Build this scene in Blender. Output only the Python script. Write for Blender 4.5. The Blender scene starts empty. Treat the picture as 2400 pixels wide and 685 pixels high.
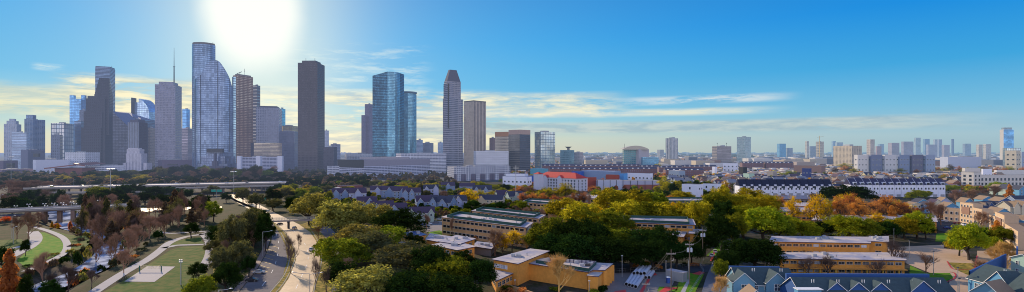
import bpy, math, random
from mathutils import Vector, Matrix
R = math.radians
rng = random.Random(7)
scene = bpy.context.scene
COL = bpy.context.collection
F = 1200.0; CX = 1200.0; HY = 358.0; CAMZ = 50.0      # pixels of the 2400 px photograph, metres
SUN_AZ = math.atan((592-CX)/F); SUN_EL = R(13.4)
LAMP_AZ = R(-38); LAMP_EL = R(23)
SUNV = Vector((math.sin(SUN_AZ)*math.cos(SUN_EL), math.cos(SUN_AZ)*math.cos(SUN_EL), math.sin(SUN_EL)))

def P(px, py, z=0.0):
    "point at height z seen at a pixel"
    Y = (CAMZ-z)*F/(py-HY)
    return Vector(((px-CX)/F*Y, Y, z))
def PY(px, Y): return Vector(((px-CX)/F*Y, Y))
def ZT(py, Y): return CAMZ+(HY-py)*Y/F
def YG(py): return CAMZ*F/(py-HY)
def proj(v): return (CX+F*v[0]/v[1], HY-F*(v[2]-CAMZ)/v[1])

# ---------------------------------------------------------------- node helpers
class NT:
    def __init__(s, nt): s.nt = nt; s.n = nt.nodes; s.l = nt.links
    def new(s, t, **kw):
        n = s.n.new(t)
        for k, v in kw.items(): setattr(n, k, v)
        return n
    def put(s, sock, v):
        if isinstance(v, bpy.types.NodeSocket): s.l.new(v, sock)
        elif v is not None:
            if isinstance(v, (tuple, list)) and len(v) == 3 and sock.type == 'RGBA': v = (*v, 1)
            sock.default_value = v
    def m(s, op, a, b=None, c=None, clamp=False):
        n = s.new('ShaderNodeMath', operation=op); n.use_clamp = clamp
        s.put(n.inputs[0], a)
        if b is not None: s.put(n.inputs[1], b)
        if c is not None: s.put(n.inputs[2], c)
        return n.outputs[0]
    def vm(s, op, a, b=None):
        n = s.new('ShaderNodeVectorMath', operation=op); s.put(n.inputs[0], a)
        if b is not None: s.put(n.inputs[1], b)
        return n.outputs['Value'] if op in ('DOT_PRODUCT', 'LENGTH', 'DISTANCE') else n.outputs[0]
    def mix(s, f, a, b, bt='MIX'):
        n = s.new('ShaderNodeMix', data_type='RGBA', blend_type=bt)
        s.put(n.inputs[0], f); s.put(n.inputs[6], a); s.put(n.inputs[7], b); return n.outputs[2]
    def mr(s, v, a, b, c=0.0, d=1.0, smooth=False):
        n = s.new('ShaderNodeMapRange'); n.clamp = True
        if smooth: n.interpolation_type = 'SMOOTHSTEP'
        for i, x in enumerate((v, a, b, c, d)): s.put(n.inputs[i], x)
        return n.outputs[0]
    def noise(s, vec, sc, det=3, rough=.55, dist=0.0):
        n = s.new('ShaderNodeTexNoise'); s.put(n.inputs['Vector'], vec)
        n.inputs['Scale'].default_value = sc; n.inputs['Detail'].default_value = det
        n.inputs['Roughness'].default_value = rough; n.inputs['Distortion'].default_value = dist
        return n.outputs[0]
    def ramp(s, f, stops):
        n = s.new('ShaderNodeValToRGB'); s.put(n.inputs[0], f); e = n.color_ramp.elements
        while len(e) < len(stops): e.new(0.5)
        for i, (p, c) in enumerate(stops): e[i].position = p; e[i].color = (*c, 1)
        return n.outputs[0]
    def sep(s, v):
        n = s.new('ShaderNodeSeparateXYZ'); s.put(n.inputs[0], v); return n.outputs
    def comb(s, x, y, z=0.0):
        n = s.new('ShaderNodeCombineXYZ')
        for i, v in enumerate((x, y, z)): s.put(n.inputs[i], v)
        return n.outputs[0]
    def grey(s, n):
        return n

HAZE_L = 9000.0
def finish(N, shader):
    "aerial haze painted into each material: emission grows with distance, more so towards the sun"
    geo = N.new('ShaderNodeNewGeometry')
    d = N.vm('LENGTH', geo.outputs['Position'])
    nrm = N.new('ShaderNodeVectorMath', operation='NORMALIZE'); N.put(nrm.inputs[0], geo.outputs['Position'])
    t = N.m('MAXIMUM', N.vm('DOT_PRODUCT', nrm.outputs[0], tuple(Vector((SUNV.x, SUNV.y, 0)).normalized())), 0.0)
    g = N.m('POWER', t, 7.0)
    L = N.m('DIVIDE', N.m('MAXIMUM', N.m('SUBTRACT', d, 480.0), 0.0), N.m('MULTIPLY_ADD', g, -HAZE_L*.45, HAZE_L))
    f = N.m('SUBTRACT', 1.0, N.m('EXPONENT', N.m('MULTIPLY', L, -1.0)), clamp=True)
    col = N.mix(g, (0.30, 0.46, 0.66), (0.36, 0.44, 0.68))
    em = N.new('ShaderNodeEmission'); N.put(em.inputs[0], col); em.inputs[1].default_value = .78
    mx = N.new('ShaderNodeMixShader'); N.put(mx.inputs[0], f); N.l.new(shader, mx.inputs[1]); N.l.new(em.outputs[0], mx.inputs[2])  # surface emission stands in for the hazy air
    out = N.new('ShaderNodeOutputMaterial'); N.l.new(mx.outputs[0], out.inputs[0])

def newmat(name):
    m = bpy.data.materials.new(name); m.use_nodes = True; m.node_tree.nodes.clear()
    try: m.cycles.emission_sampling = 'NONE'
    except Exception: pass
    return m, NT(m.node_tree)
def bsdf(N, col, rough=.7, metal=0.0, spec=.5, normal=None, stint=None):
    b = N.new('ShaderNodeBsdfPrincipled'); N.put(b.inputs['Base Color'], col); N.put(b.inputs['Roughness'], rough)
    N.put(b.inputs['Metallic'], metal); b.inputs['Specular IOR Level'].default_value = spec
    if stint: b.inputs['Specular Tint'].default_value = (*stint, 1)
    if normal is not None: N.l.new(normal, b.inputs['Normal'])
    return b.outputs[0]
_mc = {}
def M(name, col, rough=.75, var=.25, sc=.35, metal=0.0, spec=.4, col2=None, stretch=None, tint=0.0, stint=None):
    "plain surface with two scales of procedural wear"
    if name in _mc: return _mc[name]
    m, N = newmat(name)
    tc = N.new('ShaderNodeTexCoord'); geo = N.new('ShaderNodeNewGeometry')
    v = geo.outputs['Position']
    if stretch: v = N.vm('MULTIPLY', v, stretch)
    n1 = N.noise(v, sc, 4, .6); n2 = N.noise(v, sc*7, 3, .6)
    k = N.m('MULTIPLY_ADD', N.m('MULTIPLY_ADD', n2, .4, N.m('MULTIPLY', n1, .6)), var*4, 1-var*2)
    c = col
    if col2: c = N.mix(N.mr(n1, .38, .62), col, col2)
    cc = N.vm('SCALE', c if not isinstance(c, tuple) else N.mix(0.0, c, c)); cc.node.inputs['Scale'].default_value = 1
    N.put(cc.node.inputs['Scale'], k)
    c = cc
    if tint:
        oi = N.new('ShaderNodeObjectInfo')
        h = N.new('ShaderNodeHueSaturation'); N.put(h.inputs['Color'], c)
        N.put(h.inputs['Value'], N.m('MULTIPLY_ADD', oi.outputs['Random'], tint*2, 1-tint)); c = h.outputs[0]
    bmp = N.new('ShaderNodeBump'); bmp.inputs['Strength'].default_value = .25; bmp.inputs['Distance'].default_value = .1
    N.put(bmp.inputs['Height'], n2)
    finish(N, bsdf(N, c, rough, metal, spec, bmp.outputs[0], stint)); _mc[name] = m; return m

def facade(name, wall, glass, fl=4.0, bay=3.0, mu=.15, v0=.3, v1=.85, groughness=.15, metal=.5, wallrough=.7, glass2=None, wmetal=0.0, bigvar=.25, lit=0.0):
    "wall with a grid of windows in metres: u runs round the building, v is the height"
    if name in _mc: return _mc[name]
    m, N = newmat(name)
    uv = N.new('ShaderNodeUVMap'); s = N.sep(uv.outputs[0])
    u = N.m('DIVIDE', s[0], bay); v = N.m('DIVIDE', s[1], fl)
    fu = N.m('FRACT', u); fv = N.m('FRACT', v)
    mk = N.m('MULTIPLY', N.m('GREATER_THAN', fv, v0), N.m('LESS_THAN', fv, v1))
    if mu > 0:
        mk = N.m('MULTIPLY', mk, N.m('MULTIPLY', N.m('GREATER_THAN', fu, mu), N.m('LESS_THAN', fu, 1-mu)))
    wn = N.new('ShaderNodeTexWhiteNoise', noise_dimensions='2D'); N.put(wn.inputs['Vector'], N.comb(N.m('FLOOR', u), N.m('FLOOR', v)))
    rnd = wn.outputs[0]
    geo = N.new('ShaderNodeNewGeometry')
    big = N.noise(N.vm('MULTIPLY', geo.outputs['Position'], (1, 1, .5)), .02, 3, .6, .6)
    g = N.mix(N.m('MULTIPLY_ADD', rnd, .55, N.mr(big, .35, .65, -.1, .6), clamp=True), glass, glass2 or tuple(x*1.9+.01 for x in glass))  # broad noise paints uneven reflections into the glass colour
    wc = N.new('ShaderNodeTexWhiteNoise', noise_dimensions='2D'); N.put(wc.inputs['Vector'], N.comb(N.m('FLOOR', N.m('DIVIDE', u, 2.0 if bay < 20 else .35)), N.m('FLOOR', N.m('DIVIDE', v, 2.0))))
    cg = N.new('ShaderNodeHueSaturation'); N.put(cg.inputs['Color'], g); N.put(cg.inputs['Value'], N.m('MULTIPLY_ADD', wc.outputs[0], .5, .72)); g = cg.outputs[0]
    if lit: g = N.mix(N.m('GREATER_THAN', rnd, 1-lit), g, (.75, .55, .3))
    w = N.mix(N.mr(N.noise(geo.outputs['Position'], .15, 4), .3, .7), tuple(x*(1-bigvar) for x in wall), wall)
    w = N.mix(N.mr(N.m('FRACT', N.m('MULTIPLY', u, 1.0)), 0.0, .04, .12, 0), w, (0, 0, 0))
    c = N.mix(mk, w, g)
    rg = N.m('MULTIPLY_ADD', mk, groughness-wallrough, wallrough)
    mt = N.m('MULTIPLY_ADD', mk, metal-wmetal, wmetal)
    bmp = N.new('ShaderNodeBump'); bmp.inputs['Strength'].default_value = .35; bmp.inputs['Distance'].default_value = .3
    N.put(bmp.inputs['Height'], N.m('MULTIPLY_ADD', mk, -1.0, N.m('MULTIPLY', big, 2.0)))
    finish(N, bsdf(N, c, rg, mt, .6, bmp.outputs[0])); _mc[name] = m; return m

def leafmat(name, c1, c2, trans=.45):
    if name in _mc: return _mc[name]
    m, N = newmat(name)
    geo = N.new('ShaderNodeNewGeometry'); oi = N.new('ShaderNodeObjectInfo')
    tc = N.new('ShaderNodeTexCoord')
    n = N.noise(tc.outputs['Object'], .55, 3, .6)
    f = N.m('ADD', N.m('MULTIPLY', geo.outputs['Random Per Island'], .45), N.mr(n, .35, .65, 0, .55), clamp=True)
    c = N.mix(f, c1, c2)
    h = N.new('ShaderNodeHueSaturation'); N.put(h.inputs['Color'], c)
    N.put(h.inputs['Value'], N.m('MULTIPLY_ADD', oi.outputs['Random'], .5, .75))
    N.put(h.inputs['Hue'], N.m('MULTIPLY_ADD', oi.outputs['Random'], .03, .485))
    c = h.outputs[0]
    d = N.new('ShaderNodeBsdfDiffuse'); N.put(d.inputs[0], c)
    t = N.new('ShaderNodeBsdfTranslucent'); N.put(t.inputs[0], N.mix(.5, c, N.vm('MULTIPLY', c, (2.6, 2.2, .6))))
    mx = N.new('ShaderNodeMixShader'); mx.inputs[0].default_value = trans
    N.l.new(d.outputs[0], mx.inputs[1]); N.l.new(t.outputs[0], mx.inputs[2])
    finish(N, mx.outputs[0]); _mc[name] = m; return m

# ---------------------------------------------------------------- mesh builder
class MB:
    def __init__(s): s.v = []; s.f = []; s.uv = []; s.mi = []
    def poly(s, pts, mi=0, uv=None):
        i = len(s.v); s.v.extend([tuple(p) for p in pts]); s.f.append(tuple(range(i, i+len(pts))))
        s.uv.extend(uv if uv else [(p[0], p[1]) for p in pts]); s.mi.append(mi)
    def wallq(s, p0, p1, z0, z1, mi=0, u0=0.0, z0b=None, z1b=None):
        L = math.hypot(p1[0]-p0[0], p1[1]-p0[1])
        a = z0 if z0b is None else z0b; b = z1 if z1b is None else z1b
        s.poly([(p0[0], p0[1], z0), (p1[0], p1[1], a), (p1[0], p1[1], b), (p0[0], p0[1], z1)], mi,
               [(u0, z0), (u0+L, a), (u0+L, b), (u0, z1)])
        return u0+L
    def prism(s, fp, z0, z1, side=0, top=0, bottom=False):
        "fp counter-clockwise"
        u = 0.0
        for i in range(len(fp)): u = s.wallq(fp[i], fp[(i+1) % len(fp)], z0, z1, side, u)
        s.poly([(p[0], p[1], z1) for p in fp], top)
        if bottom: s.poly([(p[0], p[1], z0) for p in reversed(fp)], top)
    def walls(s, fp, z0, z1, mi=0):
        u = 0.0
        for i in range(len(fp)): u = s.wallq(fp[i], fp[(i+1) % len(fp)], z0, z1, mi, u)
    def box(s, x0, x1, y0, y1, z0, z1, mi=0): s.prism([(x0, y0), (x1, y0), (x1, y1), (x0, y1)], z0, z1, mi, mi, True)
    def obox(s, c, ux, w, d, z0, z1, mi=0):
        "box centred on c, width w along ux, depth d"
        uy = (-ux[1], ux[0])
        fp = [(c[0]+a*ux[0]*w/2+b*uy[0]*d/2, c[1]+a*ux[1]*w/2+b*uy[1]*d/2) for a, b in ((-1, -1), (1, -1), (1, 1), (-1, 1))]
        s.prism(fp, z0, z1, mi, mi, True)
    def tube(s, a, b, r0, r1=None, n=6, mi=0, cap=True):
        r1 = r0 if r1 is None else r1
        a = Vector(a); b = Vector(b); d = (b-a)
        if d.length < 1e-6: return
        d.normalize(); x = d.orthogonal().normalized(); y = d.cross(x)
        ra = [a+(x*math.cos(2*math.pi*k/n)+y*math.sin(2*math.pi*k/n))*r0 for k in range(n)]
        rb = [b+(x*math.cos(2*math.pi*k/n)+y*math.sin(2*math.pi*k/n))*r1 for k in range(n)]
        i = len(s.v); s.v.extend([tuple(p) for p in ra+rb])
        for k in range(n):
            s.f.append((i+k, i+(k+1) % n, i+n+(k+1) % n, i+n+k)); s.uv.extend([(0, 0)]*4); s.mi.append(mi)
        if cap and n > 3:
            s.f.append(tuple(i+n+k for k in range(n))); s.uv.extend([(0, 0)]*n); s.mi.append(mi)
            s.f.append(tuple(i+k for k in reversed(range(n)))); s.uv.extend([(0, 0)]*n); s.mi.append(mi)
    def cyl(s, x, y, r, z0, z1, n=16, mi=0): s.prism([(x+r*math.cos(2*math.pi*k/n), y+r*math.sin(2*math.pi*k/n)) for k in range(n)], z0, z1, mi, mi, True)
    def ball(s, c, r, nu=10, nv=7, mi=0):
        rx, ry, rz = r if isinstance(r, tuple) else (r, r, r)
        def q(i, j):
            a = 2*math.pi*i/nu; b = math.pi*j/nv-math.pi/2
            return (c[0]+rx*math.cos(a)*math.cos(b), c[1]+ry*math.sin(a)*math.cos(b), c[2]+rz*math.sin(b))
        for i in range(nu):
            for j in range(nv):
                p = [q(i, j), q(i+1, j), q(i+1, j+1), q(i, j+1)]
                if j == 0: p = [p[0], p[2], p[3]]
                elif j == nv-1: p = [p[0], p[1], p[2]]
                s.poly(p, mi)
    def gable(s, c, ux, L, W, z0, zr, oh=.4, wall=0, roof=1, th=.22, walls=True):
        "gable roof: ridge along ux (length L), span W; gable end walls included"
        uy = (-ux[1], ux[0])
        def q(a, b, z): return (c[0]+ux[0]*a+uy[0]*b, c[1]+ux[1]*a+uy[1]*b, z)
        sl = (zr-z0)/(W/2); lo = z0-oh*sl
        for sg in (-1, 1):
            o = [q(-L/2-oh, sg*(W/2+oh), lo), q(L/2+oh, sg*(W/2+oh), lo), q(L/2+oh, 0, zr), q(-L/2-oh, 0, zr)]
            if sg > 0: o = o[::-1]
            s.poly([(p[0], p[1], p[2]+th) for p in o], roof)
            s.poly([p for p in reversed(o)], roof)
            for k in range(4):
                a, b = o[k], o[(k+1) % 4]; s.poly([a, b, (b[0], b[1], b[2]+th), (a[0], a[1], a[2]+th)], 2 if k != 2 else roof)
        if walls:
            for sg in (-1, 1):
                t = [q(sg*L/2, -W/2, z0), q(sg*L/2, W/2, z0), q(sg*L/2, 0, zr)]
                s.poly(t if sg > 0 else [t[1], t[0], t[2]], wall)
    def hip(s, c, ux, L, W, z0, zr, oh=.4, roof=0, th=.15):
        uy = (-ux[1], ux[0])
        def q(a, b, z): return (c[0]+ux[0]*a+uy[0]*b, c[1]+ux[1]*a+uy[1]*b, z)
        l = L/2+oh; w = W/2+oh; r = max(L/2-W/2, .05)
        A, B, C, D = q(-l, -w, z0), q(l, -w, z0), q(l, w, z0), q(-l, w, z0); E, G = q(-r, 0, zr), q(r, 0, zr)
        s.poly([A, B, G, E], roof); s.poly([C, D, E, G], roof); s.poly([B, C, G], roof); s.poly([D, A, E], roof); s.poly([D, C, B, A], roof)
    def mesh(s, name, mats, org=(0, 0, 0), smooth=False):
        me = bpy.data.meshes.new(name)
        o = org
        me.from_pydata([(v[0]-o[0], v[1]-o[1], v[2]-o[2]) for v in s.v], [], s.f)
        for m in mats: me.materials.append(m)
        me.polygons.foreach_set('material_index', s.mi)
        if smooth: me.polygons.foreach_set('use_smooth', [True]*len(s.f))
        l = me.uv_layers.new(name='UVMap'); flat = [c for q in s.uv for c in q]
        l.data.foreach_set('uv', flat)
        me.update(); return me
    def build(s, name, mats, parent=None, org=None, smooth=False):
        if not isinstance(mats, (list, tuple)): mats = [mats]
        if org is None: org = root_loc(parent) if parent else (0, 0, 0)
        o = bpy.data.objects.new(name, s.mesh(name, mats, org, smooth)); COL.objects.link(o)
        if parent: o.parent = parent
        elif org != (0, 0, 0): o.location = org
        return o
def root_loc(o):
    l = Vector((0, 0, 0))
    while o: l += o.location; o = o.parent
    return tuple(l)
THINGS = []
def tag(o, label, cat, group=None, kind=None):
    o['label'] = label; o['category'] = cat
    if group: o['group'] = group
    if kind: o['kind'] = kind
    THINGS.append(o); return o
def thing(name, label, cat, loc=(0, 0, 0), group=None, rz=0.0):
    o = bpy.data.objects.new(name, None); COL.objects.link(o); o.empty_display_size = .5
    o.location = (loc[0], loc[1], loc[2] if len(loc) > 2 else 0); o.rotation_euler = (0, 0, rz)
    return tag(o, label, cat, group)
def struct(name, mb, mats, label=None):
    o = mb.build(name, mats); o['kind'] = 'structure'
    if label: o['label'] = label
    return o
def place(me, parent, loc, rz=0.0, name=None, scale=None):
    o = bpy.data.objects.new(name or me.name.split('.')[0], me); COL.objects.link(o); o.parent = parent
    o.location = loc; o.rotation_euler = (0, 0, rz)
    if scale: o.scale = scale
    return o
def children(o): return list(o.children)
def dup(o, loc, rz=0.0, sc=None, label=None, parent=None, mats=None):
    c = o.copy(); COL.objects.link(c)
    if parent is None:
        c.location = loc; c.rotation_euler = (0, 0, rz)
        if sc: c.scale = sc
        if label: c['label'] = label
        THINGS.append(c)
    else: c.parent = parent
    if mats and c.type == 'MESH':
        for i, sl in enumerate(c.material_slots):
            old = sl.material.name if sl.material else ''
            if old in mats: sl.link = 'OBJECT'; sl.material = mats[old]
    for ch in o.children: dup(ch, None, parent=c, mats=mats)
    return c

# ---------------------------------------------------------------- world
w = bpy.data.worlds.new('World'); scene.world = w; w.use_nodes = True
N = NT(w.node_tree); N.n.clear()
tc = N.new('ShaderNodeTexCoord'); dv = tc.outputs['Generated']; s = N.sep(dv)
hyp = N.m('SQRT', N.m('ADD', N.m('MULTIPLY', s[0], s[0]), N.m('MULTIPLY', s[1], s[1])))
el = N.m('MULTIPLY', N.m('ARCTAN2', s[2], hyp), 180/math.pi)           # degrees
az = N.m('MULTIPLY', N.m('ARCTAN2', s[0], s[1]), 180/math.pi)
elp = N.m('MAXIMUM', el, 0.0)
skyA = N.ramp(N.m('DIVIDE', elp, 40.0), [(0, (.72, .68, .52)), (.04, (.66, .72, .58)), (.085, (.34, .66, .76)), (.17, (.10, .50, .84)), (.30, (.035, .41, .85)), (.5, (.02, .26, .70)), (1, (.02, .13, .42))])
skyB = N.ramp(N.m('DIVIDE', elp, 40.0), [(0, (.34, .50, .58)), (.04, (.38, .57, .66)), (.11, (.17, .51, .76)), (.20, (.04, .39, .77)), (.33, (.0, .27, .78)), (.5, (.0, .18, .62)), (1, (.01, .09, .38))])
base = N.mix(N.mr(az, -14, 46, smooth=True), skyA, skyB)
base = N.mix(N.mr(N.m('ABSOLUTE', az), 60, 130, smooth=True), base, N.mix(N.mr(elp, 0, 40), (1.75, 1.62, 1.62), (.30, .46, .95)))  # sky behind the camera brightened as added fill for facing walls
# glow round the sun
dza = N.m('MULTIPLY', N.m('SUBTRACT', az, math.degrees(SUN_AZ)), .97); dze = N.m('MULTIPLY', N.m('SUBTRACT', el, 14.0), .76)
sdeg = N.m('SQRT', N.m('ADD', N.m('MULTIPLY', dza, dza), N.m('MULTIPLY', dze, dze)))
nw = N.noise(dv, 9, 3)
core = N.mr(N.m('ADD', sdeg, N.m('MULTIPLY', nw, 1.6)), 3.6, 6.4, 1, 0, smooth=True)
halo = N.m('EXPONENT', N.m('MULTIPLY', N.m('POWER', N.m('DIVIDE', sdeg, 7.0), 1.4), -1.0))
halo2 = N.m('EXPONENT', N.m('DIVIDE', sdeg, -16.0))
halow = N.m('MULTIPLY', N.m('EXPONENT', N.m('MULTIPLY', N.m('POWER', N.m('DIVIDE', N.m('SUBTRACT', az, math.degrees(SUN_AZ)+1.5), 6.5), 2.0), -1.0)), N.mr(el, 14, 2, .25, .75))
base = N.mix(N.m('MULTIPLY', halow, .95), base, (.86, .88, .68))
base = N.mix(N.m('MULTIPLY', halo2, .22), base, (.75, .85, .80))
# clouds
def band(el0, el1, a0, a1, soft=1.0, softa=6.0):
    e = N.m('MULTIPLY', N.mr(el, el0-soft, el0+soft*.3, smooth=True), N.mr(el, el1-soft*.3, el1+soft, 1, 0, smooth=True))
    a = N.m('MULTIPLY', N.mr(az, a0-softa, a0, smooth=True), N.mr(az, a1, a1+softa, 1, 0, smooth=True))
    return N.m('MULTIPLY', e, a)
cv = N.comb(N.m('MULTIPLY', az, .045), N.m('MULTIPLY', el, .34), 3.3)
c1 = N.noise(cv, 2.0, 7, .62, .25)
cv2 = N.comb(N.m('MULTIPLY', az, .12), N.m('MULTIPLY', el, .75), 9.1)
c2 = N.noise(cv2, 2.0, 6, .6, .3)
cc = N.m('MULTIPLY_ADD', N.noise(cv2, 5.5, 6, .7, .6), .20, N.m('MULTIPLY_ADD', c2, .32, N.m('MULTIPLY', c1, .48)))
def lay(base, msk, lo, hi, col, shade, k=1.0):
    dns = N.m('MULTIPLY', N.mr(cc, lo, hi, smooth=True), N.m('MULTIPLY', msk, k), clamp=True)
    cl = N.mix(N.mr(c2, .42, .6), shade, col)
    return N.mix(dns, base, cl)
base = lay(base, band(1.0, 6.2, -27, -4), .42, .53, (.93, .89, .64), (.46, .56, .60))
base = lay(base, band(4.2, 6.3, -6, 8, .6), .38, .49, (.92, .88, .66), (.50, .66, .70), .9)
base = lay(base, band(4.1, 4.5, -10, 21, .35, 9), .36, .5, (.90, .88, .70), (.62, .74, .76), .8)
base = lay(base, band(5.3, 5.8, 15, 25, .35, 5), .40, .50, (.82, .86, .84), (.60, .74, .82), .7)
base = lay(base, band(2.3, 3.2, -10, 34, .35, 12), .34, .48, (.58, .66, .64), (.36, .50, .58), .8)
base = lay(base, band(3.4, 5.2, -60, -40, .8, 3), .36, .47, (.95, .86, .55), (.6, .66, .55), .8)
base = lay(base, band(7.0, 11.0, -22, -12, 1.2, 4), .47, .60, (.80, .90, .86), (.6, .8, .85), .5)
base = lay(base, band(6.9, 7.2, -42.6, -41.6, .25, .8), .40, .50, (.80, .88, .84), (.6, .8, .85), .6)
base = N.mix(N.m('MULTIPLY', halo, .85), base, (.78, .92, .86))
base = N.mix(core, base, (1.0, 1.04, .98))
base = lay(base, band(2.2, 6.4, -39.5, -30, .8, 3), .38, .50, (.97, .90, .62), (.50, .56, .50), 1.0)
# ground side of the sphere
base = N.mix(N.mr(el, -.3, -3), base, (.13, .15, .16))
nish = N.new('ShaderNodeTexSky'); nish.sky_type = 'NISHITA'; nish.sun_disc = False
nish.sun_elevation = SUN_EL; nish.sun_rotation = SUN_AZ; nish.air_density = 1.2; nish.dust_density = .6; nish.ozone_density = 3
sk = N.vm('SCALE', nish.outputs[0]); sk.node.inputs['Scale'].default_value = .09
bg1 = N.new('ShaderNodeBackground'); N.put(bg1.inputs[0], base); bg1.inputs[1].default_value = 1.0
bg2 = N.new('ShaderNodeBackground'); N.put(bg2.inputs[0], nish.outputs[0]); bg2.inputs[1].default_value = .07
mx = N.new('ShaderNodeMixShader'); mx.inputs[0].default_value = .08
N.l.new(bg1.outputs[0], mx.inputs[1]); N.l.new(bg2.outputs[0], mx.inputs[2])
wo = N.new('ShaderNodeOutputWorld'); N.l.new(mx.outputs[0], wo.inputs[0])

sun = bpy.data.lights.new('sun', 'SUN'); sun.energy = 5.0; sun.angle = R(.6); sun.color = (1, .80, .55)
so = bpy.data.objects.new('sun', sun); COL.objects.link(so); so.location = (-200, 300, 200)
so.rotation_euler = (-Vector((math.sin(LAMP_AZ)*math.cos(LAMP_EL), math.cos(LAMP_AZ)*math.cos(LAMP_EL), math.sin(LAMP_EL)))).to_track_quat('-Z', 'Y').to_euler()

cam = bpy.data.cameras.new('camera'); co = bpy.data.objects.new('camera', cam); COL.objects.link(co)
co.location = (0, 0, CAMZ); co.rotation_euler = (R(90), 0, 0)
cam.sensor_width = 36; cam.lens = 18.0; cam.shift_y = -(342.5-HY)/2400*1.0; cam.clip_end = 200000; cam.clip_start = 1
scene.camera = co
scene.view_settings.view_transform = 'Standard'; scene.view_settings.look = 'None'; scene.view_settings.exposure = 0
try:
    scene.cycles.use_denoising = True; scene.cycles.filter_width = 1.0; scene.cycles.max_bounces = 5; scene.cycles.diffuse_bounces = 2; scene.cycles.glossy_bounces = 2
    scene.cycles.transmission_bounces = 3; scene.cycles.transparent_max_bounces = 4; scene.cycles.sample_clamp_indirect = 4
except Exception: pass
# ================================================================ terrain
BAYOU = [P(x, y, -4).to_2d() for x, y in ((20, 730), (75, 690), (135, 662), (205, 634), (248, 603), (262, 580), (252, 560), (222, 546), (185, 538), (160, 528), (152, 512), (152, 500), (140, 490))]
BW = [10, 10, 10, 10, 9.5, 8, 7, 7, 9, 13, 17, 20, 22]
def chan(x, y):
    best = 1e9; w = 8
    for i in range(len(BAYOU)-1):
        a, b = BAYOU[i], BAYOU[i+1]; dx, dy = b.x-a.x, b.y-a.y
        t = max(0, min(1, ((x-a.x)*dx+(y-a.y)*dy)/(dx*dx+dy*dy)))
        d = math.hypot(x-a.x-t*dx, y-a.y-t*dy)
        if d < best: best = d; w = BW[i]*(1-t)+BW[i+1]*t
    return best, w
def ground_z(x, y):
    if x > -60 or y > 560 or y < 130 or x < -520: return 0.0
    d, w = chan(x, y); h = w/2-1
    if d > h+15: return 0.0
    t = max(0.0, (d-h)/15.0); t = t*t*(3-2*t)
    return -6.2*(1-t)
def groundmat():
    m, N = newmat('ground_cover')
    geo = N.new('ShaderNodeNewGeometry'); p = geo.outputs['Position']; s = N.sep(p)
    n1 = N.noise(p, .012, 5, .6); n2 = N.noise(p, .15, 5, .65); n3 = N.noise(p, 1.5, 3)
    park = N.mix(N.mr(n2, .35, .65), (.030, .048, .014), (.085, .062, .034))
    city = N.mix(N.mr(n2, .35, .65), (.055, .048, .05), (.026, .034, .018))
    city = N.mix(N.mr(n1, .4, .6), city, (.06, .048, .038))
    c = N.mix(N.mr(s[1], 480, 640), N.mix(N.mr(s[0], -40, 30), park, N.mix(N.mr(n2, .4, .6), (.025, .034, .016), (.07, .062, .052))), city)
    # mud of the channel banks
    c = N.mix(N.mr(s[2], -1.0, -3.5), c, N.mix(N.mr(n2, .4, .6), (.055, .045, .022), (.13, .10, .075)))
    c = N.vm('MULTIPLY', c, N.comb(*[N.m('MULTIPLY_ADD', n3, .8, .6)]*3))
    bmp = N.new('ShaderNodeBump'); bmp.inputs['Strength'].default_value = .5; bmp.inputs['Distance'].default_value = .4; N.put(bmp.inputs['Height'], n3)
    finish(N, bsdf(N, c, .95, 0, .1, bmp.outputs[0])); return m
ys = [60, 100, 125]; y = 130.0
while y < 600: ys.append(y); y *= 1.0085
while y < 90000: ys.append(y); y *= 1.22
ys += [90000]
rs = []; r = -3.0
while r < -1.3: rs.append(r); r += .2
r = -1.3
while r < -.1: rs.append(r); r += .006
r = -.1
while r <= 3.01: rs.append(r); r += .1
V = []; FC = []
for y in ys:
    for r in rs:
        x = r*y; V.append((x, y, ground_z(x, y)))
nr = len(rs)
for i in range(len(ys)-1):
    for j in range(nr-1): FC.append((i*nr+j, i*nr+j+1, (i+1)*nr+j+1, (i+1)*nr+j))
me = bpy.data.meshes.new('ground'); me.from_pydata(V, [], FC); me.materials.append(groundmat())
me.polygons.foreach_set('use_smooth', [True]*len(FC)); me.update()
g = bpy.data.objects.new('ground', me); COL.objects.link(g); g['kind'] = 'structure'

def sheet(name, pts, mat, z=.05, label=None, th=0.0, world=False):
    mb = MB(); q = [(p[0], p[1]) if world else tuple(P(p[0], p[1], z).to_2d()) for p in pts]
    a = sum(q[i][0]*q[(i+1) % len(q)][1]-q[(i+1) % len(q)][0]*q[i][1] for i in range(len(q)))
    if a < 0: q = q[::-1]
    if th: mb.prism(q, z-th, z)
    else: mb.poly([(x, y, z) for x, y in q])
    return struct(name, mb, mat, label)
def smooth_line(pts, n=6):
    out = []
    for i in range(len(pts)-1):
        p0 = pts[max(i-1, 0)]; p1 = pts[i]; p2 = pts[i+1]; p3 = pts[min(i+2, len(pts)-1)]
        for k in range(n):
            t = k/n
            out.append(tuple(.5*((2*p1[c])+(-p0[c]+p2[c])*t+(2*p0[c]-5*p1[c]+4*p2[c]-p3[c])*t*t+(-p0[c]+3*p1[c]-3*p2[c]+p3[c])*t**3) for c in range(len(p1))))
    out.append(tuple(pts[-1])); return out
def strip_mb(line, w, z=.06, mb=None, mi=0, zf=None):
    mb = mb or MB(); L = []
    for i, p in enumerate(line):
        a = line[max(i-1, 0)]; b = line[min(i+1, len(line)-1)]; dx, dy = b[0]-a[0], b[1]-a[1]; d = math.hypot(dx, dy) or 1
        ww = w[min(i, len(w)-1)] if isinstance(w, list) else w
        n = (-dy/d*ww/2, dx/d*ww/2); L.append(((p[0]+n[0], p[1]+n[1]), (p[0]-n[0], p[1]-n[1])))
    for i in range(len(L)-1):
        zz = lambda q: (zf(q[0], q[1])+z) if zf else z
        q = [L[i][1], L[i+1][1], L[i+1][0], L[i][0]]
        mb.poly([(a[0], a[1], zz(a)) for a in q], mi)
    return mb
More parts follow.
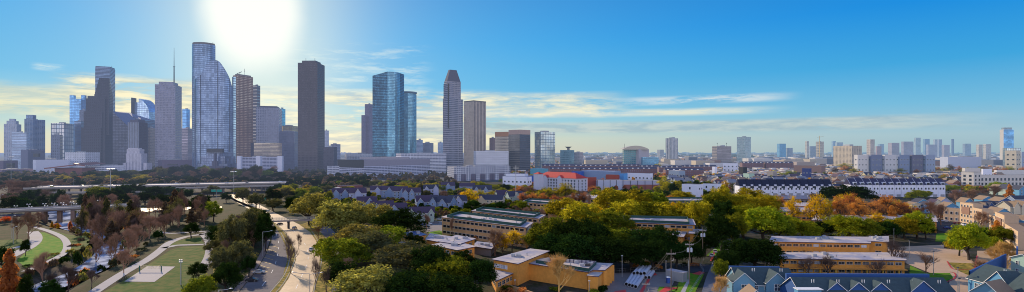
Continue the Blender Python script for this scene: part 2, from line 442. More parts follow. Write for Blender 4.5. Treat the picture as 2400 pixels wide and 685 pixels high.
def pix_line(pts, z=.06, n=6): return smooth_line([tuple(P(x, y, z).to_2d()) for x, y in pts], n)

m_asph = M('sun_gold_road_surface', (.52, .37, .22), .48, .3, .12, spec=.38, stint=(1, .70, .42))  # golden sun glare painted into the base colour
m_asph_dark = M('dark_asphalt', (.055, .058, .065), .75, .15, .3, spec=.15)
m_conc = M('concrete', (.34, .32, .30), .85, .12, .3, spec=.15)
m_conc_d = M('weathered_concrete', (.20, .18, .17), .8, .2, .3)
m_path = M('path_concrete', (.38, .36, .36), .85, .1, .3, spec=.12)
m_grass = M('lawn_grass', (.045, .115, .014), .95, .35, .25, spec=.1, col2=(.12, .12, .03))
m_grassb = M('bright_lawn', (.07, .24, .008), .95, .3, .3, spec=.1, col2=(.15, .22, .02))
m_verge = M('verge_grass', (.13, .13, .02), .95, .35, .5, spec=.1, col2=(.36, .24, .05))
m_sand = M('court_sand', (.42, .38, .36), .9, .12, .5)
m_red = M('red_paint', (.55, .05, .04), .6, .15, .5)
m_white = M('white_paint', (.78, .78, .78), .5, .06, .3)
m_yel = M('yellow_paint', (.55, .33, .05), .6, .1, .5)
m_steel = M('galvanised_steel', (.42, .44, .46), .4, .1, .5, metal=.6)
m_dark = M('dark_metal', (.05, .05, .055), .5, .1, .5)
m_wood = M('weathered_pole_wood', (.16, .12, .09), .85, .2, .8)
m_lamp = M('lamp_glass', (.5, .52, .55), .3, .05, .5)

# water
def watermat():
    m, N = newmat('river_water')
    geo = N.new('ShaderNodeNewGeometry')
    n = N.noise(N.vm('MULTIPLY', geo.outputs['Position'], (1, .5, 1)), .9, 4, .6, .4)
    bmp = N.new('ShaderNodeBump'); bmp.inputs['Strength'].default_value = .2; bmp.inputs['Distance'].default_value = .1; N.put(bmp.inputs['Height'], n)
    n2 = N.noise(geo.outputs['Position'], .12, 3)
    finish(N, bsdf(N, N.mix(N.mr(n2, .4, .62), (.07, .09, .14), (.58, .62, .70)), .7, 0, .0, bmp.outputs[0])); return m  # pale patches paint sky reflections into the matte water colour
bl = smooth_line([(p.x, p.y) for p in BAYOU]); bw = [BW[min(i//6, len(BW)-1)]+3.5 for i in range(len(bl))]
struct('water', strip_mb(bl, bw, -4.0), watermat())
# park lawns
sheet('lawn', [(215, 700), (300, 652), (374, 603), (400, 586), (430, 578), (478, 576), (492, 600), (480, 640), (440, 700)], m_grass, .03, 'mown lawn round the sand court')
sheet('lawn', [(383, 578), (410, 566), (437, 559), (470, 556), (478, 571), (440, 572), (412, 575)], m_grass, .03)
sheet('lawn', [(88, 545), (105, 545), (140, 560), (152, 577), (140, 596), (100, 612), (60, 628), (40, 610), (60, 592), (88, 565)], m_grassb, .03)
sheet('lawn', [(0, 563), (50, 560), (60, 572), (40, 585), (0, 588)], m_grass, .03)
sheet('lawn', [(110, 537), (160, 550), (200, 553), (215, 565), (200, 580), (170, 590), (158, 575), (146, 558), (120, 545)], m_grass, .03)
sheet('lawn', [(495, 587), (520, 545), (560, 505), (600, 490), (590, 530), (570, 590), (520, 640), (500, 640)], m_verge, .025)
# park paths
for pts, ww in ((((212, 690), (291, 639), (345, 609), (374, 588), (399, 568), (437, 555), (475, 549), (500, 541)), 4.2), (((380, 582), (400, 578), (416, 575), (445, 574), (478, 573)), 3.6),
                (((474, 548), (487, 560), (492, 575), (492, 595), (484, 615), (470, 632)), 4.4),
                (((20, 603), (45, 591), (68, 579), (83, 565), (84, 553), (76, 543)), 5.5), (((76, 531), (112, 541), (144, 555), (157, 572), (151, 592), (118, 612), (60, 636)), 3.2),
                (((0, 588), (25, 584), (50, 577), (70, 575)), 3.0), (((370, 543), (400, 547), (440, 545), (500, 541)), 3)):
    struct('footpath', strip_mb(pix_line(pts), ww, .07), m_path)
# volleyball court
sheet('sand_court', [(291, 660), (362, 661), (411, 625), (345, 624)], m_sand, .12)
# main road carriageways
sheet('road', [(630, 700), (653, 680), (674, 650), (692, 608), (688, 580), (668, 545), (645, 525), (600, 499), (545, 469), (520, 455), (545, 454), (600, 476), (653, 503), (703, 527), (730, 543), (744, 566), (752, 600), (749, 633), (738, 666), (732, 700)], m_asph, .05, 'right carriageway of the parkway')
m_asph_l = M('shaded_road_surface', (.17, .15, .15), .8, .25, .12, spec=.05)  # darker copy of the road, tree shade put into its colour
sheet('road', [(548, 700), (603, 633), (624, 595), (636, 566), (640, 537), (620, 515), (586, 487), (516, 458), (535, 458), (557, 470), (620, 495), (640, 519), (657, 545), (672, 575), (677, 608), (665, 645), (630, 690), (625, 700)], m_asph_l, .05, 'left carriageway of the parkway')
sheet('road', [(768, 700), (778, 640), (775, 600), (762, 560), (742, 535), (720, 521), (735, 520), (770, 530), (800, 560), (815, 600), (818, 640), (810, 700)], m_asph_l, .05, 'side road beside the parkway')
sheet('median_grass', [(622, 704), (629, 690), (663, 646), (674, 608), (669, 576), (655, 547), (638, 520), (647, 524), (671, 546), (691, 582), (694, 608), (677, 651), (656, 681), (638, 704)], m_verge, .12)
sheet('verge', [(728, 704), (736, 666), (747, 633), (750, 600), (742, 567), (727, 544), (702, 527), (720, 521), (744, 535), (765, 560), (780, 600), (783, 640), (774, 704)], m_verge, .12)
sheet('pavement', [(530, 700), (590, 630), (612, 590), (625, 560), (634, 560), (622, 596), (601, 633), (546, 700)], M('brick_pavement', (.22, .15, .12), .8, .15, .5), .12)
mb = MB()
for k in range(7):
    x0 = 606+k*3.9; y0 = 632-k*9.6
    a = P(x0+2, y0, .07); b = P(x0+22, y0+6, .07); strip_mb([a.to_2d(), b.to_2d()], .35, .075, mb)
struct('parking_line', mb, m_yel, 'yellow angled parking lines on the left carriageway')
mb = MB()
for k in range(16):
    t = 1-k/15
    for a, b in (((690, 690), (722, 608)),):
        pass
line = pix_line([(682, 700), (706, 650), (722, 608), (716, 575), (692, 545), (664, 520)])
for i in range(0, len(line)-1, 3): strip_mb([line[i], line[i+1]], .18, .075, mb)
line = pix_line([(590, 700), (636, 640), (650, 600), (653, 570), (645, 540)])
for i in range(0, len(line)-1, 3): strip_mb([line[i], line[i+1]], .18, .075, mb)
struct('lane_marking', mb, m_white, 'dashed white lane lines')
for nm, pts in (('kerb', [(630, 700), (653, 679), (674, 649), (691, 608), (688, 581), (668, 546), (645, 526)]), ('kerb', [(625, 700), (632, 687), (666, 645), (678, 608), (673, 575), (658, 545)]), ('kerb', [(733, 700), (739, 666), (750, 633), (753, 600), (745, 566), (731, 543)])):
    l = pix_line(pts); mb = MB(); strip_mb(l, .3, .17, mb)
    struct(nm, mb, m_conc)
# roads and lots on the right
sheet('road', [(1430, 622), (1500, 616), (1640, 618), (1690, 625), (1720, 628), (1720, 640), (1560, 636), (1420, 640), (1380, 625)], m_asph_dark, .05, 'cross street behind the pipes')
sheet('road', [(1640, 700), (1655, 650), (1668, 620), (1690, 570), (1705, 540), (1722, 540), (1712, 575), (1702, 620), (1704, 700)], M('lit_asphalt', (.17, .17, .19), .8, .12, .3, spec=.15), .055, 'street running away between the trees')  # brighter copy of the asphalt, light put into its colour
sheet('car_park', [(1400, 700), (1440, 640), (1560, 637), (1590, 640), (1560, 700)], m_conc_d, .06)
sheet('lawn', [(1575, 700), (1600, 640), (1640, 641), (1650, 643), (1622, 700)], m_grassb, .1)
sheet('lawn', [(1545, 672), (1590, 672), (1585, 683), (1540, 683)], m_grassb, .1)
sheet('lawn', [(1655, 600), (1690, 568), (1702, 568), (1690, 600)], m_grassb, .1)
sheet('footpath', [(1592, 690), (1612, 655), (1618, 655), (1604, 690)], m_path, .12)
for k, pts in enumerate(([(1490, 697), (1524, 645), (1531, 643), (1500, 697)], [(1534, 692), (1560, 672), (1590, 675), (1570, 681), (1545, 690)], [(1622, 642), (1640, 636), (1652, 639), (1640, 645)], [(1440, 683), (1466, 679), (1470, 690), (1440, 696)], [(1518, 643), (1536, 640), (1540, 645), (1525, 646)], [(1664, 612), (1672, 590), (1677, 590), (1670, 612)])):
    sheet('red_kerb_marking', pts, m_red, .14)
sheet('car_park', [(2080, 580), (2250, 572), (2270, 600), (2300, 640), (2330, 700), (2220, 700), (2226, 655), (2180, 640), (2120, 616), (2085, 600)], M('lit_concrete_lot', (.52, .36, .23), .8, .15, .2, spec=.2), .05)  # warm sunlight put into the concrete colour
sheet('car_park', [(2195, 508), (2260, 515), (2310, 530), (2300, 548), (2250, 552), (2200, 540), (2190, 525)], m_asph_dark, .05)
sheet('car_park', [(2290, 588), (2400, 588), (2420, 660), (2320, 640), (2290, 610)], M('tan_lot', (.46, .31, .18), .8, .15, .3), .05)
sheet('lawn', [(2195, 548), (2225, 546), (2244, 560), (2236, 568), (2192, 566)], m_grassb, .1)
sheet('lawn', [(2133, 622), (2170, 640), (2226, 640), (2235, 652), (2210, 662), (2130, 660)], m_grassb, .1)
sheet('lawn', [(2222, 615), (2290, 618), (2310, 640), (2280, 650), (2240, 632)], m_verge, .1)
for pts in ([(2220, 613), (2232, 630), (2250, 632), (2280, 631), (2285, 628), (2290, 600)], [(2210, 664), (2232, 656), (2240, 648), (2236, 640), (2226, 638)]):
    l = pix_line(pts); mb = strip_mb(l, .5, .18); struct('red_kerb', mb, m_red)
sheet('car_park', [(985, 520), (1040, 518), (1045, 545), (1000, 545)], m_conc_d, .05)
sheet('lawn', [(1000, 545), (1030, 540), (1060, 555), (1040, 562)], m_grassb, .06)
sheet('road', [(700, 418), (1060, 416), (1200, 422), (1200, 428), (1060, 424), (700, 427)], m_asph_dark, .05)

# ================================================================ building helpers
def fit_box(l, c, r, Y, ratio=1.0):
    "rectangle footprint whose near corner is at pixel c, depth Y, ends at pixels l and r"
    kx = lambda p: (p-CX)/F
    X0 = kx(c)*Y; best = None
    for i in range(-85, 86):
        a = R(i*.5+45) if False else R(i)
        if abs(i) > 84: continue
        ul = (-math.cos(a), math.sin(a)); ur = (math.sin(a), math.cos(a))
        k = kx(l); tl = (k*Y-X0)/(ul[0]-k*ul[1]) if abs(ul[0]-k*ul[1]) > 1e-6 else -1
        k = kx(r); d = (ur[0]-k*ur[1]); tr = (k*Y-X0)/d if abs(d) > 1e-6 else -1
        if tl <= 1 or tr <= 1: continue
        if ur[1]*1 < -.02 or ul[1] < -.6: continue
        e = abs(math.log(tl/tr/ratio))
        if best is None or e < best[0]: best = (e, a, tl, tr, ul, ur)
    if best is None: raise ValueError((l, c, r, Y))
    e, a, tl, tr, ul, ur = best
    A = (X0, Y); B = (X0+ur[0]*tr, Y+ur[1]*tr); D = (X0+ul[0]*tl, Y+ul[1]*tl)
    Cc = (B[0]+ul[0]*tl, B[1]+ul[1]*tl)
    return [A, B, Cc, D]
def flat_box(l, r, Y, depth, rot=0.0):
    a = PY(l, Y); b = PY(r, Y*(1+rot)); u = (b-a).normalized(); n = Vector((-u.y, u.x))*depth
    return [tuple(a), tuple(b), tuple(b+n), tuple(a+n)]
def cen(fp): return (sum(p[0] for p in fp)/len(fp), sum(p[1] for p in fp)/len(fp))
def shrink(fp, k, dx=0, dy=0):
    c = cen(fp); return [(c[0]+(p[0]-c[0])*k+dx, c[1]+(p[1]-c[1])*k+dy) for p in fp]
FPS = []
m_roofg = M('gravel_roof', (.22, .22, .24), .85, .2, .2)
m_unit = M('roof_plant_metal', (.36, .37, .40), .6, .15, .3)
def tower(name, label, fp, H, fac, z0=0, cat='skyscraper', roof=None, group=None, par=1.2, tiers=(), cap=None, units=2, seed=1):
    c = cen(fp); t = thing(name, label, cat, (c[0], c[1], 0), group); FPS.append((c[0], c[1], max(math.hypot(p[0]-c[0], p[1]-c[1]) for p in fp)))
    mb = MB(); mb.walls(fp, z0, H); mb.build('wall', fac, t)
    mb = MB(); mb.poly([(p[0], p[1], H-.3) for p in fp], 0); q = shrink(fp, .985)
    mb.walls([p for p in reversed(q)], H-.3, H)
    n = len(fp)
    for i in range(n):
        a, b, d, e = fp[i], fp[(i+1) % n], q[(i+1) % n], q[i]
        mb.poly([(a[0], a[1], H), (b[0], b[1], H), (d[0], d[1], H), (e[0], e[1], H)])
    mb.build('roof', roof or m_roofg, t)
    r = random.Random(seed+int(c[0]))
    for k in range(units):
        s = r.uniform(.18, .4); w = math.hypot(fp[1][0]-fp[0][0], fp[1][1]-fp[0][1])
        q = shrink(fp, s, r.uniform(-.15, .15)*w, r.uniform(-.05, .1)*w)
        mb = MB(); mb.prism(q, H-.3, H+r.uniform(2, 4.5)*(1 if H > 60 else .6)); mb.build('roof_unit', m_unit, t)
    for (q, a, b, mt) in tiers:
        mb = MB(); mb.prism(q, a, b, 0, 1); mb.build('upper_tier', [mt or fac, roof or m_roofg], t)
    return t
_win = {}
def win_mesh(w, h, frame, glass, sill=False, cross=True, depth=.12):
    k = (round(w, 2), round(h, 2), frame.name, glass.name, cross)
    if k in _win: return _win[k]
    f = .09 if w < 2.5 else .12
    mb = MB(); d = depth
    mb.box(-w/2, w/2, -d, .0, h-f, h); mb.box(-w/2, w/2, -d, .0, 0, f); mb.box(-w/2, -w/2+f, -d, 0, f, h-f); mb.box(w/2-f, w/2, -d, 0, f, h-f)
    if cross:
        mb.box(-.035, .035, -d*.7, 0, f, h-f); mb.box(-w/2+f, -.035, -d*.7, 0, h/2-.03, h/2+.03); mb.box(.035, w/2-f, -d*.7, 0, h/2-.03, h/2+.03)
    fm = mb.mesh('window', [frame, glass])
    mb = MB(); mb.box(-w/2+f, w/2-f, -d*.3, -.01, f, h-f); pm = mb.mesh('pane', [glass])
    mb2 = MB(); mb2.v = list(); 
    for src in (fm, pm):
        pass
    _win[k] = (fm, pm); return _win[k]
def win_mesh1(w, h, frame, glass):
    "far window: frame and glass in one mesh"
    k = ('f', round(w, 2), round(h, 2), frame.name, glass.name)
    if k in _win: return _win[k]
    mb = MB(); mb.box(-w/2-.15, w/2+.15, -.10, .05, -.15, h+.15, 0); mb.box(-w/2, w/2, -.14, -.101, 0, h, 1)
    _win[k] = mb.mesh('window', [frame, glass]); return _win[k]
m_glassd = None
def glassmat(name, c, rough=.12, metal=.3):
    if name in _mc: return _mc[name]
    m, N = newmat(name); geo = N.new('ShaderNodeNewGeometry'); oi = N.new('ShaderNodeObjectInfo')
    cc = N.mix(oi.outputs['Random'], tuple(x*.5 for x in c), tuple(min(1, x*1.9) for x in c))
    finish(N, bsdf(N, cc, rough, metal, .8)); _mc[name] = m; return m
m_glass = glassmat('window_glass', (.045, .06, .085)); m_glassw = glassmat('pale_window_blind', (.35, .37, .42), .3, 0)
COUNT = {}
def edge_windows(t, p0, p1, zs, n, w, h, frame, glass, near=False, m0=.5, m1=None, name='window', lim=100, cross=True, off=0.02):
    "n windows evenly spaced on the wall p0 -> p1 (outward normal on the right hand)"
    dx, dy = p1[0]-p0[0], p1[1]-p0[1]; L = math.hypot(dx, dy); u = (dx/L, dy/L); rz = math.atan2(dy, dx); o = root_loc(t)
    nrm = (u[1], -u[0]); m1 = m0 if m1 is None else m1; rr = random.Random(int(p0[0]*7+p0[1]))
    span = L-m0-m1; extra = None
    for z in zs:
        for i in range(n):
            if callable(name): pass
            a = m0+span*(i+.5)/n
            x = p0[0]+u[0]*a+nrm[0]*off-o[0]; y = p0[1]+u[1]*a+nrm[1]*off-o[1]
            cnt = COUNT.get(t.name, 0)
            gl = glass if not isinstance(glass, (list, tuple)) else rr.choice(glass)
            if cnt >= lim:
                if extra is None: extra = MB()
                extra.obox((x+nrm[0]*.05, y+nrm[1]*.05), u, w, .2, z, z+h); continue
            if near:
                fm, pm = win_mesh(w, h, frame, gl, cross=cross); f = place(fm, t, (x, y, z), rz, name); place(pm, f, (0, 0, 0), 0, 'pane')
            else: place(win_mesh1(w, h, frame, gl), t, (x, y, z), rz, name)
            COUNT[t.name] = cnt+1
    if extra:
        e = extra.build('window', glass if not isinstance(glass, (list, tuple)) else glass[0], t, (0, 0, 0)); e['kind'] = 'stuff'

# ================================================================ downtown
G = facade
f_ivory = G('ivory_tower_facade', (.58, .60, .68), (.10, .14, .22), 3.6, 5, .26, .25, .8)
f_pribbon = G('pale_ribbon_facade', (.50, .55, .66), (.22, .30, .44), 4.2, 60, 0, .45, .95)
f_blueres = G('blue_residential_facade', (.26, .33, .46), (.07, .13, .25), 3.6, 6, .12, .3, .9)
f_boxglass = G('reflective_grid_facade', (.10, .15, .22), (.30, .40, .52), 12, 7, .1, .08, .92, glass2=(.55, .55, .58))
f_greyg = G('grey_grid_facade', (.20, .23, .32), (.07, .09, .15), 4.2, 4, .2, .25, .8)
f_bluegl = G('blue_glass_facade', (.10, .22, .42), (.12, .30, .58), 5, 4, .06, .08, .94, metal=.7, wmetal=.5, wallrough=.3)
f_darkgran = G('dark_granite_facade', (.05, .045, .07), (.014, .018, .035), 4.5, 4.5, .25, .3, .8)
f_slate = G('slate_glass_facade', (.07, .09, .15), (.09, .14, .24), 4.5, 60, 0, .3, .9, metal=.6)
f_penn = G('bronze_glass_facade', (.025, .03, .055), (.03, .04, .075), 4.2, 4, .1, .15, .9)
f_vstripe = G('pale_striped_facade', (.30, .33, .42), (.02, .025, .04), 4, 4.6, .36, -.1, 1.1)
f_darkplain = G('dark_panel_facade', (.07, .07, .10), (.05, .05, .08), 4, 4, .3, .3, .7)
f_tan = G('tan_grid_facade', (.42, .33, .27), (.08, .07, .08), 4.6, 4, .22, .3, .8)
f_lilac = G('lilac_ribbon_facade', (.44, .42, .50), (.07, .08, .14), 4.6, 3.4, .16, .3, .86)
f_wells = G('pale_blue_curtain_wall', (.10, .16, .28), (.13, .20, .36), 5, 3, .08, .1, .9, metal=.65, wmetal=.4, wallrough=.35, glass2=(.26, .36, .56))
f_copper = G('copper_window_facade', (.21, .10, .06), (.80, .52, .36), 5, 4.2, .26, .28, .74, glass2=(.95, .68, .48))
f_copperd = G('copper_dark_facade', (.17, .11, .09), (.26, .19, .16), 5, 4.2, .26, .28, .74)
f_greygrid = G('pale_grey_grid_facade', (.46, .46, .54), (.09, .10, .16), 4.6, 4.6, .24, .28, .76)
f_teal = G('teal_glass_facade', (.05, .22, .34), (.12, .42, .56), 5, 3, .05, .08, .94, metal=.7)
f_brownt = G('brown_grey_tower_facade', (.10, .08, .085), (.03, .028, .04), 4.4, 3.6, .2, .3, .85)
f_goldrib = G('gold_ribbon_facade', (.33, .27, .26), (.42, .38, .33), 3.6, 60, 0, .25, .8, glass2=(.62, .52, .40))
f_park = G('parking_deck_facade', (.66, .67, .80), (.05, .06, .11), 3.4, 7.5, .05, .42, .92, groughness=.8, metal=0)
f_parkw = G('white_parking_facade', (.78, .79, .86), (.08, .09, .14), 3.4, 7.5, .05, .45, .9, groughness=.8, metal=0)
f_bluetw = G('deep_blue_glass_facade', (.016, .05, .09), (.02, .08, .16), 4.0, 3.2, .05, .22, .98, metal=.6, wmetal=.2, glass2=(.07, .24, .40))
f_bluelit = G('lit_blue_glass_facade', (.07, .20, .30), (.08, .26, .42), 4.0, 3.2, .05, .15, .98, metal=.6, wmetal=.3, glass2=(.20, .44, .60))  # lit copy of the deep blue glass, brightness painted in
f_point = G('stone_band_facade', (.38, .37, .42), (.055, .065, .11), 4.6, 4, .12, .3, .8)
f_stripe = G('brown_fin_facade', (.62, .50, .40), (.035, .03, .045), 4, 5.2, .3, -.1, 1.1)
f_beige = G('plain_beige_facade', (.66, .53, .42), (.66, .53, .42), 4, 5.2, .3, .2, .8)
f_cream = G('cream_window_facade', (.78, .66, .50), (.10, .09, .10), 4.2, 3.4, .2, .3, .75, lit=.06)
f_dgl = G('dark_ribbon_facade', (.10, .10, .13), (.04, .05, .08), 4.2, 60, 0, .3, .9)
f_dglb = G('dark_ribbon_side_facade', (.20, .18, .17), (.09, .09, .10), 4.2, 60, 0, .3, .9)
f_mirror = G('mirror_grid_facade', (.05, .13, .22), (.34, .46, .56), 7, 5.5, .08, .07, .93, metal=.8, glass2=(.62, .66, .62))
f_whiteb = G('white_punched_facade', (.70, .71, .78), (.14, .16, .22), 5.2, 5, .3, .35, .65)
f_stone = G('pale_stone_facade', (.62, .60, .68), (.16, .17, .25), 60, 3.4, .34, .1, .9)
f_orange = M('orange_cap', (.55, .27, .14), .7, .1); f_tancap = M('tan_cap', (.48, .34, .28), .7, .1)
f_brick = G('brick_punched_facade', (.22, .11, .10), (.08, .09, .12), 3.5, 4, .28, .3, .7)
f_garr = G('rosy_garage_facade', (.33, .22, .27), (.05, .05, .08), 3.5, 9, .06, .45, .88, groughness=.8, metal=0)
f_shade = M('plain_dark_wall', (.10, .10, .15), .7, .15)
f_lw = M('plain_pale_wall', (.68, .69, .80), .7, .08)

def fb(l, c, r, Y, ratio=1.0): return fit_box(l, c, r, Y, ratio)
def TW(name, label, l, c, r, top, Y, fac, ratio=1.0, **kw):
    fp = fb(l, c, r, Y, ratio); return tower(name, label, fp, ZT(top, Y), fac, **kw), fp, ZT(top, Y)

t, fp, H = TW('apartment_tower', 'ivory apartment tower with bay columns and a small crown at the far left', 9, 40, 50, 291, 1450, f_ivory)
mb = MB(); mb.prism(shrink(fp, .7), H, H+9); mb.prism(shrink(fp, .4), H+9, H+15); mb.build('crown', f_ivory, t)
TW('office_block', 'pale blue mid-rise with horizontal ribbons in front of the ivory tower', 28, 62, 70, 311, 1380, f_pribbon)
t, fp, H = TW('apartment_tower', 'blue-grey twin-slab apartment tower behind the ribboned block', 57, 78, 89, 279, 1500, f_blueres)
mb = MB(); mb.prism(shrink(fp, .75), H, H+12); mb.build('crown', f_blueres, t)
mb = MB(); mb.prism(fb(88, 98, 106, 1520), 0, ZT(281, 1520), 0, 1); mb.build('side_wing', [f_blueres, m_roofg], t)
TW('office_tower', 'boxy tower with a large reflective window grid', 119, 150, 173, 289, 1500, f_boxglass)
TW('office_block', 'low grey gridded block in front of the reflective box tower', 119, 141, 147, 316, 1400, f_greyg)
t, fp, H = TW('glass_tower', 'blue glass tower with two raised notched corners', 163, 190, 203, 232, 1650, f_bluegl, units=0)
for a, b in ((163, 178), (190, 203)):
    q = fb(a, (a+b)/2+2, b, 1655); mb = MB(); mb.prism(q, H-2, ZT(223, 1650)); mb.build('raised_corner', f_bluegl, t)
TW('office_block', 'plain grey block against the notched blue tower', 186, 200, 206, 258, 1600, f_greyg)
TW('office_block', 'dark slate slab below the notched blue tower', 174, 190, 200, 284, 1560, f_slate)
t, fp, H = TW('glass_tower', 'tall flat-topped slate tower rising behind the stepped dark tower', 223, 258, 270, 160, 1700, f_slate, units=0)
mb = MB(); mb.prism(shrink(fp, .97), H, H+5); mb.build('crown', f_slate, t)
for k in (228, 237, 246, 253, 262):
    mb = MB(); p = PY(k, 1725); mb.tube((p.x, p.y, H+5), (p.x, p.y, H+5+rng.uniform(4, 9)), .5); mb.build('antenna', m_dark, t)
# stepped dark granite tower
Y = 1450
t = thing('stepped_tower', 'dark granite tower stepping up in gabled tiers', 'skyscraper', (*cen(fb(190, 250, 266, Y)), 0))
for (l, c, r, top, yy) in ((190, 236, 252, 300, 0), (196, 240, 258, 262, 4), (201, 246, 262, 232, 8), (205, 248, 265, 226, 12)):
    mb = MB(); mb.prism(fb(l, c, r, Y+yy), 0, ZT(top, Y+yy), 0, 1); mb.build('tier', [f_darkgran, m_roofg], t)
for k in range(9):
    l = 221+k*1.35; r = 265-k*.9; top = 222-k*4.8
    mb = MB(); mb.prism(fb(l, (l+r)/2+12, r, Y+16+k*.6), 100, ZT(top, Y+16), 0, 1); mb.build('gable_step', [f_darkgran, m_roofg], t)
FPS.append((*cen(fb(190, 250, 266, Y)), 70))
# slanted roof bronze tower
def slant(name, label, l, r, Y, depth, zl, zr, mat, roofm):
    fp = flat_box(l, r, Y, depth); t = thing(name, label, 'skyscraper', (*cen(fp), 0)); A, B, C_, D = fp
    mb = MB(); mb.wallq(A, B, 0, zl, 0, 0, 0, zr); mb.wallq(B, C_, 0, zr, 0, 80); mb.wallq(C_, D, 0, zr, 0, 0, 0, zl); mb.wallq(D, A, 0, zl)
    mb.build('wall', mat, t)
    mb = MB(); mb.poly([(A[0], A[1], zl), (B[0], B[1], zr), (C_[0], C_[1], zr), (D[0], D[1], zl)]); mb.build('roof', roofm, t)
    FPS.append((*cen(fp), 40)); return t
slant('slant_roof_tower', 'dark bronze tower whose roof slopes down to the right', 264, 302, 1420, 60, ZT(262, 1420), ZT(298, 1420), f_penn, M('slanted_glass_roof', (.16, .20, .32), .8, .1, spec=.1))
slant('slant_roof_tower', 'blue-grey wedge-roofed tower behind the dark bronze one', 268, 330, 1520, 60, ZT(261, 1520), ZT(280, 1520), f_slate, M('slanted_glass_roof', (.22, .26, .38)))
# curved blade tower
Y = 1650; fp = flat_box(313, 349, Y, 45); A, B = Vector(fp[0]), Vector(fp[1]); dd = Vector(fp[3])-Vector(fp[0])
t = thing('blade_tower', 'pale blue glass tower with a curved shoulder and thin fin', 'skyscraper', (*cen(fp), 0)); FPS.append((*cen(fp), 40))
prof = [(313, 240), (325, 240), (325, 231), (330, 233), (336, 238), (342, 245), (347, 253), (349, 262)]
mb = MB()
pts = [(PY(x, Y), ZT(y, Y)) for x, y in prof]
for s_, off in ((1, Vector((0, 0))), (-1, dd)):
    ring = [(A.x+off.x, A.y+off.y, 0), (B.x+off.x, B.y+off.y, 0)]+[(p.x+off.x, p.y+off.y, z) for p, z in reversed(pts)]
    uvs = [(math.hypot(q[0]-A.x-off.x, q[1]-A.y-off.y), q[2]) for q in ring]
    mb.poly(ring if s_ > 0 else ring[::-1], 0, uvs if s_ > 0 else uvs[::-1])
full = [(A, 0)]+pts+[(B, 0)]
for i in range(len(full)-1):
    (p, z), (q, z2) = full[i], full[i+1]
    mb.poly([(p.x, p.y, z), (q.x, q.y, z2), (q.x+dd.x, q.y+dd.y, z2), (p.x+dd.x, p.y+dd.y, z)], 0, [(0, z), (0, z2), (45, z2), (45, z)])
mb.build('wall', G('sky_glass_facade', (.20, .30, .46), (.30, .42, .60), 6, 5, .05, .06, .94, metal=.7), t)
mb = MB(); p = PY(313.5, Y-2); mb.obox(p, (1, 0), 2.5, 20, 0, ZT(230, Y)); mb.build('fin', m_dark, t)
t, fp, H = TW('striped_tower', 'black tower with white vertical stripes on its left face', 299, 325, 346, 287, 1330, f_vstripe, 1.1)
mb = MB(); q = [fp[0], fp[1], (fp[1][0]+.5, fp[1][1]-.6), (fp[0][0]+.5, fp[0][1]-.6)]
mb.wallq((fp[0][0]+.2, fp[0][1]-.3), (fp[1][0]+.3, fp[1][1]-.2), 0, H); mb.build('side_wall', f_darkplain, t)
mb = MB(); mb.prism(shrink(fp, .75), H, H+7); mb.build('penthouse', f_shade, t)
# city hall
t = thing('city_hall', 'pale stone stepped civic building with a tall central block', 'civic building', (*PY(316, 1215), 0)); FPS.append((*PY(316, 1230), 30))
for l, r, top, Y in ((293, 336, 399, 1200), (295, 331, 360, 1206), (297, 327, 350, 1210), (300, 324, 347, 1214)):
    mb = MB(); mb.prism(flat_box(l, r, Y, 26-(Y-1200)), 0, ZT(top, Y), 0, 1); mb.build('tier', [f_stone, m_roofg], t)
for k in (288, 336):
    mb = MB(); mb.prism(flat_box(k, k+8, 1205, 18), 0, ZT(382, 1205), 0, 1); mb.build('side_wing', [f_stone, m_roofg], t)
TW('office_tower', 'tan gridded tower squeezed between the striped and the lilac towers', 345, 352, 364, 300, 1550, f_tan, .5)
t, fp, H = TW('ribbon_tower', 'tall lilac-grey ribbon tower with a mast on its roof', 363, 411, 426, 199, 1400, f_lilac, 1.0, units=0)
mb = MB(); mb.prism(shrink(fp, .72), H, ZT(192, 1400)); mb.build('penthouse', f_lilac, t)
p = PY(408, 1425); z = ZT(192, 1425)
mb = MB(); mb.tube((p.x, p.y, z-2), (p.x, p.y, z+42), 1.5, 1.3, 8); mb.tube((p.x, p.y, z+42), (p.x, p.y, ZT(112, 1425)), .9, .35, 8); mb.tube((p.x-3, p.y, z+42), (p.x+3, p.y, z+42), .7); mb.build('mast', m_dark, t)
TW('glass_tower', 'blue glass tower peeping from behind the lilac tower', 427, 437, 445, 256, 1700, f_bluegl)
TW('office_block', 'grey-brown ribbon block between lilac tower and the giant glass tower', 418, 440, 453, 301, 1500, G('greybrown_ribbon_facade', (.26, .24, .30), (.19, .18, .24), 4.5, 60, 0, .4, .9))
# giant glass tower: two offset half-round slabs
def halfround(l, r, Y, bulge, n=10, depth=55):
    a = PY(l, Y); b = PY(r, Y); pts = []
    for i in range(n+1):
        t = i/n; x = a.x+(b.x-a.x)*t; e = max(0, 1-abs(2*t-1)**3.2); pts.append((x, Y-bulge*e))
    u = (b-a).normalized()
    return pts+[(b.x+(b.x/b.y)*depth, Y+depth), (a.x+(a.x/a.y)*depth, Y+depth)]
Y = 1250
t = thing('round_glass_tower', 'tallest tower with pale blue curved glass slabs stepping down to the right', 'skyscraper', (*PY(498, Y+20), 0)); FPS.append((*PY(498, Y+20), 80))
q1 = halfround(451, 505, Y+40, 22); mb = MB(); mb.prism(q1, 0, ZT(107, Y+40), 0, 1); mb.build('rear_slab', [G('shaded_blue_curtain_wall', (.09, .14, .22), (.13, .20, .32), 5, 3, .08, .1, .9, metal=.6, wmetal=.4), m_roofg], t)  # rear slab: darker copy of the curtain wall, shade in its colour
mb = MB(); mb.prism(shrink(q1, .96), ZT(107, Y+40), ZT(103, Y+40)); mb.build('roof_edge', m_conc_d, t)
for k in range(9):
    p = PY(459+k*5, Y+50); z = ZT(103, Y+40); mb = MB(); mb.tube((p.x, p.y, z), (p.x, p.y, z+rng.uniform(2, 7)), .45); mb.build('antenna', m_dark, t)
q2 = halfround(456, 545, Y, 30)
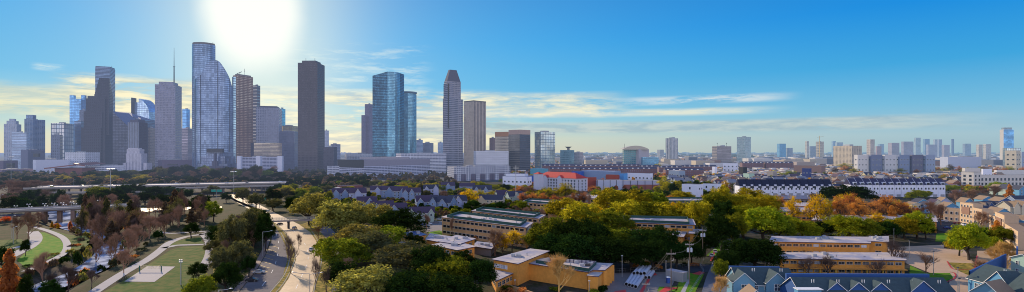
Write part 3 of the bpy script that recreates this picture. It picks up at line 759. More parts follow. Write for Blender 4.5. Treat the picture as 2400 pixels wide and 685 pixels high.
shoulder = [(456, 186), (468, 178), (478, 163), (488, 147), (497, 141), (508, 141), (516, 146), (523, 156), (530, 167), (537, 180), (541, 192), (545, 206)]
def sh_top(px):
    for i in range(len(shoulder)-1):
        a, b = shoulder[i], shoulder[i+1]
        if a[0] <= px <= b[0]: return a[1]+(b[1]-a[1])*(px-a[0])/(b[0]-a[0])
    return 206
# front slab as vertical strips, each topped at the curve
fr = halfround(456, 545, Y, 30, 26, 45); front = fr[:27]; mb = MB(); u = 0
tops = []
for p in front:
    px = CX+F*p[0]/p[1]; tops.append(CAMZ+(HY-sh_top(min(545, max(456, px))))*p[1]/F)
for i in range(26):
    u = mb.wallq(front[i], front[i+1], 0, tops[i], 0, u, 0, tops[i+1])
    k = 40.0
    b0 = (front[i][0]+front[i][0]/front[i][1]*k, front[i][1]+k); b1 = (front[i+1][0]+front[i+1][0]/front[i+1][1]*k, front[i+1][1]+k)
    mb.poly([(*front[i], tops[i]), (*front[i+1], tops[i+1]), (*b1, tops[i+1]), (*b0, tops[i])], 1)
    mb.wallq(b1, b0, 0, tops[i+1], 0, 0, 0, tops[i])
mb.wallq(front[26], b1, 0, tops[26], 0, 0); mb.wallq((front[0][0]+front[0][0]/front[0][1]*k, front[0][1]+k), front[0], 0, tops[0])
mb.build('front_slab', [f_wells, M('dark_tower_shoulder', (.10, .11, .14), .5, .2)], t)
for px in (457, 471, 508, 523, 535):
    i = min(range(27), key=lambda i: abs(CX+F*front[i][0]/front[i][1]-px)); p = front[i]
    mb = MB(); mb.tube((p[0], p[1]-.6, 0), (p[0], p[1]-.6, tops[i]), .45, n=4); mb.build('seam', m_dark, t)
mb = MB(); mb.prism(fb(544, 547, 553, Y+20), 0, ZT(180, Y+20), 0, 1); mb.build('side_slab', [G('bright_side_facade', (.3, .42, .52), (.40, .58, .68), 6, 4, .05, .1, .8, metal=.6), m_roofg], t)
# theatre block in front
Y = 1190
t = thing('theatre_block', 'dark stepped performing hall at the foot of the tallest tower', 'theatre', (*PY(497, Y), 0)); FPS.append((*PY(497, Y), 40))
m_hall = G('hall_glass_facade', (.10, .12, .20), (.12, .16, .27), 6, 4, .06, .05, .95)
for l, r, top in ((463, 533, 384), (472, 527, 367), (484, 521, 356)):
    mb = MB(); mb.prism(flat_box(l, r, Y+(384-top)*.3, 45), 0, ZT(top, Y), 0, 1); mb.build('tier', [m_hall, m_roofg], t)
mb = MB(); mb.prism(flat_box(484, 521, Y+4, 8), ZT(358, Y), ZT(349, Y)); mb.build('fly_tower', m_dark, t)
for l, r, a, b in ((501, 504.5, 359, 394), (497, 508, 378, 400), (486, 522, 389, 402)):
    mb = MB(); mb.prism(flat_box(l, r, Y-6+(a-359)*.05, 6), 0, ZT(a, Y)); mb.build('entrance_pier', f_shade, t)
t, fp, H = TW('copper_tower', 'copper-brown tower with a bright window grid and a dish on its roof', 546, 555, 593, 176, 1500, f_copper, .35, units=0)
mb = MB(); mb.prism(shrink(fp, .8), H, H+4); mb.build('penthouse', m_conc_d, t)
p = PY(562, 1510); mb = MB(); mb.tube((p.x-9, p.y, H+5), (p.x+6, p.y, H+11), .9); mb.tube((p.x, p.y, H+3), (p.x, p.y, H+8), .5); mb.build('dish_aerial', m_dark, t)
p = PY(573, 1515); mb = MB(); mb.tube((p.x, p.y, H+3), (p.x, p.y, H+20), .35); mb.ball((p.x, p.y, H+14), 1.3); mb.ball((p.x, p.y, H+20), .9); mb.build('antenna', m_dark, t)
TW('office_tower', 'narrow dark tower tucked against the right side of the copper tower', 592, 602, 610, 200, 1600, G('dark_slit_facade', (.12, .12, .14), (.24, .23, .22), 10, 60, 0, .5, .8))
t, fp, H = TW('grid_tower', 'pale grey gridded office tower right of the copper tower', 600, 654, 661, 253, 1500, f_greygrid, 1.0)
mb = MB(); mb.prism(shrink(fp, .8), H, H+5); mb.build('penthouse', f_shade, t)
TW('glass_tower', 'slim teal glass tower touching the pale gridded tower', 654, 660, 669, 255, 1600, f_teal, .6)
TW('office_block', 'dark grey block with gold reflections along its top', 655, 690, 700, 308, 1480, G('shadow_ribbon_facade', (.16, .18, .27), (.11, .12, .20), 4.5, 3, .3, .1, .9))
t, fp, H = TW('office_block', 'glass block tinted with a gold reflection just left of the brown-grey tower', 660, 685, 699, 295, 1560, G('gold_reflect_facade', (.30, .26, .20), (.55, .45, .25), 5, 5, .1, .1, .9, glass2=(.8, .62, .3)))  # gold reflection painted into the glass colour
TW('office_block', 'beige ribboned block with a dark left face above the parking decks', 588, 595, 661, 335, 1320, f_goldrib, .25, cat='office block')
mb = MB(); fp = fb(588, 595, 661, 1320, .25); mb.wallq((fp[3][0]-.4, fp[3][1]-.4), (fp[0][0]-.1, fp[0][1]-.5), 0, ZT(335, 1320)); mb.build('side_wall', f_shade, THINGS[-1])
t, fp, H = TW('parking_structure', 'pale parking garage with open decks at the foot of the beige block', 555, 558, 661, 368, 1195, f_park, .25, cat='parking garage', units=3)
for a, b in ((555, 564), (600, 610), (650, 661)):
    q = flat_box(a, b, 1188, 8); mb = MB(); mb.prism(q, 0, ZT(366, 1188)); mb.build('stair_tower', f_lw, t)
t, fp, H = TW('brown_tower', 'tall dark brown-grey tower standing alone right of the sun', 698, 744, 761, 147, 1350, f_brownt, 1.1, units=0)
mb = MB(); mb.prism(shrink(fp, .7), H, ZT(141, 1350)); mb.build('penthouse', f_brownt, t)
for k in (717, 738):
    p = PY(k, 1375); mb = MB(); mb.tube((p.x, p.y, H), (p.x, p.y, H+16), .5); mb.build('antenna', m_dark, t)
TW('apartment_tower', 'slim white tower just right of the brown-grey tower', 759, 765, 771, 306, 1900, f_whiteb)
TW('office_block', 'dark grey cube right of the brown-grey tower foot', 758, 782, 790, 345, 1350, f_darkplain)
TW('office_block', 'pale stepped block behind the dark grey cube', 775, 790, 798, 338, 1600, f_greygrid)
# long low garage
t, fp, H = TW('long_garage', 'long low building with rows of deck openings and a dark left end', 791, 853, 1029, 390, 1040, f_park, .42, cat='parking garage', units=0)
H2 = ZT(375, 1040); mb = MB(); q = [(a[0], a[1]) for a in shrink(fp, .998)]; mb.prism(q, H, H2, 0, 1); mb.build('attic_wall', [M('long_garage_wall', (.30, .28, .34), .7, .1), m_roofg], t)
mb = MB(); mb.wallq((fp[3][0]-.3, fp[3][1]-.3), (fp[0][0]-.3, fp[0][1]-.5), H-3, H2+.2); mb.build('end_screen', m_dark, t)
mb = MB(); c = cen(fp); mb.prism(shrink(fp, .6), H2, H2+5); mb.build('raised_roof', M('long_roof', (.38, .35, .38), .7), t)
TW('parking_structure', 'low white parking deck at the left end of the long garage', 767, 771, 795, 389, 1030, f_parkw, .3, cat='parking garage', units=0)
TW('parking_structure', 'distant white parking deck left of the deep blue towers', 808, 812, 874, 360, 1450, f_parkw, .3, cat='parking garage')
TW('parking_structure', 'curved white parking deck below the deep blue towers', 928, 940, 1046, 360, 1150, f_parkw, .3, cat='parking garage')
t, fp, H = TW('apartment_tower', 'purple-grey tower in two steps behind the deep blue tower', 855, 866, 874, 244, 1800, G('purple_grey_facade', (.20, .17, .26), (.12, .11, .18), 4.5, 4, .3, .2, .8))
mb = MB(); mb.prism(fb(847, 853, 858, 1790), 0, ZT(270, 1790), 0, 1); mb.build('side_wing', [_mc['purple_grey_facade'], m_roofg], t)
# deep blue glass tower with rounded right edge
def blue_tower(name, label, l, c, r, top, Y, mats, disc=False, topr=None):
    t = thing(name, label, 'skyscraper', (*PY(c, Y+20), 0)); FPS.append((*PY(c, Y+20), 50))
    if not disc:
        A = PY(l, Y+10); B = PY(c, Y); pts = [(A.x, A.y), (B.x, B.y)]; Cc = PY(r, Y+24)
        for i in range(1, 9):
            a = i/8*math.pi/2; pts.append((B.x+(Cc.x-B.x)*math.sin(a), B.y+(Cc.y-B.y)*(1-math.cos(a))))
        pts += [(pts[-1][0]+6, Y+48), (A.x-8+20, Y+52)]
        H = ZT(top, Y); mb = MB(); u = 0
        zt = lambda p: ZT(top, Y)+(8 if p is pts[0] else 8)-(14 if p[0] <= A.x+.1 else 0)+0
        n = len(pts); mb.wallq(pts[0], pts[1], 0, H-9, 0, 0, 0, H); u = 60
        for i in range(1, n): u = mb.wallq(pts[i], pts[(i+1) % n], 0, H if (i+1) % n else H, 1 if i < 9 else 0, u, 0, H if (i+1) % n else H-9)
        mb.build('wall', mats, t)
        mb = MB(); mb.poly([(p[0], p[1], H-.5 if i else H-9.5) for i, p in enumerate(pts)]); mb.build('roof', m_dark, t)
    else:
        c0 = PY((l+r)/2, Y+26); ra = (PY(r, Y+26)-PY(l, Y+26)).length/2; H = ZT(top+4, Y)
        pts = [(c0.x+ra*math.cos(2*math.pi*i/28), c0.y+ra*math.sin(2*math.pi*i/28)) for i in range(28)]
        mb = MB(); u = 0
        for i in range(28):
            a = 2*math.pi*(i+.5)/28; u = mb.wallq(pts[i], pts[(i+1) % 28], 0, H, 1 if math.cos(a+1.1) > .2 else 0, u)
        mb.build('wall', mats, t)
        mb = MB(); mb.cyl(c0.x, c0.y, ra*.9, H, H+3, 24); mb.cyl(c0.x, c0.y, ra*1.06, H+3, H+6, 28); mb.build('roof_disc', M('disc_cap', (.12, .22, .32), .4), t)
    return t
blue_tower('blue_glass_tower', 'deep blue glass tower with a rounded bright right edge', 873, 908, 937, 168, 1290, [f_bluetw, f_bluelit])
blue_tower('round_blue_tower', 'round blue glass tower with a disc roof behind the deep blue one', 935, 955, 976, 215, 1420, [f_bluetw, f_bluelit], True)
TW('apartment_tower', 'pale slim block right of the round blue tower', 975, 985, 991, 328, 1700, f_pribbon)
TW('office_block', 'grey cube with a dark centre right of the round blue tower', 990, 1010, 1016, 335, 1750, f_greyg)
TW('apartment_tower', 'small pale tower left of the pointed tower', 1026, 1034, 1039, 334, 1900, f_pribbon)
# pointed tower
Y = 1250
t = thing('pointed_tower', 'stone-banded tower with a truncated pyramid roof', 'skyscraper', (*PY(1060, Y+30), 0)); FPS.append((*PY(1060, Y+30), 50))
for nm, l, c, r, top, yy in (('base_shaft', 1038, 1052, 1085, 230, 0), ('middle_shaft', 1039.5, 1049, 1080, 196, 6), ('shoulder', 1041, 1048, 1080, 190, 8)):
    mb = MB(); mb.prism(fb(l, c, r, Y+yy, .45), 0, ZT(top, Y+yy), 0, 1); mb.build(nm, [f_point, m_roofg], t)
q0 = shrink(fb(1041, 1048, 1080, Y+8, .45), .98); zt0 = ZT(190, Y+8); zt1 = ZT(162, Y+8); q1 = shrink(q0, .5); mb = MB()
for i in range(4):
    a, b, c_, d = q0[i], q0[(i+1) % 4], q1[(i+1) % 4], q1[i]
    mb.poly([(*a, zt0), (*b, zt0), (*c_, zt1), (*d, zt1)], 0, [(0, zt0), (30, zt0), (24, zt1), (6, zt1)])
mb.poly([(*p, zt1) for p in q1]); mb.build('pyramid_roof', M('pyramid_metal', (.13, .13, .17), .85, .12, spec=.1), t)
mb = MB(); A = PY(1051, Y-1); mb.obox(A, (1, 0), 3, 2, ZT(300, Y), ZT(196, Y)); mb.build('painted_crease', m_dark, t)  # dark strip set proud, standing in for shade in the crease
t, fp, H = TW('fin_tower', 'brown and beige tower with dark vertical fins on the right face', 1087, 1110, 1139, 238, 1330, f_stripe, .9, units=0)
mb = MB(); mb.wallq((fp[3][0]-.2, fp[3][1]-.4), (fp[0][0]-.1, fp[0][1]-.4), 0, H); mb.build('side_wall', f_beige, t)
mb = MB(); mb.walls(shrink(fp, 1.01), H, H+3); mb.poly([(*p, H+3) for p in shrink(fp, 1.01)]); mb.build('roof_edge', m_conc_d, t)
TW('hotel', 'white block with small punched windows in front of the fin tower', 1110, 1116, 1192, 354, 1150, f_whiteb, .4, cat='hotel')
TW('office_tower', 'narrow brown tower behind the cream tower', 1147, 1156, 1163, 323, 1700, f_brick)
t, fp, H = TW('office_tower', 'cream tower with rows of small windows and an orange top', 1160, 1191, 1205, 320, 1420, f_cream, 1.1)
mb = MB(); mb.prism(fp, H, ZT(309, 1420)); mb.build('cap', f_orange, t)
t, fp, H = TW('dark_tower', 'dark glass tower with a tan cap and a sharp near corner', 1192, 1218, 1243, 315, 1180, f_dgl, .9)
mb = MB(); mb.prism(shrink(fp, 1.004), H, ZT(304, 1180)); mb.build('cap', f_tancap, t)
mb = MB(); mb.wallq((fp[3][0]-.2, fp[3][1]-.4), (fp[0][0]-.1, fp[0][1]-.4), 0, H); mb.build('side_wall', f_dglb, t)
t, fp, H = TW('mirror_tower', 'mirror-glass tower with a square grid, last before the low suburbs', 1253, 1267, 1301, 309, 1330, f_mirror, .5)
TW('office_block', 'teal glass office with a saucer lookout on its roof', 1313, 1335, 1346, 352, 1700, G('teal_office_facade', (.14, .25, .30), (.10, .22, .28), 6, 5, .1, .2, .85), cat='office block', units=0)
t = THINGS[-1]; p = PY(1332, 1725); mb = MB(); mb.tube((p.x, p.y, 56), (p.x, p.y, 66), 5, 4, 12); mb.build('lookout_stem', m_conc_d, t)
mb = MB(); mb.tube((p.x, p.y, 65), (p.x, p.y, 70), 5, 12, 14); mb.build('lookout_dish', m_dark, t)
TW('office_block', 'tan pair of blocks right of the saucer lookout', 1345, 1358, 1367, 357, 1750, G('tan_block_facade', (.42, .38, .40), (.14, .14, .18), 5, 5, .25, .3, .75))
# curved-roof building
Y = 1300; t = thing('curved_roof_building', 'glass and beige building with a curved vault roof', 'office block', (*PY(1490, Y+20), 0)); FPS.append((*PY(1490, Y+20), 45))
m_cg = G('green_glass_facade', (.20, .28, .30), (.06, .18, .22), 5, 5, .1, .15, .85)
mb = MB(); mb.prism(fb(1459, 1462, 1500, Y, .3), 0, ZT(350, Y), 0, 1); mb.build('glass_wing', [m_cg, m_roofg], t)
mb = MB(); fpv = fb(1478, 1497, 1521, Y-6, 1.0); mb.prism(fpv, 0, ZT(350, Y), 0, 1); mb.build('stone_wing', [M('vault_wall', (.42, .40, .44), .7, .1), m_roofg], t)
mb = MB(); A = PY(1460, Y-4); B = PY(1521, Y-4); n = 12; zz = [ZT(350, Y)+9*math.sin(math.pi*i/n)**.8 for i in range(n+1)]
for i in range(n):
    a = A.lerp(B, i/n); b = A.lerp(B, (i+1)/n)
    mb.poly([(a.x, a.y, zz[i]), (b.x, b.y, zz[i+1]), (b.x, b.y+45, zz[i+1]), (a.x, a.y+45, zz[i])])
    mb.poly([(a.x, a.y, ZT(351, Y)), (b.x, b.y, ZT(351, Y)), (b.x, b.y, zz[i+1]), (a.x, a.y, zz[i])])
mb.build('vault_roof', M('vault_metal', (.50, .45, .36), .5, .1), t)
mb = MB(); p = PY(1464, Y); mb.tube((p.x, p.y, ZT(350, Y)), (p.x, p.y, ZT(337, Y)), .4); mb.build('mast', m_dark, t)
mb = MB(); mb.prism(fb(1503, 1506, 1544, Y-40, .4), 0, ZT(369, Y-40), 0, 1); mb.build('blue_annex', [G('annex_glass_facade', (.16, .30, .42), (.10, .26, .40), 4.5, 5, .08, .12, .88), m_roofg], t)
TW('apartment_tower', 'tall white and grey residential tower alone over the suburbs', 1560, 1573, 1589, 324, 2000, G('balcony_tower_facade', (.66, .64, .62), (.12, .13, .18), 5, 8, .25, .0, 1.0), .7)
TW('office_block', 'wide brown-grey ribboned office block with roof masts', 1669, 1680, 1714, 343, 2000, G('brown_ribbon_facade', (.30, .25, .25), (.12, .11, .14), 6, 60, 0, .35, .9), .5)
t = THINGS[-1]
for k in (1681, 1703):
    p = PY(k, 2020); mb = MB(); mb.tube((p.x, p.y, 75), (p.x, p.y, 88), .5); mb.ball((p.x, p.y, 87), 1.8); mb.build('antenna', m_dark, t)
TW('apartment_tower', 'pale grey-green residential slab with rounded top corners', 1727, 1747, 1760, 321, 2300, G('greygreen_facade', (.42, .50, .50), (.20, .28, .32), 7, 6, .2, .2, .85))
DIST = [('office_tower', 'small plain blue glass cube on the horizon', 1821, 1827, 1842, 337, 3500, (.12, .38, .62)),
 ('apartment_tower', 'slim cream tower on the horizon left of the crane', 1887, 1891, 1896, 331, 3200, (.58, .54, .48)),
 ('office_block', 'low blue-grey block between the slim cream tower and the crane', 1895, 1899, 1913, 343, 3300, (.30, .38, .48)),
 ('office_tower', 'blue tower at the left of the distant pair beyond the beige slab', 1949, 1953, 1959, 331, 4200, (.28, .46, .62)),
 ('office_block', 'wide pale blue block behind the beige apartment slab', 1957, 1962, 1976, 334, 4000, (.40, .52, .60)),
 ('apartment_tower', 'tan residential tower with blank sides', 2031, 2040, 2050, 327, 2600, (.55, .46, .40)),
 ('office_block', 'tiny blue block on the horizon right of the tan tower', 2057, 2062, 2072, 338, 5000, (.30, .45, .60)),
 ('office_block', 'red-brown block low on the horizon', 2052, 2055, 2066, 343, 4200, (.48, .28, .28)),
 ('office_block', 'brown and pink wide block on the horizon', 2081, 2090, 2108, 335, 3600, (.42, .36, .42)),
 ('office_block', 'flat grey-violet block with a beige foot', 2112, 2118, 2141, 332, 3500, (.36, .34, .44)),
 ('glass_tower', 'tall pale mirror slab among the medical towers', 2142, 2146, 2158, 323, 3800, (.45, .56, .62)),
 ('glass_tower', 'slanted-top blue tower right of the pale mirror slab', 2163, 2168, 2179, 326, 4000, (.24, .42, .62)),
 ('office_tower', 'light grey-blue tower in the far cluster', 2187, 2191, 2197, 327, 4200, (.46, .54, .62)),
 ('office_tower', 'blue-violet tower closing the far cluster', 2197, 2201, 2208, 327, 4300, (.34, .40, .56)),
 ('office_block', 'low lilac block at the foot of the far cluster', 2170, 2176, 2196, 339, 3900, (.38, .38, .50)),
 ('office_tower', 'thin dark blue tower at the right of the far cluster', 2229, 2232, 2236, 326, 4300, (.20, .30, .46)),
 ('office_block', 'plain grey-blue block right of the far cluster', 2256, 2262, 2276, 337, 4500, (.32, .42, .54)),
 ('office_block', 'small lilac block between the far cluster and the thin dark tower', 2207, 2213, 2226, 340, 4100, (.44, .38, .46)),
 ('apartment_tower', 'left one of the twin cream blocks near the blue tower', 2288, 2294, 2303, 339, 2600, (.58, .52, .46)),
 ('apartment_tower', 'right one of the twin cream blocks near the blue tower', 2304, 2311, 2323, 338, 2600, (.56, .54, .52)),
 ('office_block', 'blue-grey low block right of the slanted-top tower', 1841, 1848, 1858, 347, 3500, (.30, .36, .46)),
 ('office_block', 'grey low block on the horizon left of the white residential tower', 1540, 1547, 1556, 351, 3600, (.42, .42, .44))]
for i, (nm, lab, l, c, r, top, Y, col) in enumerate(DIST):
    TW(nm, lab, l, c, r, top, Y, G('far_facade_%d' % i, col, tuple(x*.45 for x in col), 9, 9, .22, .2, .8, groughness=.4, metal=.2), 1.0, units=0)
t, fp, H = TW('unfinished_tower', 'half-built cream tower with a crane over it', 1912, 1922, 1931, 332, 3200, G('unfinished_facade', (.62, .52, .40), (.16, .14, .12), 10, 9, .2, .2, .85), units=1)
p = PY(1921, 3200); t = thing('tower_crane', 'thin tower crane standing over the half-built tower', 'crane', (p.x, p.y, 0))
mb = MB(); mb.tube((p.x, p.y, 0), (p.x, p.y, 155), 1.5, n=4); mb.build('mast', m_yel, t)
mb = MB(); mb.tube((p.x-16, p.y, 146), (p.x+24, p.y, 150), 1.0, n=4); mb.build('jib', m_yel, t)
t, fp, H = TW('apartment_slab', 'beige apartment slab with dark window columns', 1953, 1996, 2020, 342, 1500, G('beige_slab_facade', (.52, .44, .34), (.08, .08, .10), 3.6, 5.5, .28, .25, .8), 2.2, cat='apartment block')
t, fp, H = TW('blue_tower', 'big blue glass tower with a cream left edge and an open crown', 2343, 2352, 2376, 304, 2200, G('bright_office_glass', (.10, .24, .42), (.08, .26, .52), 5, 5, .05, .15, .9, metal=.7), .6, units=0)
mb = MB(); mb.wallq((fp[3][0]-.5, fp[3][1]-.6), (fp[0][0]-.3, fp[0][1]-.6), 0, H); mb.build('side_wall', M('cream_edge', (.62, .56, .48), .7, .08), t)
mb = MB(); mb.prism(shrink(fp, .75), H, ZT(299, 2200)); mb.build('crown', G('crown_facade', (.40, .44, .46), (.12, .16, .2), 6, 6, .2, .2, .9), t)

# left civic group
t, fp, H = TW('office_block', 'grey-blue block with a round emblem window high on its wall', 49, 65, 105, 351, 1350, M('bluegrey_wall', (.16, .17, .26), .7, .1), .5)
p = PY(86, 1345); mb = MB(); mb.obox(p, (1, 0), 14, 5, ZT(368, 1345), ZT(360, 1345)); mb.build('emblem_bay', m_dark, t)
mb = MB()
for k in (354, 358): mb.obox(PY(88, 1348), (1, 0), 30, 4, ZT(k+1, 1345), ZT(k, 1345))
mb.build('louvre', m_dark, t)
t, fp, H = TW('arched_block', 'grey-mauve block with a dark arched window at the left edge', -10, 8, 42, 377, 1250, M('mauve_wall', (.16, .13, .19), .8, .1), .5, cat='hall')
mb = MB(); p = PY(25, 1243); mb.obox(p, (1, 0), 16, 4, ZT(393, 1243), ZT(386, 1243)); mb.cyl(p.x, p.y, 8, ZT(387, 1243), ZT(383, 1243), 12); mb.build('arch_window', m_dark, t)
TW('parking_structure', 'rosy brick garage with long dark openings at the far left', -20, 5, 84, 398, 1130, f_garr, .3, cat='parking garage', units=1)
TW('arts_centre', 'windowless white arts block behind a low red-brown hall', 77, 84, 161, 375, 1180, f_lw, .35, cat='arts centre', units=1)
t = thing('red_hall', 'low red-brown hall with a broad upswept roof', 'hall', (*PY(150, 1120), 0)); FPS.append((*PY(150, 1130), 45))
mb = MB(); mb.prism(flat_box(127, 192, 1125, 40), 0, ZT(394, 1125), 0, 1); mb.build('wall', [M('red_brown_wall', (.22, .07, .06), .7, .15), m_roofg], t)
mb = MB(); A = PY(103, 1112); B = PY(172, 1112); D = PY(199, 1120)
for (a, za), (b, zb) in (((A, ZT(394, 1112)), (B, ZT(386, 1112))), ((B, ZT(383, 1112)), (D, ZT(388, 1112)))):
    mb.poly([(a.x, a.y, za), (b.x, b.y, zb), (b.x, b.y+60, zb+2), (a.x, a.y+60, za+2)]); mb.poly([(a.x, a.y, za-2.5), (b.x, b.y, zb-2.5), (b.x, b.y, zb), (a.x, a.y, za)])
mb.build('roof', M('red_roof_edge', (.24, .09, .08), .6, .1), t)
for k in (118, 127): mb = MB(); p = PY(k, 1114); mb.cyl(p.x, p.y, .9, 0, ZT(393, 1114), 8); mb.build('column', m_white, t)
TW('office_block', 'white civic block with small square windows and a stepped left wing', 152, 200, 234, 357, 1240, f_whiteb, 1.6)
TW('office_block', 'long white three-storey building with ribbon windows by the trees', 200, 206, 303, 389, 1150, G('white_ribbon_facade', (.80, .81, .90), (.12, .14, .23), 4.6, 5, .04, .3, .72), .25)
t, fp, H = TW('low_hall', 'low purple-brown hall in front of the lilac tower', 370, 380, 450, 375, 1240, M('purple_brown_wall', (.17, .13, .19), .7, .12), .5, cat='hall')
mb = MB(); mb.obox(PY(405, 1236), (1, 0), 24, 3, ZT(388, 1236), ZT(385, 1236)); mb.build('entrance_canopy', m_dark, t)
# white-framed apartments below the fin tower
t, fp, H = TW('apartment_block', 'white-framed mid-rise apartments with a brick lower part', 1048, 1064, 1196, 391, 900, G('apartment_frame_facade', (.55, .56, .62), (.10, .13, .22), 3.4, 4.2, .22, .18, .8), .35, cat='apartment block', units=4)
mb = MB(); mb.wallq((fp[0][0]+.1, fp[0][1]-.5), (fp[1][0]+.1, fp[1][1]-.5), 0, 12); mb.build('lower_wall', G('brick_apartment_facade', (.15, .12, .17), (.07, .10, .18), 3.4, 4.2, .25, .2, .75), t)
for k in range(6):
    a = Vector(fp[0]).lerp(Vector(fp[1]), (k+.5)/6); mb = MB(); mb.obox((a.x, a.y-1.2), (1, 0), 7, 2.4, 0, H+1.5); mb.build('bay', [G('bay_facade', (.60, .61, .68), (.10, .14, .24), 3.4, 3.5, .2, .2, .8)], t)
# ================================================================ freeway and bridges
def add_piers(t, pts, zt, zb, w=2.2, d=1.6, mat=None, name='pier'):
    for p in pts:
        mb = MB(); mb.obox((p[0], p[1]), (1, 0), w, d, zb, zt-.9); mb.obox((p[0], p[1]), (1, 0), w*2.6, d*1.1, zt-.9, zt-.05); mb.build(name, mat or m_conc_d, t)
def deck(name, label, cat, A, B, width, z0, z1, th=1.4, curb=.9, seg=24, bend=0.0, mats=None):
    "deck from A to B (front edge), going back by width"
    t = thing(name, label, cat, ((A[0]+B[0])/2, (A[1]+B[1])/2, 0)); A = Vector(A[:2]); B = Vector(B[:2]); u = (B-A).normalized(); n = Vector((-u.y, u.x))
    if n.y < 0: n = -n
    mb = MB(); rl = MB(); rl2 = MB()
    def pt(i, k): f = i/seg; p = A.lerp(B, f)+n*(k+bend*4*f*(1-f)); return (p.x, p.y, z0+(z1-z0)*f)
    for i in range(seg):
        a, b, c, d = pt(i, 0), pt(i+1, 0), pt(i+1, width), pt(i, width)
        mb.poly([a, b, c, d], 0)
        mb.poly([(p[0], p[1], p[2]-th) for p in (d, c, b, a)], 1)
        for p, q in ((a, b), (c, d)): mb.poly([(p[0], p[1], p[2]-th), (q[0], q[1], q[2]-th), (q[0], q[1], q[2]), (p[0], p[1], p[2])], 1)
        for r_, k0, k1 in ((rl, -.3, 0), (rl2, width, width+.3)):
            a, b, c, d = pt(i, k0), pt(i+1, k0), pt(i+1, k1), pt(i, k1)
            r_.poly([(p[0], p[1], p[2]+curb) for p in (a, b, c, d)])
            for p, q in ((a, b), (c, d)): r_.poly([(p[0], p[1], p[2]-.5), (q[0], q[1], q[2]-.5), (q[0], q[1], q[2]+curb), (p[0], p[1], p[2]+curb)])
    mb.build('deck', mats or [m_fway, m_conc_d], t); rl.build('parapet', m_conc, t); rl2.build('parapet', m_conc, t)
    return t, pt
m_fway = M('freeway_surface', (.38, .38, .44), .75, .08, .1, spec=.2)
A = P(54, 442, 10); B = P(668, 430, 10)
t, pt = deck('freeway_viaduct', 'long elevated freeway crossing behind the park trees', 'freeway', A, B, 34, 10, 10.5, 1.6)
add_piers(t, [pt(i+.5, 6) for i in range(0, 24)], 8.6, 0, 1.6)
A = P(62, 453.5, 6.5); B = P(330, 451, 6.5)
t, pt = deck('slip_road_viaduct', 'lower slip-road viaduct just in front of the freeway at left', 'freeway', A, B, 9, 6.5, 6.5, 1.1)
add_piers(t, [pt(i*2+.5, 4) for i in range(0, 12)], 5.4, -3, 1.1)
A = P(330, 440, 9); B = P(640, 436, 8)
t, pt = deck('slip_road_viaduct', 'second narrower deck running along the front of the freeway at centre', 'freeway', A, B, 8, 7, 8, 1.0)
add_piers(t, [pt(i*2+.5, 4) for i in range(0, 12)], 6.2, 0, 1.1)
A = P(-20, 497, 7.2); B = P(330, 482, 6.0)
t, pt = deck('river_bridge', 'road bridge with brown piers over the stream', 'bridge', A, B, 16, 7.2, 6.0, 1.5, 1.0, mats=[m_fway, M('brown_bridge_side', (.16, .13, .12), .8, .15)])
m_pier = M('brown_pier', (.20, .13, .10), .8, .2)
for px in (68, 107, 140, 172, 215, 260):
    a = PY(px, 396); mb = MB(); mb.obox(a, (1, 0), 3.2 if px in (140, 172) else 1.8, 1.6, -6.3, 5.2); mb.build('pier', m_pier, t)
    mb = MB(); mb.obox((a.x, a.y+12), (1, 0), 2.6, 1.6, -6.3, 5.2); mb.build('pier', m_pier, t)
sheet('road', [(-20, 503), (60, 500), (60, 506), (-20, 510)], m_asph_dark, .4)
# low road continuing right of the bridge
sheet('road', [(330, 489), (420, 486), (520, 484), (520, 490), (420, 492), (330, 497)], m_asph, .06, 'road beyond the park at left centre')
# lamps of the bridge
def twin_lamp_proto():
    r = thing('street_lamp', 'twin-headed white lamp standing on the river bridge', 'street lamp', (0, 0, 0), 'twin lamps along the river bridge')
    mb = MB(); mb.tube((0, 0, 0), (0, 0, 6.3), .12, .09); mb.tube((-1.1, 0, 6.3), (1.1, 0, 6.3), .07); mb.build('pole', m_steel, r)
    for s_ in (-1, 1): mb = MB(); mb.ball((s_*1.1, 0, 6.4), (.55, .45, .42), 8, 5); mb.build('lamp_head', m_lamp, r)
    return r
twin = None
TL = [(67, 479, 400), (71, 485, 402), (104, 478, 405), (108, 483, 400), (125, 477, 405), (131, 481, 402), (146, 476, 406), (152, 480, 400), (168, 474, 408), (176, 478, 404), (200, 472, 410), (209, 476, 406), (232, 470, 412), (37, 483, 402)]
for i, (px, py, Y) in enumerate(TL):
    p = PY(px, Y); z = ZT(py, Y)-6.4
    if twin is None: twin = twin_lamp_proto(); twin.location = (p.x, p.y, z)
    else: dup(twin, (p.x, p.y, z))
# pedestrian footbridge over the parkway
def rail_mb(a, b, h, step=2.2, mb=None, r=.05, rows=3):
    mb = mb or MB(); a = Vector(a); b = Vector(b); n = max(1, int((b-a).length/step))
    for i in range(n+1):
        p = a.lerp(b, i/n); mb.tube(p, p+Vector((0, 0, h)), r, n=4, cap=False)
    for k in range(rows): o = Vector((0, 0, h*(k+1)/rows)); mb.tube(a+o, b+o, r, n=4, cap=False)
    return mb
za = 5.6; A = PY(634, 333); B = PY(790, 345)
t = thing('footbridge', 'slim pedestrian footbridge with railings across the parkway', 'bridge', ((A.x+B.x)/2, A.y, 0))
u = (B-A).normalized(); n = Vector((-u.y, u.x)); mb = MB(); q = [A, B, B+n*3.4, A+n*3.4]; mb.prism([(p.x, p.y) for p in q], za-.9, za, 0, 0, True); mb.build('deck', M('footbridge_concrete', (.32, .27, .24), .7, .12), t)
for a, b in ((A, B), (A+n*3.4, B+n*3.4)): mb = rail_mb((a.x, a.y, za), (b.x, b.y, za), 1.6, 1.6, r=.07); mb.build('railing', m_steel, t)
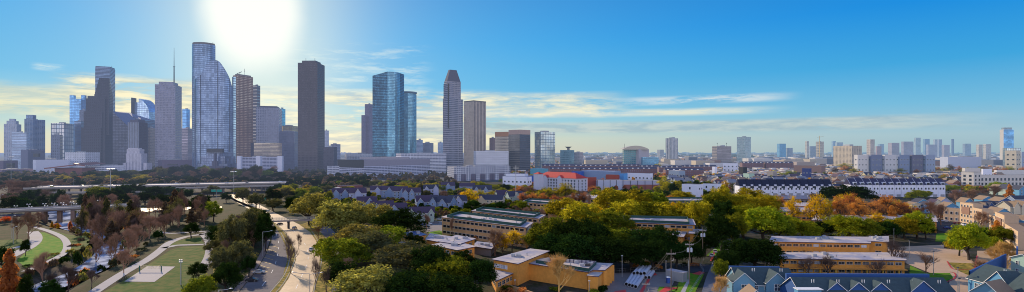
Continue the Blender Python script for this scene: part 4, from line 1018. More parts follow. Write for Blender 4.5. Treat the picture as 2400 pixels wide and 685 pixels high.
for px in (674, 728): p = PY(px, 336); mb = MB(); mb.cyl(p.x, p.y+1.5, .75, 0, za-.9, 12); mb.obox((p.x, p.y+1.5), (u.x, u.y), 1.6, 3.6, za-1.5, za-.9); mb.build('pier', m_dark, t)
mb = MB(); e = PY(799, 332); mb.obox((e.x, e.y), (1, 0), 5.0, .3, 5.0, 6.0); mb.build('height_sign', M('orange_sign', (.75, .35, .02), .5, .05), t)

# ================================================================ lamps, poles, signs
def arm_lamp(px, base, top, label, arm=2.5, sgn=1, h=None, Y=None, cat='street lamp'):
    Y = Y or YG(base); p = PY(px, Y); H = h or ZT(top, Y)
    t = thing('street_lamp', label, cat, (p.x, p.y, 0)); r = .11
    mb = MB(); mb.tube((p.x, p.y, 0), (p.x, p.y, H-.6), r*1.3, r); mb.build('pole', m_steel, t)
    mb = MB(); pr = Vector((p.x, p.y, H-.6))
    for k in range(1, 6):
        a = k/5*math.pi/2; q = Vector((p.x+sgn*arm*math.sin(a), p.y, H-.6+.6*(1-math.cos(a))*1.0+0*(k))); mb.tube(pr, q, r*.8, n=5); pr = q
    mb.build('arm', m_steel, t)
    mb = MB(); mb.ball((pr.x+sgn*.5, pr.y, pr.z-.03), (.65, .28, .16), 8, 5); mb.build('lamp_head', m_lamp, t)
    return t
arm_lamp(616, 601, 541, 'cobra-head lamp at the edge of the dark trees left of the parkway', 3.6, 1)
arm_lamp(512, 720, 676, 'cobra-head lamp whose curved arm enters at the bottom edge', 3.5, 1, Y=165)
arm_lamp(726, 712, 638, 'double-armed lamp on the verge at the bottom of the parkway', 5, -1, Y=178)
t = THINGS[-1]; p = PY(726, 178); H = ZT(638, 178); mb = MB(); mb.tube((p.x, p.y, H-.8), (p.x+4, p.y, H-.1), .08); mb.ball((p.x+4.3, p.y, H-.1), (.6, .28, .16), 8, 5); mb.build('arm', m_steel, t)
# tall floodlight of the court
def flood(px, base, top, label, heads=((-.4, 0), (.4, 0), (-.4, .7), (.4, .7)), bh=.4, ww=.45, Y=None):
    Y = Y or YG(base); p = PY(px, Y); H = ZT(top, Y)
    t = thing('floodlight_mast', label, 'floodlight', (p.x, p.y, 0))
    mb = MB(); mb.tube((p.x, p.y, 0), (p.x, p.y, H), .2, .13, 8); mb.build('pole', m_steel, t)
    for dx, dz in heads: mb = MB(); mb.box(p.x+dx-ww/2, p.x+dx+ww/2, p.y-.25, p.y+.15, H-.3-dz, H-.3-dz+bh); mb.build('lamp_head', m_lamp, t)
    return t
flood(424, 668, 609, 'tall floodlight mast beside the sand court')
for px, base, top, Y, lab in ((548, 456, 402, None, 'high-mast light in front of the freeway at the parkway junction'), (259, 478, 396, None, 'high-mast light rising beside the river bridge'), (26, 430, 368, None, 'high-mast light at the far left before the rosy garage')):
    Yv = YG(base); p = PY(px, Yv); H = ZT(top, Yv); t = thing('high_mast_light', lab, 'high-mast light', (p.x, p.y, 0))
    mb = MB(); mb.tube((p.x, p.y, 0), (p.x, p.y, H), .3, .18, 8); mb.build('pole', m_steel, t)
    for a in range(6): mb = MB(); mb.ball((p.x+2.6*math.cos(a), p.y+2.6*math.sin(a), H-.4), (1.3, 1.3, .55), 8, 5); mb.build('lamp_head', m_lamp, t)
for px, base, top in ((125, 441, 418), (173, 440, 421), (197, 440, 417), (44, 492, 470), (2, 498, 456), (28, 560, 505), (31, 572, 531)):
    arm_lamp(px, base, top, 'slim lamp post near the river at left, at photo column %d of 2400' % px if False else {125: 'lamp post with paired heads at the freeway edge, left one', 173: 'lamp post at the freeway edge, middle one', 197: 'lamp post at the freeway edge, right one', (28): 'lamp post in the wooded corner near the left edge', 44: 'short lamp post by the road left of the river bridge', 2: 'lamp post at the extreme left edge', 31: 'short lamp post in the garden at the left edge'}[px], 1.2)
for px, base, top, lab in ((508, 452, 439, 'green road sign gantry over the junction'), (608, 476, 460, 'green road sign beside the parkway entry')):
    Y = YG(base+12); p = PY(px, Y); t = thing('road_sign', lab, 'road sign', (p.x, p.y, 0))
    mb = MB(); mb.tube((p.x, p.y, 0), (p.x, p.y, 9), .25); mb.build('post', m_steel, t)
    for dx in (-3.2, 3.2): mb = MB(); mb.box(p.x+dx-2.6, p.x+dx+2.6, p.y-.6, p.y-.4, 6.6, 9.2); mb.build('sign_panel', M('green_sign', (.01, .30, .24), .4, .05), t)
for px, base, top, lab in ((1207, 672, 657, 'short lamp with a white head in front of the ochre hall'), (1381, 690, 659, 'bollard lamp in front of the ochre hall corner'), (1387, 640, 583, 'tall lamp standing at the edge of the black trees'), (1458, 650, 600, 'lamp post left of the concrete pipes'), (1561, 660, 612, 'lamp post beside the blue portable toilet'), (1614, 655, 610, 'thin lamp post right of the metal shed'),
                           (2095, 574, 537, 'lamp post beside the ochre block at the car park edge'), (2131, 608, 565, 'lamp post at the car park corner'), (2188, 645, 590, 'lamp post behind the leafless tree'), (2243, 560, 500, 'lamp post in front of the bright bush of the right lot'), (2245, 700, 628, 'taller of the two dark lamp posts by the blue house'), (2248, 700, 653, 'shorter of the two dark lamp posts by the blue house'),
                           (1853, 600, 567, 'lamp post in front of the upper ochre row'), (2036, 596, 563, 'lamp post at the right end of the upper ochre row'), (1837, 645, 602, 'lamp post on the lower ochre row at left'), (2026, 640, 602, 'lamp post on the lower ochre row at right'), (1753, 640, 600, 'lamp post'), ):
    if px == 1753: continue
    Y = YG(base); p = PY(px, Y); H = ZT(top, Y); t = thing('lamp_post', lab, 'lamp post', (p.x, p.y, 0))
    mb = MB(); mb.tube((p.x, p.y, 0), (p.x, p.y, H), .13, .1); mb.build('pole', m_steel, t)
    mb = MB(); mb.box(p.x-.35, p.x+.35, p.y-.25, p.y+.25, H-.05, H+.2); mb.build('lamp_head', m_lamp if px in (1207, 1381, 1458) else m_dark, t)
# volleyball net
a = P(327, 637); b = P(378, 637); t = thing('volleyball_net', 'volleyball net between two green padded posts', 'volleyball net', ((a.x+b.x)/2, a.y, 0))
for p in (a, b): mb = MB(); mb.cyl(p.x, p.y, .22, 0, 2.7, 8); mb.build('post', M('green_pad', (.02, .12, .08), .6, .1), t)
mb = MB()
for k in range(6): mb.tube((a.x, a.y, 1.4+k*.2), (b.x, b.y, 1.4+k*.2), .03 if 0 < k < 5 else .06, n=4, cap=False)
for k in range(21): p = a.lerp(b, k/20); mb.tube((p.x, p.y, 1.4), (p.x, p.y, 2.4), .02, n=4, cap=False)
mb.build('net', m_dark, t)

# ================================================================ utility poles and wires
def upole(px, base, top, label, xf=False, arm=1.6):
    Y = YG(base); p = PY(px, Y); H = ZT(top, Y); t = thing('utility_pole', label, 'utility pole', (p.x, p.y, 0))
    mb = MB(); mb.tube((p.x, p.y, 0), (p.x, p.y, H), .2, .13, 8); mb.build('pole', m_wood, t)
    mb = MB(); mb.box(p.x-arm, p.x+arm, p.y-.12, p.y+.12, H-1.7, H-1.45)
    for k in (-1, -.5, .5, 1): mb.tube((p.x+k*arm*.95, p.y, H-1.45), (p.x+k*arm*.95, p.y, H-1.1), .06)
    mb.build('crossarm', m_conc, t)
    if xf:
        for dx in (-.62, .62): mb = MB(); mb.cyl(p.x+dx, p.y-.2, .42, H-4.3, H-2.9, 12); mb.cyl(p.x+dx, p.y-.2, .2, H-2.9, H-2.65, 8); mb.build('transformer', M('transformer_paint', (.50, .54, .62), .4, .05), t)
    else: mb = MB(); mb.box(p.x+.1, p.x+.8, p.y-.1, p.y+.1, H-4.0, H-3.8); mb.tube((p.x+.8, p.y, H-3.9), (p.x+.8, p.y, H-3.2), .12); mb.build('bracket', m_conc, t)
    return Vector((p.x, p.y, H))
U1 = upole(1573, 690, 585, 'bare wooden utility pole rising right of the concrete pipes')
U2 = upole(1616, 668, 564, 'utility pole with twin grey transformers behind the metal shed', True)
U3 = upole(1647, 615, 533, 'utility pole beside the small ochre block', True)
U4 = upole(1669, 560, 498, 'tall utility pole among the dark trees')
U5 = upole(1687, 512, 473, 'farthest utility pole, above the yellow treetops')
U6 = upole(1514, 718, 655, 'low utility pole top with a white crossarm at the bottom edge', arm=1.3)
for px, base, top, lab in ((1209, 470, 388, 'lattice pole with lamps in front of the white terraces'), (1750, 395, 358, 'thin twin pole far behind the white cubes'), (1791, 392, 356, 'thin far pole above the townhouse roofs')):
    Y = YG(base); p = PY(px, Y); t = thing('utility_pole', lab, 'utility pole', (p.x, p.y, 0)); H = ZT(top, Y)
    mb = MB(); mb.tube((p.x, p.y, 0), (p.x, p.y, H), .35, .3, 6); mb.build('pole', m_steel, t)
    mb = MB(); mb.box(p.x-3, p.x+3, p.y-.2, p.y+.2, H-3, H-2.4); mb.box(p.x-3, p.x+3, p.y-.2, p.y+.2, H-8, H-7.4); mb.build('crossarm', m_steel, t)
def wire(a, b, sag, label, r=.035, off=(0, 0, 0)):
    a = Vector(a)+Vector(off); b = Vector(b)+Vector(off); mb = MB(); pr = a
    for k in range(1, 13): f = k/12; q = a.lerp(b, f)-Vector((0, 0, sag*4*f*(1-f))); mb.tube(pr, q, r, n=4, cap=False); pr = q
    o = mb.build('overhead_wire', m_conc_d, None, tuple(a)); tag(o, label, 'wire', 'overhead wires between the utility poles')
gw = P(1505, 640, .3)
for k, dx in enumerate((-1.4, -.7)): wire(U1+Vector((dx, 0, -1.2)), P(1490+k*10, 655, 3), 1.5, 'slack wire sweeping down from the bare pole to the pipes, %s strand' % ('left', 'right')[k])
wire(U1+Vector((1.4, 0, -1.2)), U2+Vector((1.4, 0, -1.2)), 1.0, 'wire from the bare pole to the transformer pole')
wire(U2+Vector((-1.4, 0, -1.2)), U3+Vector((-1.4, 0, -1.2)), 1.6, 'left wire from the transformer pole to the pole by the small ochre block')
wire(U2+Vector((1.4, 0, -1.2)), U3+Vector((1.4, 0, -1.2)), 1.6, 'right wire from the transformer pole to the pole by the small ochre block')
wire(U3+Vector((0, 0, -1.2)), U4+Vector((0, 0, -1.2)), 2.0, 'wire running back to the tall pole among the trees')
wire(U4+Vector((0, 0, -1.2)), U5+Vector((0, 0, -1.2)), 2.0, 'wire between the two farthest poles')

# ================================================================ mid-distance buildings
m_hotelw = M('hotel_stucco', (.56, .57, .66), .8, .06); m_redroof = M('red_tile_roof', (.52, .045, .03), .7, .15, .4)
def frame_house(name, label, cat, fp, H, wallm, roofm, par=.5, group=None, roof=True, z0=0):
    c = cen(fp); t = thing(name, label, cat, (*c, 0), group); FPS.append((*c, max(math.hypot(p[0]-c[0], p[1]-c[1]) for p in fp)))
    mb = MB(); mb.walls(fp, z0, H); mb.build('wall', wallm, t)
    if roof:
        q = shrink(fp, .97); mb = MB(); mb.poly([(*p, H-par) for p in fp]); mb.walls(q[::-1], H-par, H)
        n = len(fp)
        for i in range(n): mb.poly([(*fp[i], H), (*fp[(i+1) % n], H), (*q[(i+1) % n], H), (*q[i], H)], 1)
        mb.build('roof', [roofm, m_conc], t)
    return t
# red-roofed hotel
fp = fb(1256, 1351, 1377, 650, 3.2); H = ZT(419, 650)
t = frame_house('hotel', 'long white hotel with a bright red hipped roof and front gables', 'hotel', fp, H, m_hotelw, m_redroof, roof=False)
A, B, C_, D = [Vector(p) for p in fp]; ctr = (A+B+C_+D)/4; u = (A-D).normalized(); L = (A-D).length; W = (B-A).length
mb = MB(); mb.hip((ctr.x, ctr.y), (u.x, u.y), L, W, H, ZT(405, 665), 1.0); mb.build('roof', m_redroof, t)
zs = [1.2+k*(H-1.2)/4.1 for k in range(4)]
edge_windows(t, tuple(D), tuple(A), zs, 14, 2.6, 2.2, m_white, m_glass); edge_windows(t, tuple(A), tuple(B), zs, 3, 2.0, 2.0, m_white, m_glass)
for f in (.26, .62, ):
    p = D.lerp(A, f); nrm = Vector((u.y, -u.x)); q = p+nrm*.8
    mb = MB(); mb.obox((q.x, q.y), (u.x, u.y), 8, 2.0, 0, H); mb.gable((q.x+nrm.x*-1.5, q.y-nrm.y*1.5), (nrm.x, nrm.y), 5, 8, H, H+3.2, .5, 0, 1); g_ = mb.build('front_gable', [m_hotelw, m_redroof, m_white], t)
mb = MB(); e = PY(1262, 668); mb.obox(e, (u.x, u.y), 9, 9, 0, ZT(408, 668)); mb.build('corner_tower', m_hotelw, t)
mb = MB(); mb.hip((e.x, e.y), (u.x, u.y), 9.2, 9, ZT(408, 668), ZT(403, 668), .6); mb.build('tower_roof', m_redroof, t)
# white townhouse terraces
def town_row(name, label, l, r, base, top, n, depth, m_w, m_r, group, styl=0, yl=None):
    Y = YG(base); a = PY(l, yl or Y); b = PY(r, Y); H = ZT(top, Y); u = (b-a)/n; un = u.normalized(); nn = Vector((-un.y, un.x)); W = u.length
    for i in range(n):
        p = a+u*i; q = a+u*(i+1); c = (p+q)/2+nn*depth/2; ordn = ['first', 'second', 'third', 'fourth', 'fifth', 'sixth', 'seventh', 'eighth', 'ninth', 'tenth', 'eleventh', 'twelfth', 'thirteenth', 'fourteenth'][i]
        t = thing('townhouse', '%s white townhouse from the left in the %s' % (ordn, label), 'townhouse', (c.x, c.y, 0), group); FPS.append((c.x, c.y, depth))
        He = H*(.60 if styl == 0 else .66)
        mb = MB(); mb.prism([tuple(p+un*.15), tuple(q-un*.15), tuple(q-un*.15+nn*depth), tuple(p+un*.15+nn*depth)], 0, He); mb.build('wall', m_w, t)
        mb = MB(); p0, p1 = p+un*.15, q-un*.15; bk = nn*depth*.5
        mb.poly([(p0.x-nn.x*.5, p0.y-nn.y*.5, He), (p1.x-nn.x*.5, p1.y-nn.y*.5, He), (p1.x+bk.x, p1.y+bk.y, H), (p0.x+bk.x, p0.y+bk.y, H)])
        b2 = nn*depth; mb.poly([(p0.x+bk.x, p0.y+bk.y, H), (p1.x+bk.x, p1.y+bk.y, H), (p1.x+b2.x, p1.y+b2.y, He), (p0.x+b2.x, p0.y+b2.y, He)])
        for s0 in (p0, p1): mb.poly([(s0.x, s0.y, He), (s0.x+b2.x, s0.y+b2.y, He), (s0.x+bk.x, s0.y+bk.y, H)])
        mb.build('roof', m_r, t)
        # white party fin and dormer with a dark opening
        mb = MB(); f = p0+un*.15
        mb.poly([(f.x-nn.x*.7, f.y-nn.y*.7, He-.25), (f.x+bk.x, f.y+bk.y, H+.15), (f.x+bk.x+un.x*.22, f.y+bk.y+un.y*.22, H+.15), (f.x-nn.x*.7+un.x*.22, f.y-nn.y*.7+un.y*.22, He-.25)])
        mb.poly([(f.x-nn.x*.7, f.y-nn.y*.7, He-.8), (f.x+bk.x, f.y+bk.y, H-.5), (f.x+bk.x, f.y+bk.y, H+.15), (f.x-nn.x*.7, f.y-nn.y*.7, He-.25)]); mb.build('party_wall', m_w if styl else m_tr, t)
        mb = MB(); cw = p+u*.62-nn*.1; mb.obox((cw.x+nn.x*1.3, cw.y+nn.y*1.3), (un.x, un.y), W*(.3 if styl == 0 else .45), 3.0, He-.2, He+(H-He)*(.22 if styl == 0 else .45)); dm = mb.build('dormer', m_w, t)
        mb = MB(); mb.obox((cw.x-nn.x*.25, cw.y-nn.y*.25), (un.x, un.y), W*(.45 if styl == 0 else .38), .15, He-(2.4 if styl == 0 else -.1), He+(H-He)*(-.03 if styl == 0 else .36)); w_ = mb.build('window', m_glass, dm, root_loc(t))  # left terrace: dark pane stands in for a shaded balcony recess
        for k, (f_, z, ww, hh) in enumerate(((.3, He*.62, W*.2, 2.0), (.72, He*.62, W*.2, 2.0), (.25, He*.28, W*.14, 1.4), (.6, He*.03, W*.5, 2.4))):
            if styl == 1 and k == 2: continue
            x = p+u*f_; o = root_loc(t); place(win_mesh1(ww, hh, m_white if k < 3 else m_conc, m_glass if k < 3 else m_garage), t, (x.x-o[0], x.y-o[1], z), math.atan2(un.y, un.x), 'window' if k < 3 else 'garage_door')
m_garage = M('garage_door_grey', (.30, .31, .36), .6, .1)
m_tw = M('townhouse_white', (.76, .78, .90), .7, .05); m_tr = M('townhouse_dark_roof', (.022, .026, .055), .85, .2, spec=.1)
town_row('townhouse', 'left white terrace', 1733, 1952, 459, 421, 12, 12, m_tw, m_tr, 'white terrace left of the autumn trees')
m_tr2 = M('townhouse_slate_roof', (.05, .05, .10), .85, .2, spec=.1)
town_row('townhouse', 'long right white terrace', 1993, 2216, 462, 419, 13, 13, m_tw, m_tr2, 'white terrace behind the orange trees', 1)
# white cubes
for l, c, r, top, base, lab in ((1598, 1636, 1648, 433, 470, 'plain white cube house with one slit window, left of a pair'), (1647, 1680, 1692, 432, 463, 'plain white cube house with small windows, right of a pair')):
    fp = fb(l, c, r, YG(base), 1.4); H = ZT(top, YG(base)); t = frame_house('cube_house', lab, 'house', fp, H, m_tw, m_roofg)
    edge_windows(t, fp[3], fp[0], [H*.3, H*.68], 2 if l > 1600 else 1, 1.3, 2.2, m_dark, m_glass); edge_windows(t, fp[0], fp[1], [H*.68], 2, 1.5, 1.5, m_dark, m_glass)
# long pale warehouse with brick right part
fp = flat_box(1400, 1460, YG(446), 25); t = frame_house('warehouse', 'long pale metal warehouse with dark joints behind the treetops', 'warehouse', fp, ZT(423, YG(446)), M('warehouse_panels', (.46, .50, .64), .6, .08), m_roofg)
for k in range(5): a = Vector(fp[0]).lerp(Vector(fp[1]), k/4); mb = MB(); mb.obox((a.x, a.y-.15), (1, 0), .6, .3, 0, ZT(422.5, YG(446))); mb.build('joint', m_dark, t)
fp = flat_box(1460, 1546, YG(446), 25); t = frame_house('warehouse', 'pale warehouse with a red-brown lower wall', 'warehouse', fp, ZT(424, YG(446)), M('warehouse_panels2', (.42, .43, .56), .6, .08), m_roofg)
mb = MB(); mb.wallq((fp[0][0]+1, fp[0][1]-.3), (fp[1][0]-1, fp[1][1]-.3), 0, ZT(433, YG(446))); mb.build('lower_wall', M('warehouse_brick', (.30, .10, .08), .8, .15), t)
for k in range(6): a = Vector(fp[0]).lerp(Vector(fp[1]), k/5); mb = MB(); mb.obox((a.x, a.y-.4), (1, 0), .6, .3, 0, ZT(423.5, YG(446))); mb.build('joint', m_dark, t)
def simple(name, label, cat, l, c, r, top, base, ratio, wallm, roofm=None, wins=0, rows=2, group=None, wm=None, ww=1.8, wh=1.6, Y=None, gm=None):
    Y = Y or YG(base); fp = fb(l, c, r, Y, ratio); H = ZT(top, Y); t = frame_house(name, label, cat, fp, H, wallm, roofm or m_roofg, group=group)
    if wins:
        zs = [1.0+(H-1.5)*k/rows for k in range(rows)]
        L1 = math.hypot(fp[0][0]-fp[3][0], fp[0][1]-fp[3][1]); L2 = math.hypot(fp[1][0]-fp[0][0], fp[1][1]-fp[0][1])
        for p, q, L in ((fp[3], fp[0], L1), (fp[0], fp[1], L2)):
            n = max(1, int(L/wins)); edge_windows(t, p, q, zs, n, ww, wh, wm or m_white, gm or m_glass, lim=90)
    return t
def col(n, c, **k): return M(n, c, .75, .08, **k)
m_blueb = col('blue_cladding', (.02, .10, .45)); m_redb = col('red_cladding', (.34, .06, .035)); m_ltb = col('light_blue_wall', (.10, .34, .70))
simple('office_block', 'small white three-storey block with dark windows behind the warehouse', 'office block', 1470, 1522, 1530, 407, 424, 4, m_tw, None, 6, 2, ww=2.6, wh=2, Y=800)
simple('shop_block', 'bright red block just right of the red-roofed hotel', 'shop', 1376, 1378, 1398, 416, 440, .2, m_redb, Y=690)
simple('shop_block', 'orange-red block behind the pale warehouse', 'shop', 1420, 1448, 1452, 410, 430, 3, m_redb, Y=760)
simple('shop_block', 'light blue block between the orange-red block and the white three-storey block', 'shop', 1450, 1462, 1471, 407, 430, 1, m_ltb, Y=770)
simple('shop_block', 'deep blue block left of the hotel corner tower', 'shop', 1238, 1252, 1257, 412, 432, 2, m_blueb, Y=800)
simple('shop_block', 'deep blue low block behind the hotel roof', 'shop', 1340, 1362, 1368, 402, 420, 2, m_blueb, Y=900)
simple('warehouse', 'broad pale grey-blue roofed hall behind the hotel', 'warehouse', 1360, 1440, 1455, 402, 420, 2.5, col('greyblue_wall', (.22, .30, .46)), col('pale_blue_roof', (.42, .48, .60)), Y=880)
simple('warehouse', 'turquoise-roofed shed right of the dark glass tower', 'warehouse', 1243, 1270, 1285, 396, 412, 1.6, col('teal_wall', (.12, .38, .48)), col('teal_roof', (.24, .46, .56)), Y=980)
simple('apartment_block', 'white terrace with grey-blue roof behind the bare tree', 'terrace', 1178, 1236, 1246, 415, 445, 3, m_tw, col('greyblue_roof', (.20, .24, .36)), 6, 2, ww=2.4, wh=2.0, Y=700)
simple('apartment_block', 'grey-blue roofed white building left of the hotel', 'terrace', 1186, 1230, 1238, 408, 430, 2, m_tw, col('greyblue_roof', (.20, .24, .36)), Y=800)
simple('office_block', 'light blue and white flat-roofed modern house', 'house', 1567, 1592, 1606, 401, 420, 1.6, col('grey_modern', (.26, .34, .46)), m_white, 6, 2, ww=3, wh=2, Y=900)
simple('house', 'pale green house behind the left white terrace', 'house', 1742, 1755, 1768, 407, 425, 1, col('pale_green', (.38, .56, .46)), None, 5, 2, Y=840)
simple('house', 'tall dark blue cube house behind the left white terrace', 'house', 1880, 1896, 1902, 395, 420, 1.5, col('navy_wall', (.025, .05, .20)), None, 5, 3, Y=820, ww=1.4)
simple('house', 'grey-beige plain house behind the left white terrace', 'house', 1798, 1812, 1821, 402, 425, 1.2, col('grey_beige', (.34, .30, .27)), None, 6, 2, Y=860)
simple('house', 'black box house rising among the roofs', 'house', 1731, 1742, 1751, 392, 412, 1.2, col('black_wall', (.02, .022, .03)), Y=950)
simple('apartment_block', 'bright white mid-rise with three peaks above the roofs', 'apartment block', 1694, 1722, 1729, 383, 405, 2.5, m_tw, None, 8, 3, Y=1150, ww=3, wh=2.6)
simple('chimney_house', 'white tower house left of the white mid-rise', 'house', 1669, 1675, 1681, 391, 412, 1, m_tw, Y=1000)
simple('office_block', 'long low brown building with a flat grey roof line', 'office block', 1860, 1925, 1935, 389, 405, 4, col('brown_low', (.22, .14, .13)), None, Y=1050)
simple('apartment_block', 'beige five-storey condominium right of the blue tower', 'apartment block', 2355, 2382, 2392, 353, 378, 1.3, col('condo_beige', (.55, .48, .37)), None, 7, 5, Y=1150, ww=3.2, wh=2.6, wm=m_dark)
simple('office_block', 'dark glass flat-roofed block behind the beige condominium', 'office block', 2350, 2360, 2393, 347, 365, .4, f_mirror, Y=1500)
simple('apartment_block', 'blue-grey wing right of the beige condominium', 'apartment block', 2388, 2395, 2420, 356, 378, .4, col('bluegrey_wing', (.30, .38, .52)), None, 7, 4, Y=1160, ww=3, wh=2.4)
simple('warehouse', 'very long white warehouse in front of the far cluster', 'warehouse', 2203, 2222, 2300, 368, 384, .35, col('white_shed', (.46, .50, .62)), col('white_shed_roof', (.42, .45, .54)), Y=1200)
# apartments row with brick and white bays
for l, r, cl in ((2002, 2034, (.62, .60, .58)), (2034, 2068, (.16, .19, .30)), (2066, 2100, (.56, .56, .58)), (2100, 2132, (.20, .25, .38)), (2130, 2164, (.13, .13, .20)), (2162, 2192, (.26, .32, .44))):
    k = l; simple('apartment_block', 'bay of the long pale apartment row below the far cluster, %s' % {2002: 'white left end', 2034: 'blue-grey second bay', 2066: 'pale third bay', 2100: 'blue fourth bay', 2130: 'dark fifth bay', 2162: 'light blue right end'}[l], 'apartment block', l, l+8, r, 363, 388, .35, col('aptrow%d' % l, cl), None, 7, 4, Y=1080, ww=2.8, wh=2.4)
# brick terraces band
for i, (l, r, top, Y) in enumerate(((1272, 1345, 386, 1150), (1345, 1430, 387, 1150), (1430, 1500, 386, 1160), (1500, 1545, 388, 1150), (1290, 1360, 393, 1020), (1362, 1450, 394, 1020), (1452, 1540, 393, 1030), (1545, 1600, 390, 1080), (1600, 1680, 388, 1150), (1740, 1790, 380, 1350), (1795, 1860, 380, 1350), (1560, 1650, 396, 950))):
    fp = flat_box(l, r, Y, 16); H = ZT(top, Y)
    nm = ['farthest left', 'far middle left', 'far middle right', 'far right', 'near left', 'near middle', 'near right', 'right of the green tree', 'long right', 'dark-roofed left', 'dark-roofed right', 'lowest right'][i]
    t = frame_house('brick_terrace', 'red-brown brick terrace with white dormers, %s of the band' % nm, 'terrace', fp, H-2.5, G('terrace_facade', (.20, .09, .10), (.10, .09, .14), 3.2, 4, .3, .3, .75, groughness=.4), m_roofg, roof=False, group='brick terraces across the middle distance')
    mb = MB(); c = cen(fp); L = (Vector(fp[1])-Vector(fp[0])).length; mb.gable(c, (1, 0), L, 16, H-2.5, H+1, .3, 0, 0); mb.build('roof', [M('terrace_roof', (.06, .055, .10), .7, .2), m_redb, m_conc], t)
    for k in range(int(L/11)):
        x = fp[0][0]+5+k*11; mb = MB(); mb.box(x-1.3, x+1.3, Y-.2, Y+2, H-2.2, H-.6); mb.build('dormer', m_tw if k % 2 else m_white, t)
# modern white apartments at the right edge
def modern(label, l, c, r, top, base, ratio, rows, Y=None):
    Y = Y or YG(base); fp = fb(l, c, r, Y, ratio); H = ZT(top, Y); t = frame_house('apartment_block', label, 'apartment block', fp, H, col('modern_cream', (.62, .58, .54)), m_roofg)
    zs = [H*(.32+.62*k/rows) for k in range(rows)]
    for p, q in ((fp[3], fp[0]), (fp[0], fp[1])):
        L = math.hypot(q[0]-p[0], q[1]-p[1]); edge_windows(t, p, q, zs, max(2, int(L/5.5)), 2.6, H*.62/rows*.55, m_conc, m_glass)
        mb = MB(); u = (Vector(q)-Vector(p)).normalized(); nn = Vector((u.y, -u.x))*.06; mb.wallq((p[0]+nn.x, p[1]+nn.y), (q[0]+nn.x, q[1]+nn.y), 0, H*.28); mb.build('lower_wall', M('modern_brick', (.28, .12, .08), .8, .15), t)
    mb = MB(); mb.prism(shrink(fp, 1.03), H, H+.5, 0, 0, True); mb.build('roof_slab', m_conc, t)
    return t
modern('cream modern apartment block with a projecting roof slab, left corner of the right-edge complex', 2253, 2282, 2300, 404, 447, .9, 3)
modern('long cream and brick modern apartment wing running off the right edge', 2284, 2288, 2440, 411, 446, .3, 2)
simple('apartment_block', 'upper cream terrace behind the modern complex', 'terrace', 2255, 2262, 2298, 394, 425, .3, col('modern_cream', (.62, .58, .54)), None, 6, 2, Y=820)
simple('house', 'white gabled pair behind the modern complex', 'house', 2300, 2304, 2325, 396, 420, .5, m_tw, m_tr, 6, 2, Y=860)
simple('house', 'white flat-roofed block right of the gabled pair', 'house', 2330, 2336, 2400, 399, 415, .4, col('white_mod', (.66, .64, .62)), Y=930)
# round white tank and brick wall near parkway
t = thing('round_pavilion', 'low round white-rimmed structure above the oaks', 'pavilion', (*PY(790, 660), 0)); p = PY(775, 660)
mb = MB(); mb.prism([(p.x+15*math.cos(a*.2618), p.y+15*math.sin(a*.2618)) for a in range(24)], 0, 3.2); mb.build('wall', col('pavilion_wall', (.50, .44, .40)), t)
mb = MB(); mb.prism([(p.x+15.4*math.cos(a*.2618), p.y+15.4*math.sin(a*.2618)) for a in range(24)], 3.2, 4.0); mb.build('rim', m_white, t)
simple('garden_hall', 'long low red-brown hall beside the round white-rimmed structure', 'hall', 790, 795, 850, 436, 452, .3, M('red_brown_wall', (.2, .1, .1)), Y=690)

